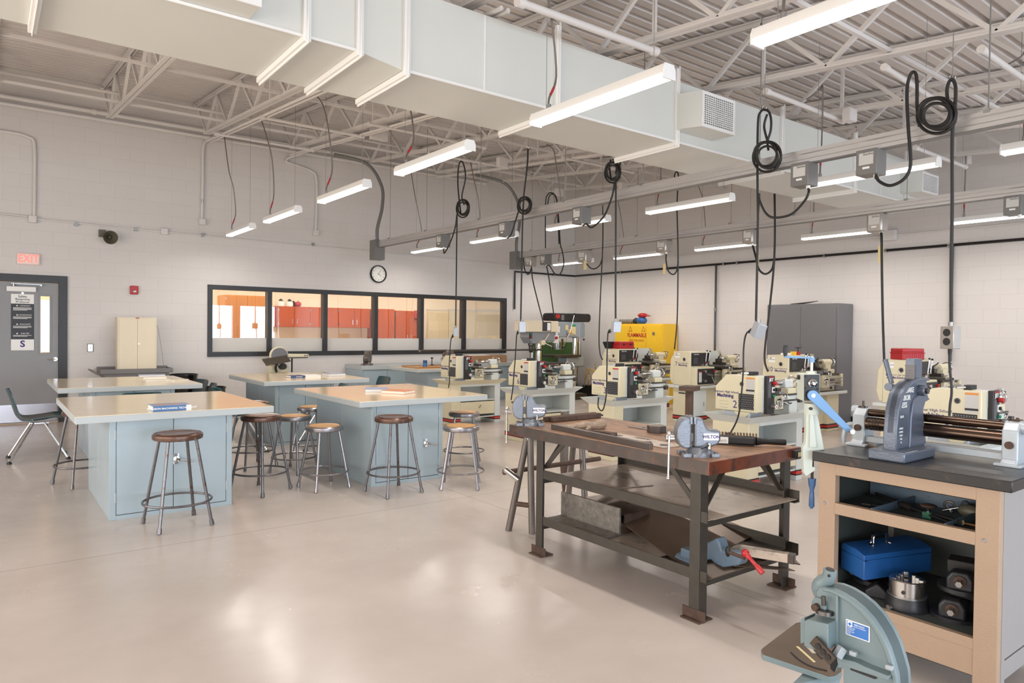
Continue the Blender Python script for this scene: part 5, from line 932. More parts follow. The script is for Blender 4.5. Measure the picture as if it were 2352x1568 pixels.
for k, (y, m, s, lab) in enumerate(((10.35,'rough_iron',(.1,.5,.09),'grey roll of material on top of the yellow cabinet'),(10.0,'tool_blue',(.14,.16,.1),'blue cloth bundle on top of the yellow cabinet'),(9.98,'red',(.14,.2,.06),'red cap lying on the blue bundle on the yellow cabinet'))):
    z = h if k < 2 else h+.14
    t = thing(('material_roll','cloth_bundle','cap')[k], lab, ('roll','cloth','cap')[k], (x0+.15,y,z))
    if k == 0: MB().cyl((0,-.28,.05),(0,.28,.05),.05).build('roll',m,t); MB().cyl((0,-.285,.05),(0,-.28,.05),.02).build('core','black',t)
    elif k == 1: MB().ell((0,0,.07),(.1,.12,.08)).build('bundle',m,t); MB().ell((0,.15,.06),(.08,.08,.07)).build('fold','black',t)
    else: MB().ell((0,0,.04),(.1,.11,.05)).build('crown',m,t); MB().obox((0,-.13,.035),(.12,.1,.008),rx(.3)).build('visor',m,t)
# grey storage cabinet
x0, y0, y1, h = XB-.5, 5.72, 6.95, 1.92; y0, y1 = PX(1925,700,x0).y, PX(1763,700,x0).y; h = PX(1763,700,x0).z
t = thing('storage_cabinet', 'tall dark grey two-door storage cabinet against the right wall', 'cabinet', (x0+.2,(y0+y1)/2,0)); MB().box(x0,y0,0,XB-.03,y1,h).build('carcass','cab_grey',t,.004,world=True); ym = PX(1840,740,x0).y
for a, c in ((y0+.025,ym-.003),(ym+.003,y1-.025)): MB().box(x0-.018,a,.08,x0-.001,c,h-.05).build('door','cab_grey',t,.003,world=True)
t = thing('dust_pan', 'dark curved scoop lying on top of the grey cabinet', 'scoop', (x0+.15,(y0+y1)/2+.1,h)); b = MB(); b.add([(-.1,-.25,.02),(.1,-.25,.05),(.12,.1,.0),(-.12,.1,.0),(-.1,-.25,.03),(.1,-.25,.06),(.12,.1,.012),(-.12,.1,.012),(0,.2,.01)],[(0,1,2,3),(7,6,5,4),(0,4,5,1),(1,5,6,2),(3,7,4,0),(2,6,8),(6,7,8),(7,3,8),(3,2,8)]); b.build('pan','black',t)
# far vises on the wall bench and far table, with clutter
def vise(c, rot, lab, m='vise_silver', s=1.0, brand=True, bar=.24, mj='vise_silver'):
    t = thing('bench_vise', lab, 'vise', c, rot); S = lambda *a: [q*s for q in a]
    def lth(pr, cc, ax, n=24): return MB().lathe([(r*s, z*s) for r, z in pr], [q*s for q in cc], ax, n)
    lth([(0,0),(.085,0),(.085,.018),(.07,.03),(.06,.05),(.056,.055),(0,.055)], (0,0,0), (0,0,1)).build('swivel_base', m, t)
    b = MB(); [b.obox(S(x,y,.012), S(.05,.05,.024)) for x, y in ()]; [MB().obox(S(x,y,.012), S(.05,.05,.024)).build('base_lug', m, t, .003) for x, y in ((.085,.055),(.085,-.055),(-.085,.055),(-.085,-.055))]
    [MB().cyl(S(x,y,.024), S(x,y,.032), .012*s, n=6).build('base_bolt','dark_steel',t) for x, y in ((.09,.06),(.09,-.06),(-.09,-.06))]
    # fixed jaw body along +X, moving jaw at -X
    MB().prism([(q*s,w*s) for q,w in [(-.035,.055),(.05,.05),(.11,.075),(.125,.1),(.125,.15),(.115,.158),(.055,.162),(.035,.18),(.022,.21),(.015,.232),(-.03,.232),(-.035,.19)]], -.042*s, .042*s, (0,0,0),(1,0,0),(0,0,1),(0,1,0)).build('fixed_jaw_body', m, t, .012*s, seg=3)
    MB().prism([(q*s,w*s) for q,w in [(-.056,.06),(-.056,.2),(-.06,.232),(-.1,.232),(-.122,.21),(-.138,.17),(-.143,.12),(-.13,.075),(-.1,.05),(-.07,.048)]], -.05*s, .05*s, (0,0,0),(1,0,0),(0,0,1),(0,1,0)).build('moving_jaw_body', m, t, .014*s, seg=3)
    MB().box(*S(-.044,-.058,.196,-.03,.058,.24)).build('jaw_plate', mj, t, .002); MB().box(*S(-.066,-.058,.196,-.052,.058,.24)).build('jaw_plate', mj, t, .002)
    MB().box(*S(-.06,-.022,.09,-.03,.022,.14)).build('slide_bar','dark_steel',t)
    MB().cyl(S(-.15,0,.105),S(-.2,0,.105),.022*s).build('screw_head','chrome',t)
    hb = MB(); z = .105; hb.cyl(S(-.185,-.03,z+.03),S(-.185,-.02,z-bar),.007*s,n=10); hb.ell(S(-.185,-.03,z+.03),.014*s,10,8); hb.ell(S(-.185,-.02,z-bar),.012*s,10,8); hb.build('handle_bar','chrome',t)
    if brand:
        MB().box(*S(.02,-.0445,.1,.11,-.042,.14)).build('name_plate','white',t,.001); text('WILTON', .026*s, S(.065,-.0455,.12), XR, ZU, 'navy_ink', t, bold=.0006)
    b = MB(); b.cyl(S(.05,-.06,.05),S(.05,-.06,.085),.01*s); b.beam(S(.05,-.062,.075),S(-.01,-.09,.055),.01*s,.008*s); b.build('swivel_lock','chrome',t)
    return t
vise((5.62,11.85,.78), PI+.9, 'dark grey vise at the left end of the long wall bench', 'vise_dark', 1.1, False, mj='vise_dark'); vise((6.75,10.75,.8), .2, 'dark vise behind the farthest small lathe on the far table', 'vise_dark', 1.2, False, .09, mj='vise_dark')
def simple(nm, lab, cat, c, parts, rot=0):
    t = thing(nm, lab, cat, c, rot); [mb.build(n, m, t, bv) for n, mb, m, bv in parts]; return t
simple('spray_can', 'blue tin standing on the far table beside the vise', 'can', (5.95,10.3,.8), [('body', MB().cyl((0,0,0),(0,0,.11),.035), 'book_navy', 0), ('label_band', MB().cyl((0,0,.02),(0,0,.09),.036), 'book_blue', 0), ('lid', MB().cyl((0,0,.11),(0,0,.13),.037), 'book_navy', .003)])
simple('wooden_tray', 'shallow brown wooden tray on the far table', 'tray', (6.2,10.45,.8), [('base', MB().box(-.45,-.3,0,.45,.3,.012), 'brush_wood', 0), ('rim', MB().box(-.45,-.3,0,.45,-.29,.025).box(-.45,.29,0,.45,.3,.025), 'brush_wood', 0)])
simple('angle_plate', 'steel angle plate block on the far table, right of the blue tin', 'block', (6.55,10.35,.812), [('block', MB().box(-.12,-.1,0,.12,.1,.13), 'steel', .006), ('slot', MB().box(-.08,-.102,.04,.08,-.1,.09), 'dark_steel', 0)])
simple('indicator_stand', 'small black upright gauge stand on the far table', 'gauge', (6.35,10.75,.812), [('base', MB().cyl((0,0,0),(0,0,.02),.03), 'black', 0), ('post', MB().cyl((0,0,.02),(0,0,.13),.008), 'black', 0), ('head', MB().box(-.02,-.015,.12,.02,.015,.145), 'black', .003)])
simple('long_steel_bar', 'long thin dark bar clamped level above the far table, in front of the window sill', 'bar', (7.5,10.75,1.075), [('bar', MB().cyl((-1.4,0,0),(1.4,0,-.0),.018), 'dark_steel', 0), ('bright_end', MB().cyl((-1.42,0,0),(-1.4,0,0),.02), 'chrome', 0)])
simple('cardboard_box', 'long brown cardboard box on the wall bench behind the farthest small lathe', 'box', (8.3,11.95,.78), [('body', MB().box(-.5,-.15,0,.5,.15,.15), 'brown_box', .004), ('flap', MB().obox((-.2,-.05,.158),(.5,.2,.006),rx(.05)), 'paper', 0)])
# ================================================================ BROWN STEEL-FRAMED WORKBENCH
bx0, bx1, by0, by1, bz = 2.86, 3.69, 2.15, 3.80, .81
t = thing('steel_workbench', 'heavy brown-topped steel workbench with two shelves in the foreground', 'workbench', ((bx0+bx1)/2,(by0+by1)/2,0)); WB = t
MB().box(bx0+.006,by0+.006,bz-.06,bx1-.006,by1-.006,bz).build('bench_top','bench_wood',t,.003,world=True)
MB().box(bx0,by0+.006,bz-.068,bx0+.006,by1,bz-.002).build('edge_band','bench_edge',t,world=True); MB().box(bx0,by0,bz-.068,bx1,by0+.006,bz-.002).build('edge_band','bench_red',t,world=True)
b = MB(); b.box(bx1-.006,by0+.006,bz-.068,bx1,by1,bz-.002); b.build('edge_band','bench_edge',t,world=True)
fx0, fx1, fy0, fy1 = bx0+.0, bx1-.02, 2.2, 3.5
for x, sx in ((fx0,1),(fx1,-1)):
    for y, sy in ((fy0,1),(fy1,-1)):
        b = MB(); b.box(x,y,.006,x+sx*.007,y+sy*.062,bz-.068); b.box(x,y,.006,x+sx*.062,y+sy*.007,bz-.068); lg = b.build('leg','bench_frame',t,.001,world=True)
        f = MB(); f.obox((x+sx*.02,y+sy*.03,.004),(.11,.12,.008)); f.obox((x-sx*.0,y+sy*.03,.03),(.008,.14,.05)); f = f.build('foot_plate','rust',t,.002,world=True); f.parent = lg
        for yy in (y,): 
            MB().beam((x+sx*.035,y+sy*.06,.58),(x+sx*.035,y+sy*.22,bz-.07),.006,.03).build('corner_brace','bench_frame',t,world=True); MB().beam((x+sx*.06,y+sy*.02,.56),(x+sx*.22,y+sy*.02,bz-.07),.03,.006).build('corner_brace','bench_frame',t,world=True)
for zs in (.50,.20):
    b = MB(); b.box(fx0+.004,fy0-.04,zs-.0,fx0+.01,fy1+.0,zs+.055); b.box(fx0+.004,fy0-.04,zs,fx0+.05,fy1,zs+.006); b.build('shelf_rail','bench_frame',t,world=True)
    b = MB(); b.box(fx1-.01,fy0-.06,zs,fx1-.004,fy1,zs+.065); b.box(fx1-.05,fy0-.06,zs,fx1-.004,fy1,zs+.006); b.build('shelf_rail','bench_frame',t,world=True)
    for y in (fy0,fy1-.04): b = MB(); b.box(fx0+.012,y+.009,zs-.04,fx1-.012,y+.015,zs-.001); b.box(fx0+.012,y+.009,zs-.007,fx1-.012,y+.045,zs-.001); b.build('cross_rail','bench_frame',t,world=True)
# sheets lying on the shelves: one thing each
def sheet(lab, m, pts, z, th=.004, slope=(0,0)):
    cx = sum(p[0] for p in pts)/len(pts); cy = sum(p[1] for p in pts)/len(pts); n = len(pts)
    o = thing('metal_sheet', lab, 'sheet metal', (cx,cy,z)); b = MB(); f = lambda p: slope[0]*(p[0]-cx)+slope[1]*(p[1]-cy)
    b.add([(p[0],p[1],z+f(p)) for p in pts]+[(p[0],p[1],z+th+f(p)) for p in pts],[tuple(range(n-1,-1,-1)),tuple(range(n,2*n))]+[(i,(i+1)%n,(i+1)%n+n,i+n) for i in range(n)]); b.build('plate',m,o,world=True); return o
sheet('large pale grey steel sheet covering the upper bench shelf','sheet',[(fx0+.012,fy0-.03),(fx1-.012,fy0-.03),(fx1-.012,3.44),(fx0+.012,3.44)],.508,.006)
sheet('second steel sheet on the upper bench shelf, right front corner','sheet',[(fx0+.04,fy0-.05),(fx1-.02,fy0-.055),(fx1-.02,2.75),(fx0+.04,2.8)],.515,.004); sheet('narrow steel sheet at the left end of the upper bench shelf','sheet',[(fx0+.02,2.95),(3.25,2.85),(3.3,3.42),(fx0+.02,3.4)],.515,.004)
sheet('dark rusty sheet forming the floor of the lower bench shelf','sheet_dark',[(fx0+.012,fy0-.03),(fx1-.012,fy0-.03),(fx1-.012,fy1),(fx0+.012,fy1)],.207,.005)
sheet('pale steel sheet lying at the left of the lower bench shelf','sheet',[(fx0+.02,2.72),(3.2,2.75),(3.5,3.42),(fx0+.02,3.44)],.213,.004); sheet('thin steel sheet overlapping at a slant on the lower shelf','sheet',[(fx0+.03,2.55),(3.15,2.5),(3.2,3.2),(fx0+.03,3.1)],.218,.003)
sheet('large brown tilted sheet leaning across the lower bench shelf','sheet_dark',[(2.95,2.35),(3.6,2.35),(3.62,3.25),(3.2,3.4)],.30,.004,(.12,.1))
sheet('narrow dark strip sticking out low past the right bench leg','sheet_dark',[(3.2,2.3),(3.55,2.06),(3.6,2.12),(3.25,2.4)],.225,.006,(-.12,.12)); sheet('flat steel strip jutting from the lower shelf toward the floor','sheet_dark',[(3.15,2.2),(3.5,2.06),(3.52,2.12),(3.18,2.28)],.19,.004,(-.16,.0))
# angle irons on lower shelf
t = thing('angle_iron', 'thick rough grey angle iron at the left of the lower bench shelf', 'angle iron', (2.95,3.15,.21)); b = MB(); b.box(fx0+.02,2.93,.222,3.05,3.46,.236); b.box(3.04,2.93,.222,3.056,3.46,.39); b.build('angle','rough_iron',t,.003,world=True)
t = thing('angle_iron', 'short rusty angle bracket with bolt holes behind the thick angle iron', 'angle iron', (3.2,3.1,.22)); b = MB(); b.box(3.1,2.95,.33,3.32,3.2,.34); b.box(3.1,2.94,.222,3.32,2.95,.34); b.build('angle','rust',t,.002,world=True); b = MB(); [b.cyl((3.16+.09*i,3.06,.3405),(3.16+.09*i,3.06,.3415),.009) for i in range(2)]; b.build('bolt_holes','black',t,world=True)
t = thing('angle_iron', 'long dark angle iron at the back of the lower shelf reaching past the right leg', 'angle iron', (3.6,2.5,.25)); a = Vector((3.56,2.95,.235)); c = PZ(1796,1262,.27); b = MB(); b.beam(a,c,.06,.006); b.beam(a+Vector((.03,0,.03)),c+Vector((.03,0,.03)),.006,.06); b.build('angle','bench_frame',t,world=True)
t = thing('square_tube', 'pale square tube with hand writing sticking out over the lower shelf end', 'tube', (3.6,2.1,.29)); a = PZ(1700,1262,.3); c = PZ(1826,1283,.3); MB().beam(a,c,.05,.045).build('tube','sheet',t,.003,world=True); MB().beam(c-(c-a)*.12,c+(c-a)*.002,.052,.047).build('dark_end','dark_steel',t,.003,world=True)
b = MB(); d = (c-a).normalized(); s_ = d.cross(Vector((0,0,1))); [b.beam(a+(c-a)*(.12+.1*k)-s_*.026+Vector((0,0,-.01)),a+(c-a)*(.15+.1*k)-s_*.026+Vector((0,0,.012 if k%2 else -.008)),.003,.002) for k in range(6)]; b.build('hand_marks','black',t,world=True)
# cable cutter style tool: blue cast body, red handle
def on(px,py,z): return PZ(px,py,z)
t = thing('vise_casting', 'blue-grey cast screw clamp with a red handle lying on the lower shelf end', 'clamp', tuple(on(1640,1290,.22)))
yc_ = 2.17; prof = [(1568,1262),(1590,1270),(1600,1262),(1640,1246),(1650,1240),(1657,1250),(1662,1270),(1700,1272),(1712,1285),(1702,1303),(1665,1308),(1645,1298),(1638,1290),(1600,1292),(1575,1302),(1566,1290)]
pp = [PX(px,py,3.02) for px,py in prof]; b = MB(); vs = [Vector((3.0,p.y,p.z+.015)) for p in pp]+[Vector((3.07,p.y,p.z+.015)) for p in pp]; n = len(pp); b.add(vs,[tuple(range(n)),tuple(range(2*n-1,n-1,-1))]+[(i,i+n,(i+1)%n+n,(i+1)%n) for i in range(n)]); b.build('cast_body','clamp_blue',t,.008,world=True,seg=3)
q = PX(1558,1282,3.03); MB().cyl(q,q+Vector((0,-.1,.0)),.035).build('socket','clamp_blue',t,.004,world=True); q = PX(1675,1268,3.0); MB().cyl(q,q+Vector((0,-.09,-.005)),.009).build('screw','rust',t,world=True); MB().ell(PX(1672,1266,3.0),(.012,.014,.028)).build('screw_pad','black',t,world=True)
a, c = PX(1712,1270,2.98), PX(1752,1316,2.98); MB().tube(sm([a,a+(c-a)*.3,a+(c-a)*.7,c],4),[.014]*4+[.009]*4+[.014]*5,10).build('red_handle','red',t,world=True); MB().ell(a,(.02,.02,.02)).build('handle_eye','red',t,world=True)

vise((2.955,3.69,bz), 3*PI/2+PI/2-.62, 'silver bench vise on the far left corner of the brown workbench', s=.86)
vise((2.965,2.3,bz), -.62, 'silver bench vise on the front corner of the brown workbench, facing the camera', s=.86)
# clutter on top
t = thing('steel_bar', 'long square rusty steel bar along the front edge of the brown workbench', 'bar', (2.93,3.0,bz)); MB().beam((2.955,3.45,bz+.017),(2.89,2.56,bz+.017),.034,.034).build('bar','bench_edge',t,.001,world=True); MB().beam((2.89,2.56,bz+.017),(2.8895,2.558,bz+.017),.033,.033).build('cut_end','steel',t,world=True)
t = thing('work_glove', 'crumpled dirty work glove on the brown workbench', 'glove', (3.1,3.3,bz)); b = MB(); P0 = Vector((3.02,3.33,bz))
b.tube(sm([P0+Vector((0,0,.02)),P0+Vector((.09,-.03,.03)),P0+Vector((.17,-.04,.025)),P0+Vector((.25,-.02,.03))],4),[.018,.024,.026,.03,.03,.026,.024,.028,.03,.034,.036,.034,.03],10); b.build('palm_and_cuff','glove',t,world=True)
for k,(dx,dy) in enumerate(((-.06,.03),(-.075,.005),(-.07,-.02),(-.05,-.045))): MB().tube(sm([P0+Vector((.03,0,.02)),P0+Vector((.0+dx*.5,dy*.6,.03)),P0+Vector((dx,dy,.013))],3),[.013,.013,.012,.012,.011,.01,.009],8).build('finger','glove',t,world=True)
MB().tube(sm([P0+Vector((.08,-.03,.02)),P0+Vector((.07,-.08,.025)),P0+Vector((.03,-.09,.013))],3),[.014,.014,.013,.012,.011,.01,.009],8).build('thumb','glove',t,world=True)
t = thing('steel_block', 'small rusty rectangular block beside the glove', 'block', (3.05,3.04,bz)); MB().obox((3.03,3.06,bz+.014),(.05,.17,.028),rz(.1)).build('block','rust',t,.001,world=True); MB().obox((3.021,2.974,bz+.014),(.046,.002,.025),rz(.1)).build('sawn_face','vise_dark',t,world=True)
t = thing('hex_block', 'dark hexagonal steel block in the middle of the brown workbench', 'block', (3.42,2.98,bz)); MB().cyl((3.42,2.98,bz),(3.42,2.98,bz+.045),.062,n=6).build('block','dark_steel',t,.002,world=True); MB().cyl((3.42,2.98,bz+.045),(3.42,2.98,bz+.0455),.05,n=6).build('top_face','sheet_dark',t,world=True)
t = thing('stencil_plate', 'flat steel stencil plate with diamond cut-outs lying on the brown workbench', 'plate', (3.06,2.8,bz)); MB().obox((3.07,2.86,bz+.003),(.16,.66,.006),rz(-.05)).build('plate','sheet',t,world=True)
b = MB()
for y in (2.6,2.72,3.05): b.obox((3.05,y,bz+.0066),(.045,.045,.001),rz(.78))
b.obox((3.08,3.12,bz+.0066),(.02,.05,.001)); b.obox((3.1,3.0,bz+.0066),(.02,.05,.001)); b.build('cut_outs','black',t,world=True); text('METRIC', .035, (3.12,2.83,bz+.0066), (0,-1,0), (1,0,0), 'black', t, world=True)
t = thing('stencil_plate', 'second flat plate with small cut-outs under the hexagonal block', 'plate', (3.5,3.0,bz)); MB().obox((3.5,3.05,bz+.002),(.12,.4,.004),rz(-.05)).build('plate','sheet_dark',t,world=True); b = MB(); [b.obox((3.5,2.92+.12*k,bz+.0045),(.025,.025,.001),rz(.78)) for k in range(3)]; b.build('cut_outs','black',t,world=True)
t = thing('wire_brush', 'black block brush with a white label on the brown workbench', 'brush', (3.45,2.4,bz)); a = Vector((3.33,2.52,bz+.03)); c = Vector((3.48,2.3,bz+.03)); MB().beam(a,c,.06,.05).build('brush_body','black',t,.014,world=True,seg=3)
e = Vector((3.6,2.14+.05,bz+.028)); MB().tube(sm([c,c+(e-c)*.3,c+(e-c)*.6,e],3),[.026,.022,.018,.016,.015,.015,.016,.017,.018,.017],10).build('handle','black',t,world=True); b = MB(); [b.cyl(a+(c-a)*k/16+Vector((0,0,.02)),a+(c-a)*k/16+Vector((.012,.008,.04)),.006,n=5) for k in range(17)]; b.build('bristle_tufts','sheet_dark',t,world=True)
d = (c-a).normalized(); s_ = d.cross(Vector((0,0,1))); q = a+(c-a)*.3-s_*.0 ; n_ = s_ if s_.dot(CAM-a) > 0 else -s_; q = a+(c-a)*.28+n_*.0305; MB().obox(q,(.085,.001,.036),M3(d,n_,Vector((0,0,1)))).build('paper_label','white',t,world=True); MB().obox(q+n_*.0007+Vector((0,0,-.004)),(.07,.001,.014),M3(d,n_,Vector((0,0,1)))).build('label_print','label_text',t,world=True)
t = thing('acid_brush', 'small wooden-handled brush near the right end of the brown workbench', 'brush', (3.6,2.45,bz)); a = Vector((3.53,2.5,bz+.012)); c = Vector((3.62,2.32,bz+.012)); MB().tube([a,a+(c-a)*.5,c],[.006,.009,.008],8).build('handle','brush_wood',t,world=True); MB().tube([c,c+(c-a)*.35],[.01,.014],8).build('bristles','black',t,world=True)
t = thing('bench_bolt', 'pair of bolt ends under the left corner of the brown workbench', 'bolt', (2.9,3.7,bz-.07)); b = MB(); [b.cyl((2.93+.1*k,3.68-.03*k,bz-.1),(2.93+.1*k,3.68-.03*k,bz-.055),.007) for k in range(2)]; b.build('studs','steel',t,world=True)
t = thing('bench_clip', 'black bumper at the right end corner of the brown workbench', 'bumper', (3.68,2.16,.78)); MB().box(3.6,2.12,.755,3.68,2.152,.8).build('block','black',t,.006,world=True); MB().box(3.61,2.118,.765,3.65,2.12,.79).build('plate','tag',t,world=True)

# ---------------------------------------------------------------- SAWHORSE behind the bench (pipe frame)
t = thing('pipe_sawhorse', 'rusty steel pipe sawhorse behind the left end of the brown workbench', 'sawhorse', (3.4,3.95,0))
for (a, c) in (((3.03,4.02,0),(3.12,3.9,.78)),((3.12,3.86,0),(3.12,3.9,.78)),((3.85,4.3,0),(3.75,4.1,.78)),((3.7,3.92,0),(3.75,4.05,.78))): MB().cyl(a,c,.024).build('leg','vise_dark',t,world=True)
for a, c in (((3.06,3.97,.2),(3.12,3.86,.2)),((3.0,4.05,.42),(3.9,3.98,.44)),((3.1,3.9,.78),(3.78,4.08,.78))): MB().cyl(a,c,.018).build('cross_pipe','rust',t,world=True)
MB().cyl((2.99,4.02,.45),(3.06,3.95,.38),.022).build('stub_pipe','chrome',t,world=True)
t = thing('pipe_bars', 'two parallel rusty angle bars lying at the far edge of the brown workbench', 'bar', (3.4,3.76,bz)); b = MB(); [b.beam((3.13+.03*k,3.75-.04*k,bz+.02),(3.64,3.77-.05*k,bz+.02),.03,.035) for k in range(2)]; b.build('bars','rust',t,.003,world=True)
t = thing('material_stand', 'rusty T-shaped steel material stand rising behind the brown workbench', 'stand', (4.58,3.68,0)); c = PZ(1583,890,.98); MB().box(c.x-.02,c.y-.025,.0,c.x+.03,c.y+.025,.955).build('post','rust',t,.002,world=True); MB().obox((c.x+.005,c.y,.975),(.16,.13,.04),rz(.3)).build('head_plate','rust',t,.002,world=True); MB().obox((c.x,c.y,.01),(.35,.35,.02)).build('base_plate','rust',t,world=True); t.location = (c.x,c.y,0)
for ch in [o for o in bpy.data.objects if o.parent == t]:
    for v in ch.data.vertices: v.co.x -= c.x-4.58; v.co.y -= c.y-3.68
t2 = thing('steel_post', 'pointed square steel post standing behind the brown workbench shelves', 'post', (3.85,4.35,0)); MB().box(3.83,4.33,.35,3.88,4.38,.78).build('post','vise_dark',t2,.002,world=True); MB().add([(3.83,4.33,.35),(3.88,4.33,.35),(3.88,4.38,.35),(3.83,4.38,.35),(3.855,4.355,0)],[(0,1,4),(1,2,4),(2,3,4),(3,0,4)]).build('point','rust',t2,world=True)

# ================================================================ TAN TOOL BENCH
X0, X1, Y0, Y1, Z = 3.10, 3.9, .95, 1.75, .9
t = thing('tool_bench', 'tan steel tool bench with black worn top and open shelves at the right', 'workbench', ((X0+X1)/2,(Y0+Y1)/2,0))
MB().box(X0,Y0,Z-.045,X1,Y1,Z).build('bench_top','bench_black',t,.004,world=True)
fx = X0+.04; ly, ry_ = 1.735, 1.0; w = .078
MB().box(fx,ly-w,0,fx+.04,ly,Z-.045).build('left_post','bench_tan',t,.002,world=True); MB().box(fx,ry_,0,fx+.04,ry_+w+.005,Z-.045).build('right_post','bench_tan',t,.002,world=True)
MB().box(fx,ry_+w+.005,.798,fx+.03,ly-w,Z-.045).build('top_rail','bench_tan',t,.002,world=True); MB().box(fx-.002,ry_+w+.005,.618,fx+.03,ly-w,.67).build('drawer_rail','bench_tan',t,.002,world=True)
MB().box(fx+.004,ry_+w+.005,.095,fx+.03,ly-w,.20).build('bottom_rail','bench_tan',t,.002,world=True); MB().box(fx+.001,ry_+w+.005,.2,fx+.03,ly-w,.243).build('shelf_lip','bench_tan',t,.002,world=True)
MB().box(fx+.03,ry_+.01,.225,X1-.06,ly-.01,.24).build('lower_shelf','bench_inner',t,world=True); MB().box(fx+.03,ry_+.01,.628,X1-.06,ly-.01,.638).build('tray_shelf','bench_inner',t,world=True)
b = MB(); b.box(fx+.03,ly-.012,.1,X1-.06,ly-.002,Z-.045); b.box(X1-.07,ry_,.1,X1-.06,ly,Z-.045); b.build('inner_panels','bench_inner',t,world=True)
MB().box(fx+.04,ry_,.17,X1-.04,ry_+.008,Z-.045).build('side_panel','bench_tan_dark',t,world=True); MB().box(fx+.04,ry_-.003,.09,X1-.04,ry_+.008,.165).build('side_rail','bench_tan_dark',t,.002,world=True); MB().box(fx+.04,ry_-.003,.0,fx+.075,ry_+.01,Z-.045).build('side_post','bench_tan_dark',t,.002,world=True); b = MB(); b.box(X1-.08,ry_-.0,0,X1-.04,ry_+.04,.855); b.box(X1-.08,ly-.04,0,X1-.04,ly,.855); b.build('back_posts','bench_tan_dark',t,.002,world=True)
for y, z in ((ly-.03,.66),(ry_+.05,.645)): MB().lathe([(0,.006),(.006,.006),(.009,.0)],(fx,y,z),(-1,0,0),12).build('screw_head','bench_tan_dark',t,world=True)
b = MB(); b.box(fx+.03,1.5,.638,X1-.1,1.506,.672); b.box(fx+.03,1.2,.638,X1-.1,1.206,.672); b.box(X1-.3,ry_+.02,.638,X1-.294,ly-.02,.7); b.build('tray_dividers','clamp_blue',t,world=True)
# tray tools
def tz(px,py,z): return PZ(px,py,z)
for k, (a, c, r, m, lab) in enumerate((((2012,1133,.668),(2196,1206,.655),.0075,'black','long black rod lying diagonally across the tray, upper one'),((1990,1134,.655),(2197,1196,.665),.0075,'black','long black rod lying diagonally across the tray, lower one'))):
    A, B2 = tz(*a), tz(*c); t = thing('steel_rod', lab, 'rod', tuple(A)); MB().cyl(A,B2,r,n=10).build('rod',m,t,world=True); MB().cyl(B2,B2+(B2-A)*.006,r*1.15,n=12).build('polished_end','chrome',t,world=True)
def lay(nm, px, py, lab, cat, parts, z=.639, rot=0):
    c = PZ(px,py,z); return simple(nm, lab, cat, (c.x,c.y,z), parts, rot)
lay('small_canister', 2084, 1172, 'small dark cylinder lying in the tray centre', 'cylinder', [('body',MB().cyl((-.0,-.03,.018),(.0,.03,.018),.018),'dark_steel',.001),('cap',MB().cyl((0,.03,.018),(0,.034,.018),.015),'rust',0)],rot=-.4)
lay('green_gauge', 2132, 1190, 'green-bodied tool with a copper disc head in the tray', 'gauge', [('body',MB().box(-.02,-.02,0,.02,.02,.03),'green_tool',.004),('stem',MB().cyl((0,0,.03),(0,0,.05),.008),'chrome',0),('disc',MB().ell((0,0,.056),(.035,.035,.009)),'rust',0)])
lay('pliers', 2012, 1165, 'pair of black pliers at the left of the tray', 'pliers', [('handle',MB().cyl((0,-.08,.01),(0,.02,.01),.006),'black',0),('handle',MB().cyl((.025,-.075,.01),(0,.02,.01),.006),'black',0),('jaws',MB().beam((0,.02,.01),(.01,.06,.01),.016,.01),'dark_steel',.002)],rot=.6)
lay('dial_clamp', 2180, 1176, 'tangle of chrome clamp screws at the right of the tray', 'clamp', [('bar',MB().cyl((-.04,-.03,.01),(.04,.03,.014),.006),'chrome',0),('ring',MB().torus((.0,0,.03),.02,.005,(1,.3,0),16,6),'dark_steel',0),('screw',MB().cyl((-.02,.02,.008),(.0,-.04,.03),.005),'chrome',0)])
lay('angle_grinder_head', 2228, 1190, 'olive grey tool casting cut by the right post inside the tray', 'tool', [('body',MB().ell((0,0,.03),(.03,.05,.03)),'horn',0),('arm',MB().tube(sm([(0,0,.03),(.03,.03,.06),(.08,.06,.03)],3),.012,8),'arbor_grey',0)])
lay('brass_pin', 2212, 1206, 'short brass pin with a round head in the tray corner', 'pin', [('shaft',MB().cyl((0,0,.01),(.0,-.05,.01),.004),'brush_wood',0),('head',MB().cyl((0,0,.012),(-.004,.004,.012),.011),'tag',0)])
# lower shelf: blue box, chuck, vises
bc = [PX(px,py,3.19) for px,py in ((1984,1330),)][0]
t = thing('metal_tool_box', 'blue metal tool box with a wire handle on the lower shelf of the tan bench', 'box', (3.32,1.44,.395)); L_ = .29; D_ = .2; hh = .085
R_ = rz(-.62)
z0 = .335; c0 = PZ(1984,1333,z0); c1 = PZ(2139,1311,z0); c2 = PZ(1931,1303,z0); t.location = (c0.x,c0.y,z0)
u = (c1-c0); L_ = u.length; u.normalize(); v = (c2-c0); D_ = v.length; v.normalize(); hh = .088
b = MB(); o_ = Vector((c0.x,c0.y,z0)); b.prism([(0,0),(L_,0),(L_,D_),(0,D_)],0,hh,o_,u,v,(0,0,1)); b.build('box_body','tool_blue',t,.003,world=True)
b = MB(); b.prism([(0,hh+.001),(0,hh+.024),(.06,hh+.036),(D_-.01,hh+.036),(D_,hh+.02),(D_,hh+.001)],0,L_,o_,v,(0,0,1),u); b.build('lid','tool_blue',t,.003,world=True)
hc = o_+u*L_*.42+v*D_*.55+Vector((0,0,hh+.037))
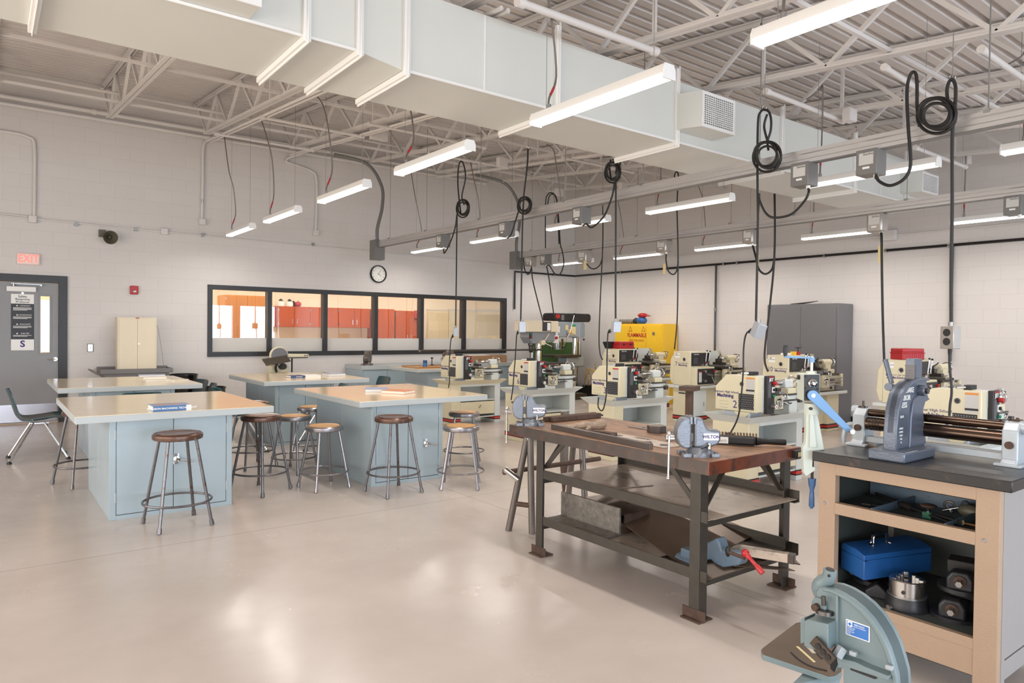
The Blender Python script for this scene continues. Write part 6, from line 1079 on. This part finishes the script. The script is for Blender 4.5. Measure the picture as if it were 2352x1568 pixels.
for k in (-.008,.008): MB().tube(sm([hc-u*.055+v*k*2,hc-u*.045+v*k+Vector((0,0,.006)),hc-u*.04+v*k+Vector((0,0,.042)),hc+v*k+Vector((0,0,.052)),hc+u*.04+v*k+Vector((0,0,.042)),hc+u*.045+v*k+Vector((0,0,.006)),hc+u*.055+v*k*2],3),.0036,6).build('wire_handle','chrome',t,world=True)
b = MB(); [b.ell(hc+u*s_,(.014,.014,.004),12,6) for s_ in (-.055,.055)]; b.build('handle_boss','chrome',t,world=True); b = MB(); b.obox(o_+u*.012-v*.001+Vector((0,0,hh-.002)),(.01,.004,.004),M3(u,v,Vector((0,0,1)))); b.build('latch_slot','black',t,world=True)
c = Vector((3.32,1.36,.24)); c = PX(2082,1418,3.27); zc = .2405
t = thing('rotary_table_chuck', 'steel three-jaw chuck on a black rotary table, on the lower shelf', 'chuck', (c.x,c.y,zc)); c = Vector((c.x,c.y,zc))
MB().lathe([(0,0),(.088,0),(.09,.012),(.085,.03),(.082,.055),(0,.055)],c,n=36).build('rotary_base','cast_black',t,world=True); MB().cyl(c+Vector((0,0,.055)),c+Vector((0,0,.062)),.078,n=36).build('graduated_ring','steel',t,world=True)
MB().lathe([(0,0),(.072,0),(.072,.064),(.068,.068),(.02,.068),(.02,.05),(0,.05)],c+Vector((0,0,.062)),n=40).build('chuck_body','chuck_steel',t,world=True)
for k in range(3):
    a = .6+k*2*PI/3; d = Vector((math.cos(a),math.sin(a),0)); s_ = Vector((-d.y,d.x,0)); b = MB()
    for r0, r1, h_ in ((.022,.035,.022),(.035,.05,.015),(.05,.068,.008)): b.prism([(r0,.128),(r1,.128),(r1,.128+h_),(r0,.128+h_)],-.009,.009,c,d,(0,0,1),s_)
    b.build('jaw','steel',t,.001,world=True)
MB().cyl(c+Vector((-.07,-.015,.085)),c+Vector((-.075,-.016,.085)),.008).build('key_socket','black',t,world=True); MB().prism([(-.17,0),(-.17,.03),(-.12,.07),(-.08,.04),(-.06,.0)],-.03,.05,c+Vector((.05,.02,0)),(-.35,-.94,0) if False else (.3,-.95,0),(0,0,1),(.95,.3,0)).build('base_wing','cast_black',t,.008,world=True); MB().cyl(c+Vector((-.085,.03,.01)),c+Vector((-.1,.035,.01)),.011).build('clamp_bolt','steel',t,world=True)
def milling_vise(c, rot, lab, block=True):
    t = thing('machine_vise', lab, 'vise', c, rot)
    MB().lathe([(0,0),(.095,0),(.095,.018),(.06,.022),(0,.022)],(0,0,0),n=32).build('swivel_plate','cast_black',t); MB().prism([(-.05,.02),(-.05,.07),(-.03,.1),(.03,.1),(.05,.07),(.05,.02)],-.1,-.03,(0,0,0),(0,1,0),(0,0,1),(1,0,0)).build('front_bearing','cast_black',t,.01,seg=3)
    MB().box(-.04,-.045,.02,.13,.045,.06).build('vise_bed','cast_black',t,.004)
    if block: MB().box(.02,-.06,.06,.12,.06,.115).build('jaw_block','inner_dark',t,.004)
    MB().cyl((-.1,0,.062),(-.108,0,.062),.024).build('screw_collar','rust',t); MB().cyl((-.108,0,.062),(-.15,0,.062),.013,n=6).build('hex_screw_end','steel',t); MB().obox((-.02,-.1,.014),(.04,.03,.028)).build('clamp_lug','cast_black',t,.006); MB().cyl((-.02,-.115,.02),(-.02,-.135,.02),.012,n=6).build('clamp_nut','dark_steel',t)
p = PX(2180,1440,3.33); milling_vise((p.x+.0,p.y-.02,.24), .25, 'lower black milling vise at the right of the lower shelf', False); milling_vise((p.x+.05,p.y-.03,.35), .25, 'upper black milling vise stacked on the lower one, under a dark block')
p = PX(1985,1350,3.35); milling_vise((p.x+.08,p.y+.0,.24+.02), -.2, 'black milling vise behind the notcher, beneath the blue tool box')
t = thing('spacer_block', 'dark block between the two stacked milling vises', 'block', (3.5,1.1,.3)); p = PX(2190,1440,3.4); t.location = (p.x+.05,p.y-.03,.302); MB().box(-.04,-.05,0,.09,.05,.046).build('block','inner_dark',t,.003); MB().box(-.041,-.03,.01,-.04,.03,.03).build('slot','black',t)

# arbor press
t = thing('arbor_press', 'dark grey cast arbor press with raised white lettering on the tan bench', 'press', (3.3,1.44,Z)); yf = 1.36; yb = 1.52
YP = 1.42; P = lambda px,py: (PY(px,py,YP).x, PY(px,py,YP).z)
MB().box(3.125,1.35,Z,3.435,1.505,Z+.045).build('base','arbor_grey',t,.008,world=True,seg=3)
back = [(2051.6,1042),(2052.5,994),(2057,941),(2065,905),(2075.7,887),(2090,874.6),(2106,868),(2129,867.5),(2129,912),(2133,916.6),(2122,923),(2116.8,941),(2119.5,976),(2123,1012),(2124,1042)]
pl = [P(*q) for q in back]; pl[0] = (pl[0][0], Z+.04); pl[-1] = (pl[-1][0], Z+.04)
MB().prism(pl, YP, YP+.03, (0,0,0),(1,0,0),(0,0,1),(0,1,0)).build('frame_web','arbor_grey',t,.003,world=True)
rib = [(2051.6,1042),(2052.5,994),(2057,941),(2065,905),(2075.7,887),(2090,874.6),(2106,868),(2129,867.5)]; rin = [(2129,874),(2107,875),(2094,881),(2081,892),(2071,909),(2063,943),(2059,994),(2058,1042)]
MB().prism([P(*q) for q in rib+rin], YP-.012, YP+.045, (0,0,0),(1,0,0),(0,0,1),(0,1,0)).build('back_flange','arbor_grey',t,.004,world=True,seg=3)
thr = [(2108,905),(2127,905),(2129,912),(2133,916.6),(2122,923),(2116.8,941),(2119.5,976),(2123,1012),(2126,1042),(2084,1042),(2087,1010),(2089,960),(2092,930),(2098,914)]
MB().prism([P(*q) for q in thr], YP-.008, YP+.05, (0,0,0),(1,0,0),(0,0,1),(0,1,0)).build('throat_flange','arbor_grey',t,.005,world=True,seg=3)
r0, r1 = P(2102,824), P(2120,880); MB().box(r0[0],YP+.002,P(2110,905)[1],P(2119,824)[0],YP+.04,r0[1]).build('ram','arbor_grey',t,.002,world=True)
b = MB(); [b.box(r0[0]-.004,YP,r0[1]-.03-.0075*k,r0[0]+.012,YP+.041,r0[1]-.034-.0075*k) for k in range(9)]; b.build('rack_teeth','dark_steel',t,world=True)
hc = P(2112,896); MB().cyl((hc[0]-.004,YP-.03,hc[1]),(hc[0]-.004,YP+.06,hc[1]),.025).build('pinion_housing','arbor_grey',t,.004,world=True); MB().cyl((hc[0]-.004,YP-.04,hc[1]),(hc[0]-.004,YP-.03,hc[1]),.015,n=6).build('pinion_nut','dark_steel',t,world=True)
a = PY(2040,888,1.5); MB().cyl((a.x,1.5,a.z),(hc[0],1.5,hc[1]),.018).build('handle_hub','arbor_grey',t,world=True); h0 = PY(2048,880,1.5); h1 = PY(2034,828,1.53); MB().cyl(h0,h1,.0105).build('lever_arm','arbor_grey',t,world=True); MB().cyl(h1,h1+(h1-h0)*.05,.0125).build('lever_cap','arbor_grey',t,world=True)
for s_, px, py, sz in (('DAKE',2089,896,.034),('ARBOR',2078,914,.034),('PRESS',2073,931,.034),('No 0',2071,957,.016),('GRAND',2069,984,.011),('HAVEN',2069,992,.011),('MICH',2069,1000,.011),('USA',2069,1008,.011),('12',2069,1016,.011)):
    q = PY(px,py,YP); text(s_, sz, (q.x,YP-.0008,q.z), XR, ZU, 'white', t, world=True, sx=.95, ext=.0015)
# slip roll
t = thing('slip_roll', 'grey cast slip roll machine with long dark steel rollers on the tan bench', 'slip roll', (3.55,1.35,Z)); xr = 3.5
ya, yb_ = 1.71, 1.07
for y, sg in ((ya,1),(yb_,-1)):
    MB().prism([(-.07,0),(.12,0),(.12,.015),(.06,.03),(.055,.14),(.03,.185),(-.02,.185),(-.05,.15),(-.05,.03),(-.07,.015)],-.03,.03,(xr,y,Z),(1,0,0),(0,0,1),(0,1,0)).build('end_casting','roll_cast',t,.006,world=True,seg=3); MB().cyl((xr-.05,y,Z+.09),(xr-.062,y,Z+.09),.016).build('cap_screw','rust',t,world=True)
    MB().obox((xr+.02,y,Z+.006),(.2,.1,.012)).build('foot_flange','roll_cast',t,.003,world=True)
MB().cyl((xr,yb_,Z+.165),(xr,ya,Z+.165),.019,n=24).build('upper_roll','roll_steel',t,world=True); MB().cyl((xr-.015,yb_,Z+.112),(xr-.015,ya,Z+.112),.031,n=24).build('lower_roll','roll_steel',t,world=True); MB().cyl((xr+.04,yb_,Z+.12),(xr+.04,ya,Z+.12),.018,n=24).build('idler_roll','roll_steel',t,world=True)
b = MB(); [b.torus((xr-.015,ya-.05-.015*k,Z+.112),.031,.002,(0,1,0),20,5) for k in range(4)]; b.build('wire_grooves','black',t,world=True)
MB().box(xr-.03,yb_,Z+.02,xr+.02,ya,Z+.05).build('tie_channel','roll_cast',t,.003,world=True); MB().cyl((xr,yb_-.02,Z+.165),(xr,yb_-.12,Z+.15),.028,.02).build('gear_cover','roll_cast',t,world=True); MB().cyl((xr,ya+.02,Z+.17),(xr,ya+.05,Z+.17),.024).build('bearing_cap','roll_cast',t,world=True); MB().tube(sm([(xr,ya+.03,Z+.1),(xr-.02,ya+.07,Z+.09),(xr-.03,ya+.08,Z+.04),(xr-.03,ya+.08,Z+.0)],4),.012).build('crank_arm','roll_cast',t,world=True)
b = MB(); b.cyl((xr,ya,Z+.165),(xr,ya,Z+.22),.006); b.cyl((xr,ya,Z+.185),(xr,ya,Z+.195),.02); b.build('adjust_screw','dark_steel',t,world=True); b = MB(); b.cyl((xr+.04,yb_,Z+.14),(xr+.04,yb_,Z+.2),.006); b.cyl((xr+.04,yb_,Z+.185),(xr+.04,yb_,Z+.193),.02); b.build('adjust_screw','rust',t,world=True)
t = thing('key_bar', 'short square steel bar beside the arbor press base', 'bar', (3.35,1.62,Z)); a = PZ(1975,1010,Z+.01); c = PZ(2015,1030,Z+.01); MB().beam(a,c,.022,.022).build('bar','sheet_dark',t,.001,world=True); MB().beam(c,c+(c-a)*.01,.02,.02).build('end_face','steel',t,world=True)
# rotary (beading) machine clamped to the bench end
t = thing('rotary_machine', 'pale green beading machine with blue crank arm clamped to the tan bench end', 'rotary machine', (3.12,1.8,.6))
n3 = Vector((.707,.707,0)); u3 = Vector((.707,-.707,0)); Z3 = Vector((0,0,1)); O3 = Vector((3.125,1.80,0))
def PN(px, py, off=0):
    d = ray(px, py); return CAM + d*((O3+n3*off-CAM).dot(n3)/d.dot(n3))
def Q(px, py, off=0): p = PN(px, py, off); return ((p-O3).dot(u3), p.z)
def at(q, off): return O3+u3*q[0]+n3*off+Z3*q[1]
def pris(pts, w0, w1, nm, m, bev=.003): return MB().prism([Q(*p, w0) for p in pts], w0, w1, O3, u3, Z3, n3).build(nm, m, t, bev, world=True)
pris([(1852,948),(1878,948),(1893,1028),(1893,1033),(1868,1036),(1866,1072),(1874,1072),(1873,1080),(1852,1094),(1846,1086),(1845,1028),(1851,1016),(1852,990)], -.02, .02, 'clamp_casting', 'pastel_green')
pris([(1861,952),(1869,952),(1877,1028),(1860,1028)], -.032, -.019, 'center_rib', 'pastel_green')
q = Q(1866,935); zc0, zc1 = Q(1866,951)[1], Q(1866,926)[1]; MB().lathe([(0,0),(.036,0),(.038,.008),(.038,zc1-zc0),(.0,zc1-zc0)],at((q[0],zc0),0),n=28).build('swivel_collar','pastel_green',t,world=True)
MB().cyl(at((q[0]-.018,zc0+.03),-.03),at((q[0]-.018,zc0+.03),-.042),.007).build('set_screw','black',t,world=True)
pris([(1846,921),(1883,921),(1884,859),(1846,859)], -.05, .07, 'gear_head', 'pastel_green'); pris([(1847,920),(1882.5,920),(1883,860),(1847,860)], -.056, -.0505, 'face_plate', 'panel_black', .002)
q = Q(1866,880,-.056); MB().lathe([(0,.03),(.006,.03),(.012,.02),(.014,.012),(.02,.008),(.021,0)],at(q,-.056),-n3,20,cap=False).build('upper_spindle','chrome',t,world=True)
for px, py in ((1851,891),(1879,893),(1851,865)): MB().cyl(at(Q(px,py,-.056),-.056),at(Q(px,py,-.056),-.062),.005).build('face_bolt','black',t,world=True)
a = PN(1867,908,-.075); cc = PN(1950,988,-.075); d = cc-a; L_ = d.length; e1 = d.normalized(); e2 = e1.cross(n3); e2.normalize()
pr = [(math.cos(PI/2+PI*i/10)*.0245, math.sin(PI/2+PI*i/10)*.0245) for i in range(11)]+[(L_+math.cos(-PI/2+PI*i/8)*.0125, math.sin(-PI/2+PI*i/8)*.0125) for i in range(9)]
MB().prism(pr,-.006,.006,a,e1,e2,n3).build('crank_arm','handle_blue',t,.002,world=True); MB().cyl(a-n3*.01,a+n3*.03,.009).build('crank_hub','chrome',t,world=True); MB().cyl(cc,cc-n3*.05,.0105).build('crank_grip','chrome',t,world=True); MB().cyl(cc-n3*.05,cc-n3*.052,.0085).build('grip_cap','white',t,world=True)
q = Q(1864,850); zt = Q(1864,859)[1]; MB().cyl(at((q[0],zt),0),at((q[0],zt+.014),0),.024).build('screw_boss','pastel_green',t,world=True); za = Q(1862,822)[1]; MB().cyl(at((q[0],zt+.01),0),at((q[0],za+.008),0),.0075).build('adjust_screw','steel',t,world=True); gx = Q(1804,800)[0]
MB().beam(at((q[0]+.012,za),0),at((gx-.005,za+.004),0),.018,.008).build('top_arm','handle_blue',t,.002,world=True); MB().cyl(at((q[0],za-.02),0),at((q[0],za+.004),0),.013).build('arm_boss','handle_blue',t,world=True); MB().lathe([(0,0),(.008,0),(.0105,.015),(.0105,.045),(.008,.052),(0,.052)],at((gx,za+.008),0),n=16).build('top_grip','black',t,world=True)
MB().obox(at((Q(1880,855)[0],zt+.008),-.03),(.02,.02,.016),rz(-.78)).build('oil_cap','panel_black',t,.002,world=True)
for px,py in ((1832,866),(1838,878)): a2 = PN(px,py,.02); MB().cyl(a2,a2+u3*.035,.0115).build('side_knob','black',t,world=True)
q = Q(1865,1110); sz0 = Q(1865,1072)[1]; MB().cyl(at((q[0],q[1]-.01),0),at((q[0],sz0+.06),0),.0065).build('clamp_screw','black',t,world=True); MB().cyl(at((q[0]+.003,sz0+.055),0),at((q[0]+.003,sz0+.065),0),.014).build('clamp_pad','handle_dkblue',t,world=True)
z1_ = Q(1865,1098)[1]; z2_ = Q(1865,1168)[1]; MB().lathe([(0,0),(.006,.002),(.013,.015),(.011,(z1_-z2_)*.45),(.009,(z1_-z2_)*.62),(.016,(z1_-z2_)*.78),(.018,(z1_-z2_)),(.006,(z1_-z2_)),(0,(z1_-z2_))],at((q[0],z2_),0),n=18).build('wing_handle','handle_dkblue',t,world=True)

# ================================================================ CORNER NOTCHER (foreground)
NX = 1.9
t = thing('corner_notcher', 'green-grey cast corner notcher with quarter-round body in the foreground', 'notcher', (NX,1.0,0)); N = lambda px,py: (PX(px,py,NX).y, PX(px,py,NX).z)
arc = [(1890,1345),(1903,1343),(1922,1346),(1945,1355),(1970,1370),(1995,1390),(2018,1415),(2038,1445),(2055,1480),(2066,1515),(2074,1545),(2076,1570),(2076,1640),(1945,1640),(1945,1530),(1932,1528),(1925,1540),(1915,1528),(1935,1510),(1944,1492),(1942,1482),(1936,1478),(1905,1477),(1880,1470),(1878,1410),(1889,1400),(1886,1372),(1882,1356)]
pp = [N(*q) for q in arc]
MB().prism(pp, -.02, .03, (NX,0,0),(0,1,0),(0,0,1),(1,0,0)).build('body_plate','notch_green',t,.003,world=True)
rim = [(1903,1343),(1922,1346),(1945,1355),(1970,1370),(1995,1390),(2018,1415),(2038,1445),(2055,1480),(2066,1515),(2074,1545),(2076,1570),(2076,1640)]; inn = [(2064,1640),(2064,1572),(2062,1548),(2054,1518),(2043,1485),(2027,1451),(2008,1422),(1987,1398),(1964,1379),(1940,1364),(1920,1355),(1903,1352)]
MB().prism([N(*q) for q in rim+inn], -.035, .045, (NX,0,0),(0,1,0),(0,0,1),(1,0,0)).build('outer_rim','notch_green',t,.004,world=True)
b = MB(); b.prism([N(*q) for q in [(1932,1356),(1938,1358),(1937,1478),(1931,1478)]], -.032, -.018, (NX,0,0),(0,1,0),(0,0,1),(1,0,0)); b.prism([N(*q) for q in [(1942,1492),(1962,1503),(1985,1508),(2010,1520),(2062,1540),(2060,1550),(1945,1513)]], -.05, -.018, (NX,0,0),(0,1,0),(0,0,1),(1,0,0)); b.build('ribs','notch_green',t,.002,world=True)
b = MB(); [b.obox(PX(px,py,NX-.045),(.012,.018,.012)) for px,py in ((1960,1500),(2043,1532))]; b.build('guide_bolts','roll_cast',t,.002,world=True); b = MB(); b.prism([N(*q) for q in [(1962,1524),(2018,1545),(2024,1552),(2018,1554),(1962,1533)]], -.0215, -.0195, (NX,0,0),(0,1,0),(0,0,1),(1,0,0)); b.build('slot','black',t,world=True)
# ram block, cheek plate, blade
MB().prism([N(*q) for q in [(1879,1412),(1886,1408),(1934,1418),(1934,1476),(1905,1477),(1879,1468)]], -.075, -.02, (NX,0,0),(0,1,0),(0,0,1),(1,0,0)).build('ram_block','notch_green',t,.003,world=True)
MB().prism([N(*q) for q in [(1864,1410),(1874,1406),(1876,1462),(1864,1466)]], -.06, .0, (NX,0,0),(0,1,0),(0,0,1),(1,0,0)).build('cheek_plate','notch_green',t,.002,world=True)
b = MB(); e0 = PX(1868,1468,NX-.09); e1 = PX(1913,1518,NX-.09); b.beam(e0,e1,.03,.010,(1,0,0)); b.build('upper_blade','blade',t,.001,world=True); b = MB(); d = e1-e0; nn = Vector((-1,0,0)); [b.cyl(e0+d*f-nn*-.006,e0+d*f+nn*.008,.008) for f in (.3,.55,.8)]; b.build('blade_screws','black',t,world=True)
b = MB(); b.beam(PX(1922,1508,NX-.06),PX(1936,1486,NX-.045),.02,.02); b.build('tail_block','roll_cast',t,.002,world=True)
MB().prism([N(*q) for q in [(1944,1494),(1943,1484),(1936,1479),(1928,1479),(1914,1500),(1918,1530),(1926,1538),(1936,1512)]], -.024, -.0205, (NX,0,0),(0,1,0),(0,0,1),(1,0,0)).build('throat_shade','dark_void',t,world=True)  # black patch laid over the plate, its colour stands in for the throat's shade
# cam and pin, handle socket
q = N(1893,1385); MB().cyl((NX-.03,q[0],q[1]),(NX+.02,q[0],q[1]),.022).build('cam_disc','notch_green',t,.002,world=True); MB().cyl((NX-.045,q[0]+.004,q[1]-.004),(NX-.03,q[0]+.004,q[1]-.004),.01).build('cam_pin','rust',t,world=True); b = MB(); a = PX(1891,1369,NX-.04); b.cyl(a,PX(1892,1390,NX-.04),.006); b.lathe([(0,0),(.024,0),(.022,.01),(0,.01)],PX(1894,1408,NX-.03)); b.build('return_bolt','dark_steel',t,world=True)
a = PX(1897,1345,NX+.0); c = PX(1907,1308,NX+.0); MB().tube(sm([PX(1886,1372,NX+.01),PX(1884,1352,NX+.01),PX(1892,1338,NX+.005),PX(1903,1326,NX),c],4),[.016,.018,.02,.022,.024,.025,.025,.025,.024,.022,.02,.019,.018,.018,.018,.018,.018],16).build('handle_socket','notch_green',t,world=True); d = (c-PX(1903,1326,NX)).normalized(); MB().cyl(c-d*.001,c+d*.002,.012).build('socket_bore','inner_dark',t,world=True); q = PX(1904,1322,NX-.019); MB().ell(q,.004,8,6).build('pin_hole','black',t,world=True)
# table plate
zt_ = PX(1905,1545,NX-.05).z; zt_ = .43
tp = [PZ(px,py,zt_) for px,py in ((1748,1492),(1752,1487),(1828,1430),(1842,1427),(1866,1431),(1900,1450),(1935,1520),(1932,1540),(1918,1549),(1905,1551),(1752,1500))]
b = MB(); b.prism([(p.x,p.y) for p in tp], zt_-.022, zt_-.004, (0,0,0),(1,0,0),(0,1,0),(0,0,1)); b.build('table_edge','notch_green',t,.002,world=True); b = MB(); b.prism([(p.x,p.y) for p in tp], zt_-.004, zt_, (0,0,0),(1,0,0),(0,1,0),(0,0,1)); b.build('table_plate','notch_table',t,.001,world=True)
def strip_on(a, c, w, m, nm, dz=.0008): A, B2 = PZ(*a,zt_+dz), PZ(*c,zt_+dz); MB().beam(A,B2,w,.001).build(nm,m,t,world=True)
strip_on((1831,1484),(1871,1520),.008,'tag','measuring_strip'); strip_on((1850,1466),(1867,1465),.007,'tag','measuring_strip'); strip_on((1852,1480),(1872,1500),.016,'sheet','die_plate'); strip_on((1858,1478),(1888,1512),.006,'black','die_gap',.0015)
pts = [PZ(px,py,zt_+.0006) for px,py in ((1817,1498),(1832,1512),(1850,1524),(1875,1534),(1900,1540))]; MB().tube(sm(pts,4),.0028,5).build('curved_slot','black',t,world=True)
p = PZ(1890,1560,zt_-.02); b = MB(); c = Vector((NX+.03,.98,0)); b.prism([(.0,-.15),(.15,-.15),(.15,.16),(.0,.16)],0,zt_-.1,(NX-.08,1.08,0),(1,0,0),(0,1,0),(0,0,1)); b.build('pedestal','notch_green',t,.006,world=True)
q0, q1, q2 = PZ(1845,1545,zt_-.024), PZ(1905,1552,zt_-.024), PZ(1935,1545,zt_-.024)
b = MB(); b.add([tuple(q0),tuple(q1),tuple(q2),(NX,q0.y-.02,zt_-.024),(NX-.03,q1.y,zt_-.2),(NX-.03,q2.y-.05,zt_-.2)],[(0,1,2,3),(0,4,5,1),(1,5,2),(0,3,4),(3,2,5,4)]); b.build('table_bracket','notch_green',t,world=True)
# data sticker
a = N(1953,1415); c = N(2006,1463); y0_, y1_ = min(a[0],c[0]), max(a[0],c[0]); zc_ = (N(1955,1417)[1]+N(1955,1452)[1])/2; hh = (N(1955,1417)[1]-N(1955,1452)[1]); z0_ = zc_-hh/2; z1_ = zc_+hh/2
MB().box(NX-.0215,y0_,z0_,NX-.0203,y1_,z1_).build('sticker_border','white',t,.0008,world=True); MB().box(NX-.0222,y0_+.003,z0_+.003,NX-.0214,y1_-.003,z1_-.003).build('sticker_field','sticker_blue',t,world=True)
w_ = y1_-y0_; MB().box(NX-.0228,y0_+.006,z0_+.008,NX-.0221,y0_+w_*.55,z0_+hh*.52).build('data_box','label_text',t,world=True); text('METALEX', hh*.16, (NX-.0232,y0_+w_*.42,z1_-hh*.2), YL, ZU, 'white', t, world=True); text('FABRICATION EQUIPMENT', hh*.07, (NX-.0232,y0_+w_*.42,z1_-hh*.33), YL, ZU, 'white', t, world=True)
MB().box(NX-.0232,y1_-w_*.27,z1_-hh*.4,NX-.0221,y1_-w_*.07,z1_-hh*.08).build('emblem','white',t,world=True); MB().obox((NX-.0238,y1_-w_*.17,z1_-hh*.24),(.0012,w_*.11,w_*.11),rx(PI/4)).build('emblem_diamond','sticker_blue',t,world=True)
for k, s_ in enumerate(('MODEL NO','CAPACITY','SERIAL NO','DATE')): text(s_, hh*.1, (NX-.0232,y1_-w_*.05,z1_-hh*(.48+.12*k)), YL, ZU, 'white', t, align='LEFT', world=True)
# ================================================================ LIGHT
sc = bpy.context.scene
w = bpy.data.worlds.new('world'); sc.world = w; w.use_nodes = True; nt = w.node_tree; n = nt.nodes; l = nt.links
bg = n['Background']; tc = n.new('ShaderNodeTexCoord'); sp = n.new('ShaderNodeSeparateXYZ'); l.new(tc.outputs['Generated'], sp.inputs[0]); rp = n.new('ShaderNodeValToRGB'); e = rp.color_ramp.elements
mr = n.new('ShaderNodeMapRange'); mr.inputs[1].default_value = -1; mr.inputs[2].default_value = 1; l.new(sp.outputs[2], mr.inputs[0]); l.new(mr.outputs[0], rp.inputs[0])
e[0].position = .45; e[0].color = (.42,.40,.36,1); e[1].position = .8; e[1].color = (.62,.75,1.0,1); k = rp.color_ramp.elements.new(.53); k.color = (.85,.9,1.0,1); l.new(rp.outputs[0], bg.inputs[0]); bg.inputs[1].default_value = 1.6
def area(name, loc, rot, sx, sy, power, col):
    ld = bpy.data.lights.new(name, 'AREA'); ld.shape = 'RECTANGLE'; ld.size = sx; ld.size_y = sy; ld.energy = power; ld.color = col
    o = bpy.data.objects.new(name, ld); COL.objects.link(o); o.location = loc; o.rotation_euler = rot; return o
# daylight through the glazed bays: behind the camera (cool) and on the left (warm)
area('daylight_front', (3.5, YF-.3, 1.35), (PI/2, 0, 0), 14, 2.1, 700, (.74,.86,1))
area('daylight_left', (XL+.05, 3.2, 1.55), (0, -PI/2, 0), 2.3, 11.5, 300, (1,.87,.72))
area('far_room_light', (5.5, 14.4, 3.0), (0, 0, 0), 9, 1.6, 190, (1,.93,.82))
area('beyond_door_light', (.6, YA+.8, 2.9), (0, 0, 0), 1, .8, 30, (1,.85,.65))
sc.view_settings.view_transform = 'Standard'; sc.view_settings.exposure = .33; sc.view_settings.gamma = 1.06
sc.cycles.max_bounces = 5; sc.cycles.diffuse_bounces = 3; sc.cycles.glossy_bounces = 3; sc.cycles.use_adaptive_sampling = True; sc.cycles.adaptive_threshold = .015; sc.cycles.transparent_max_bounces = 12; sc.cycles.sample_clamp_indirect = 6
sc.cycles.use_denoising = True
# clear any stray unparented helper
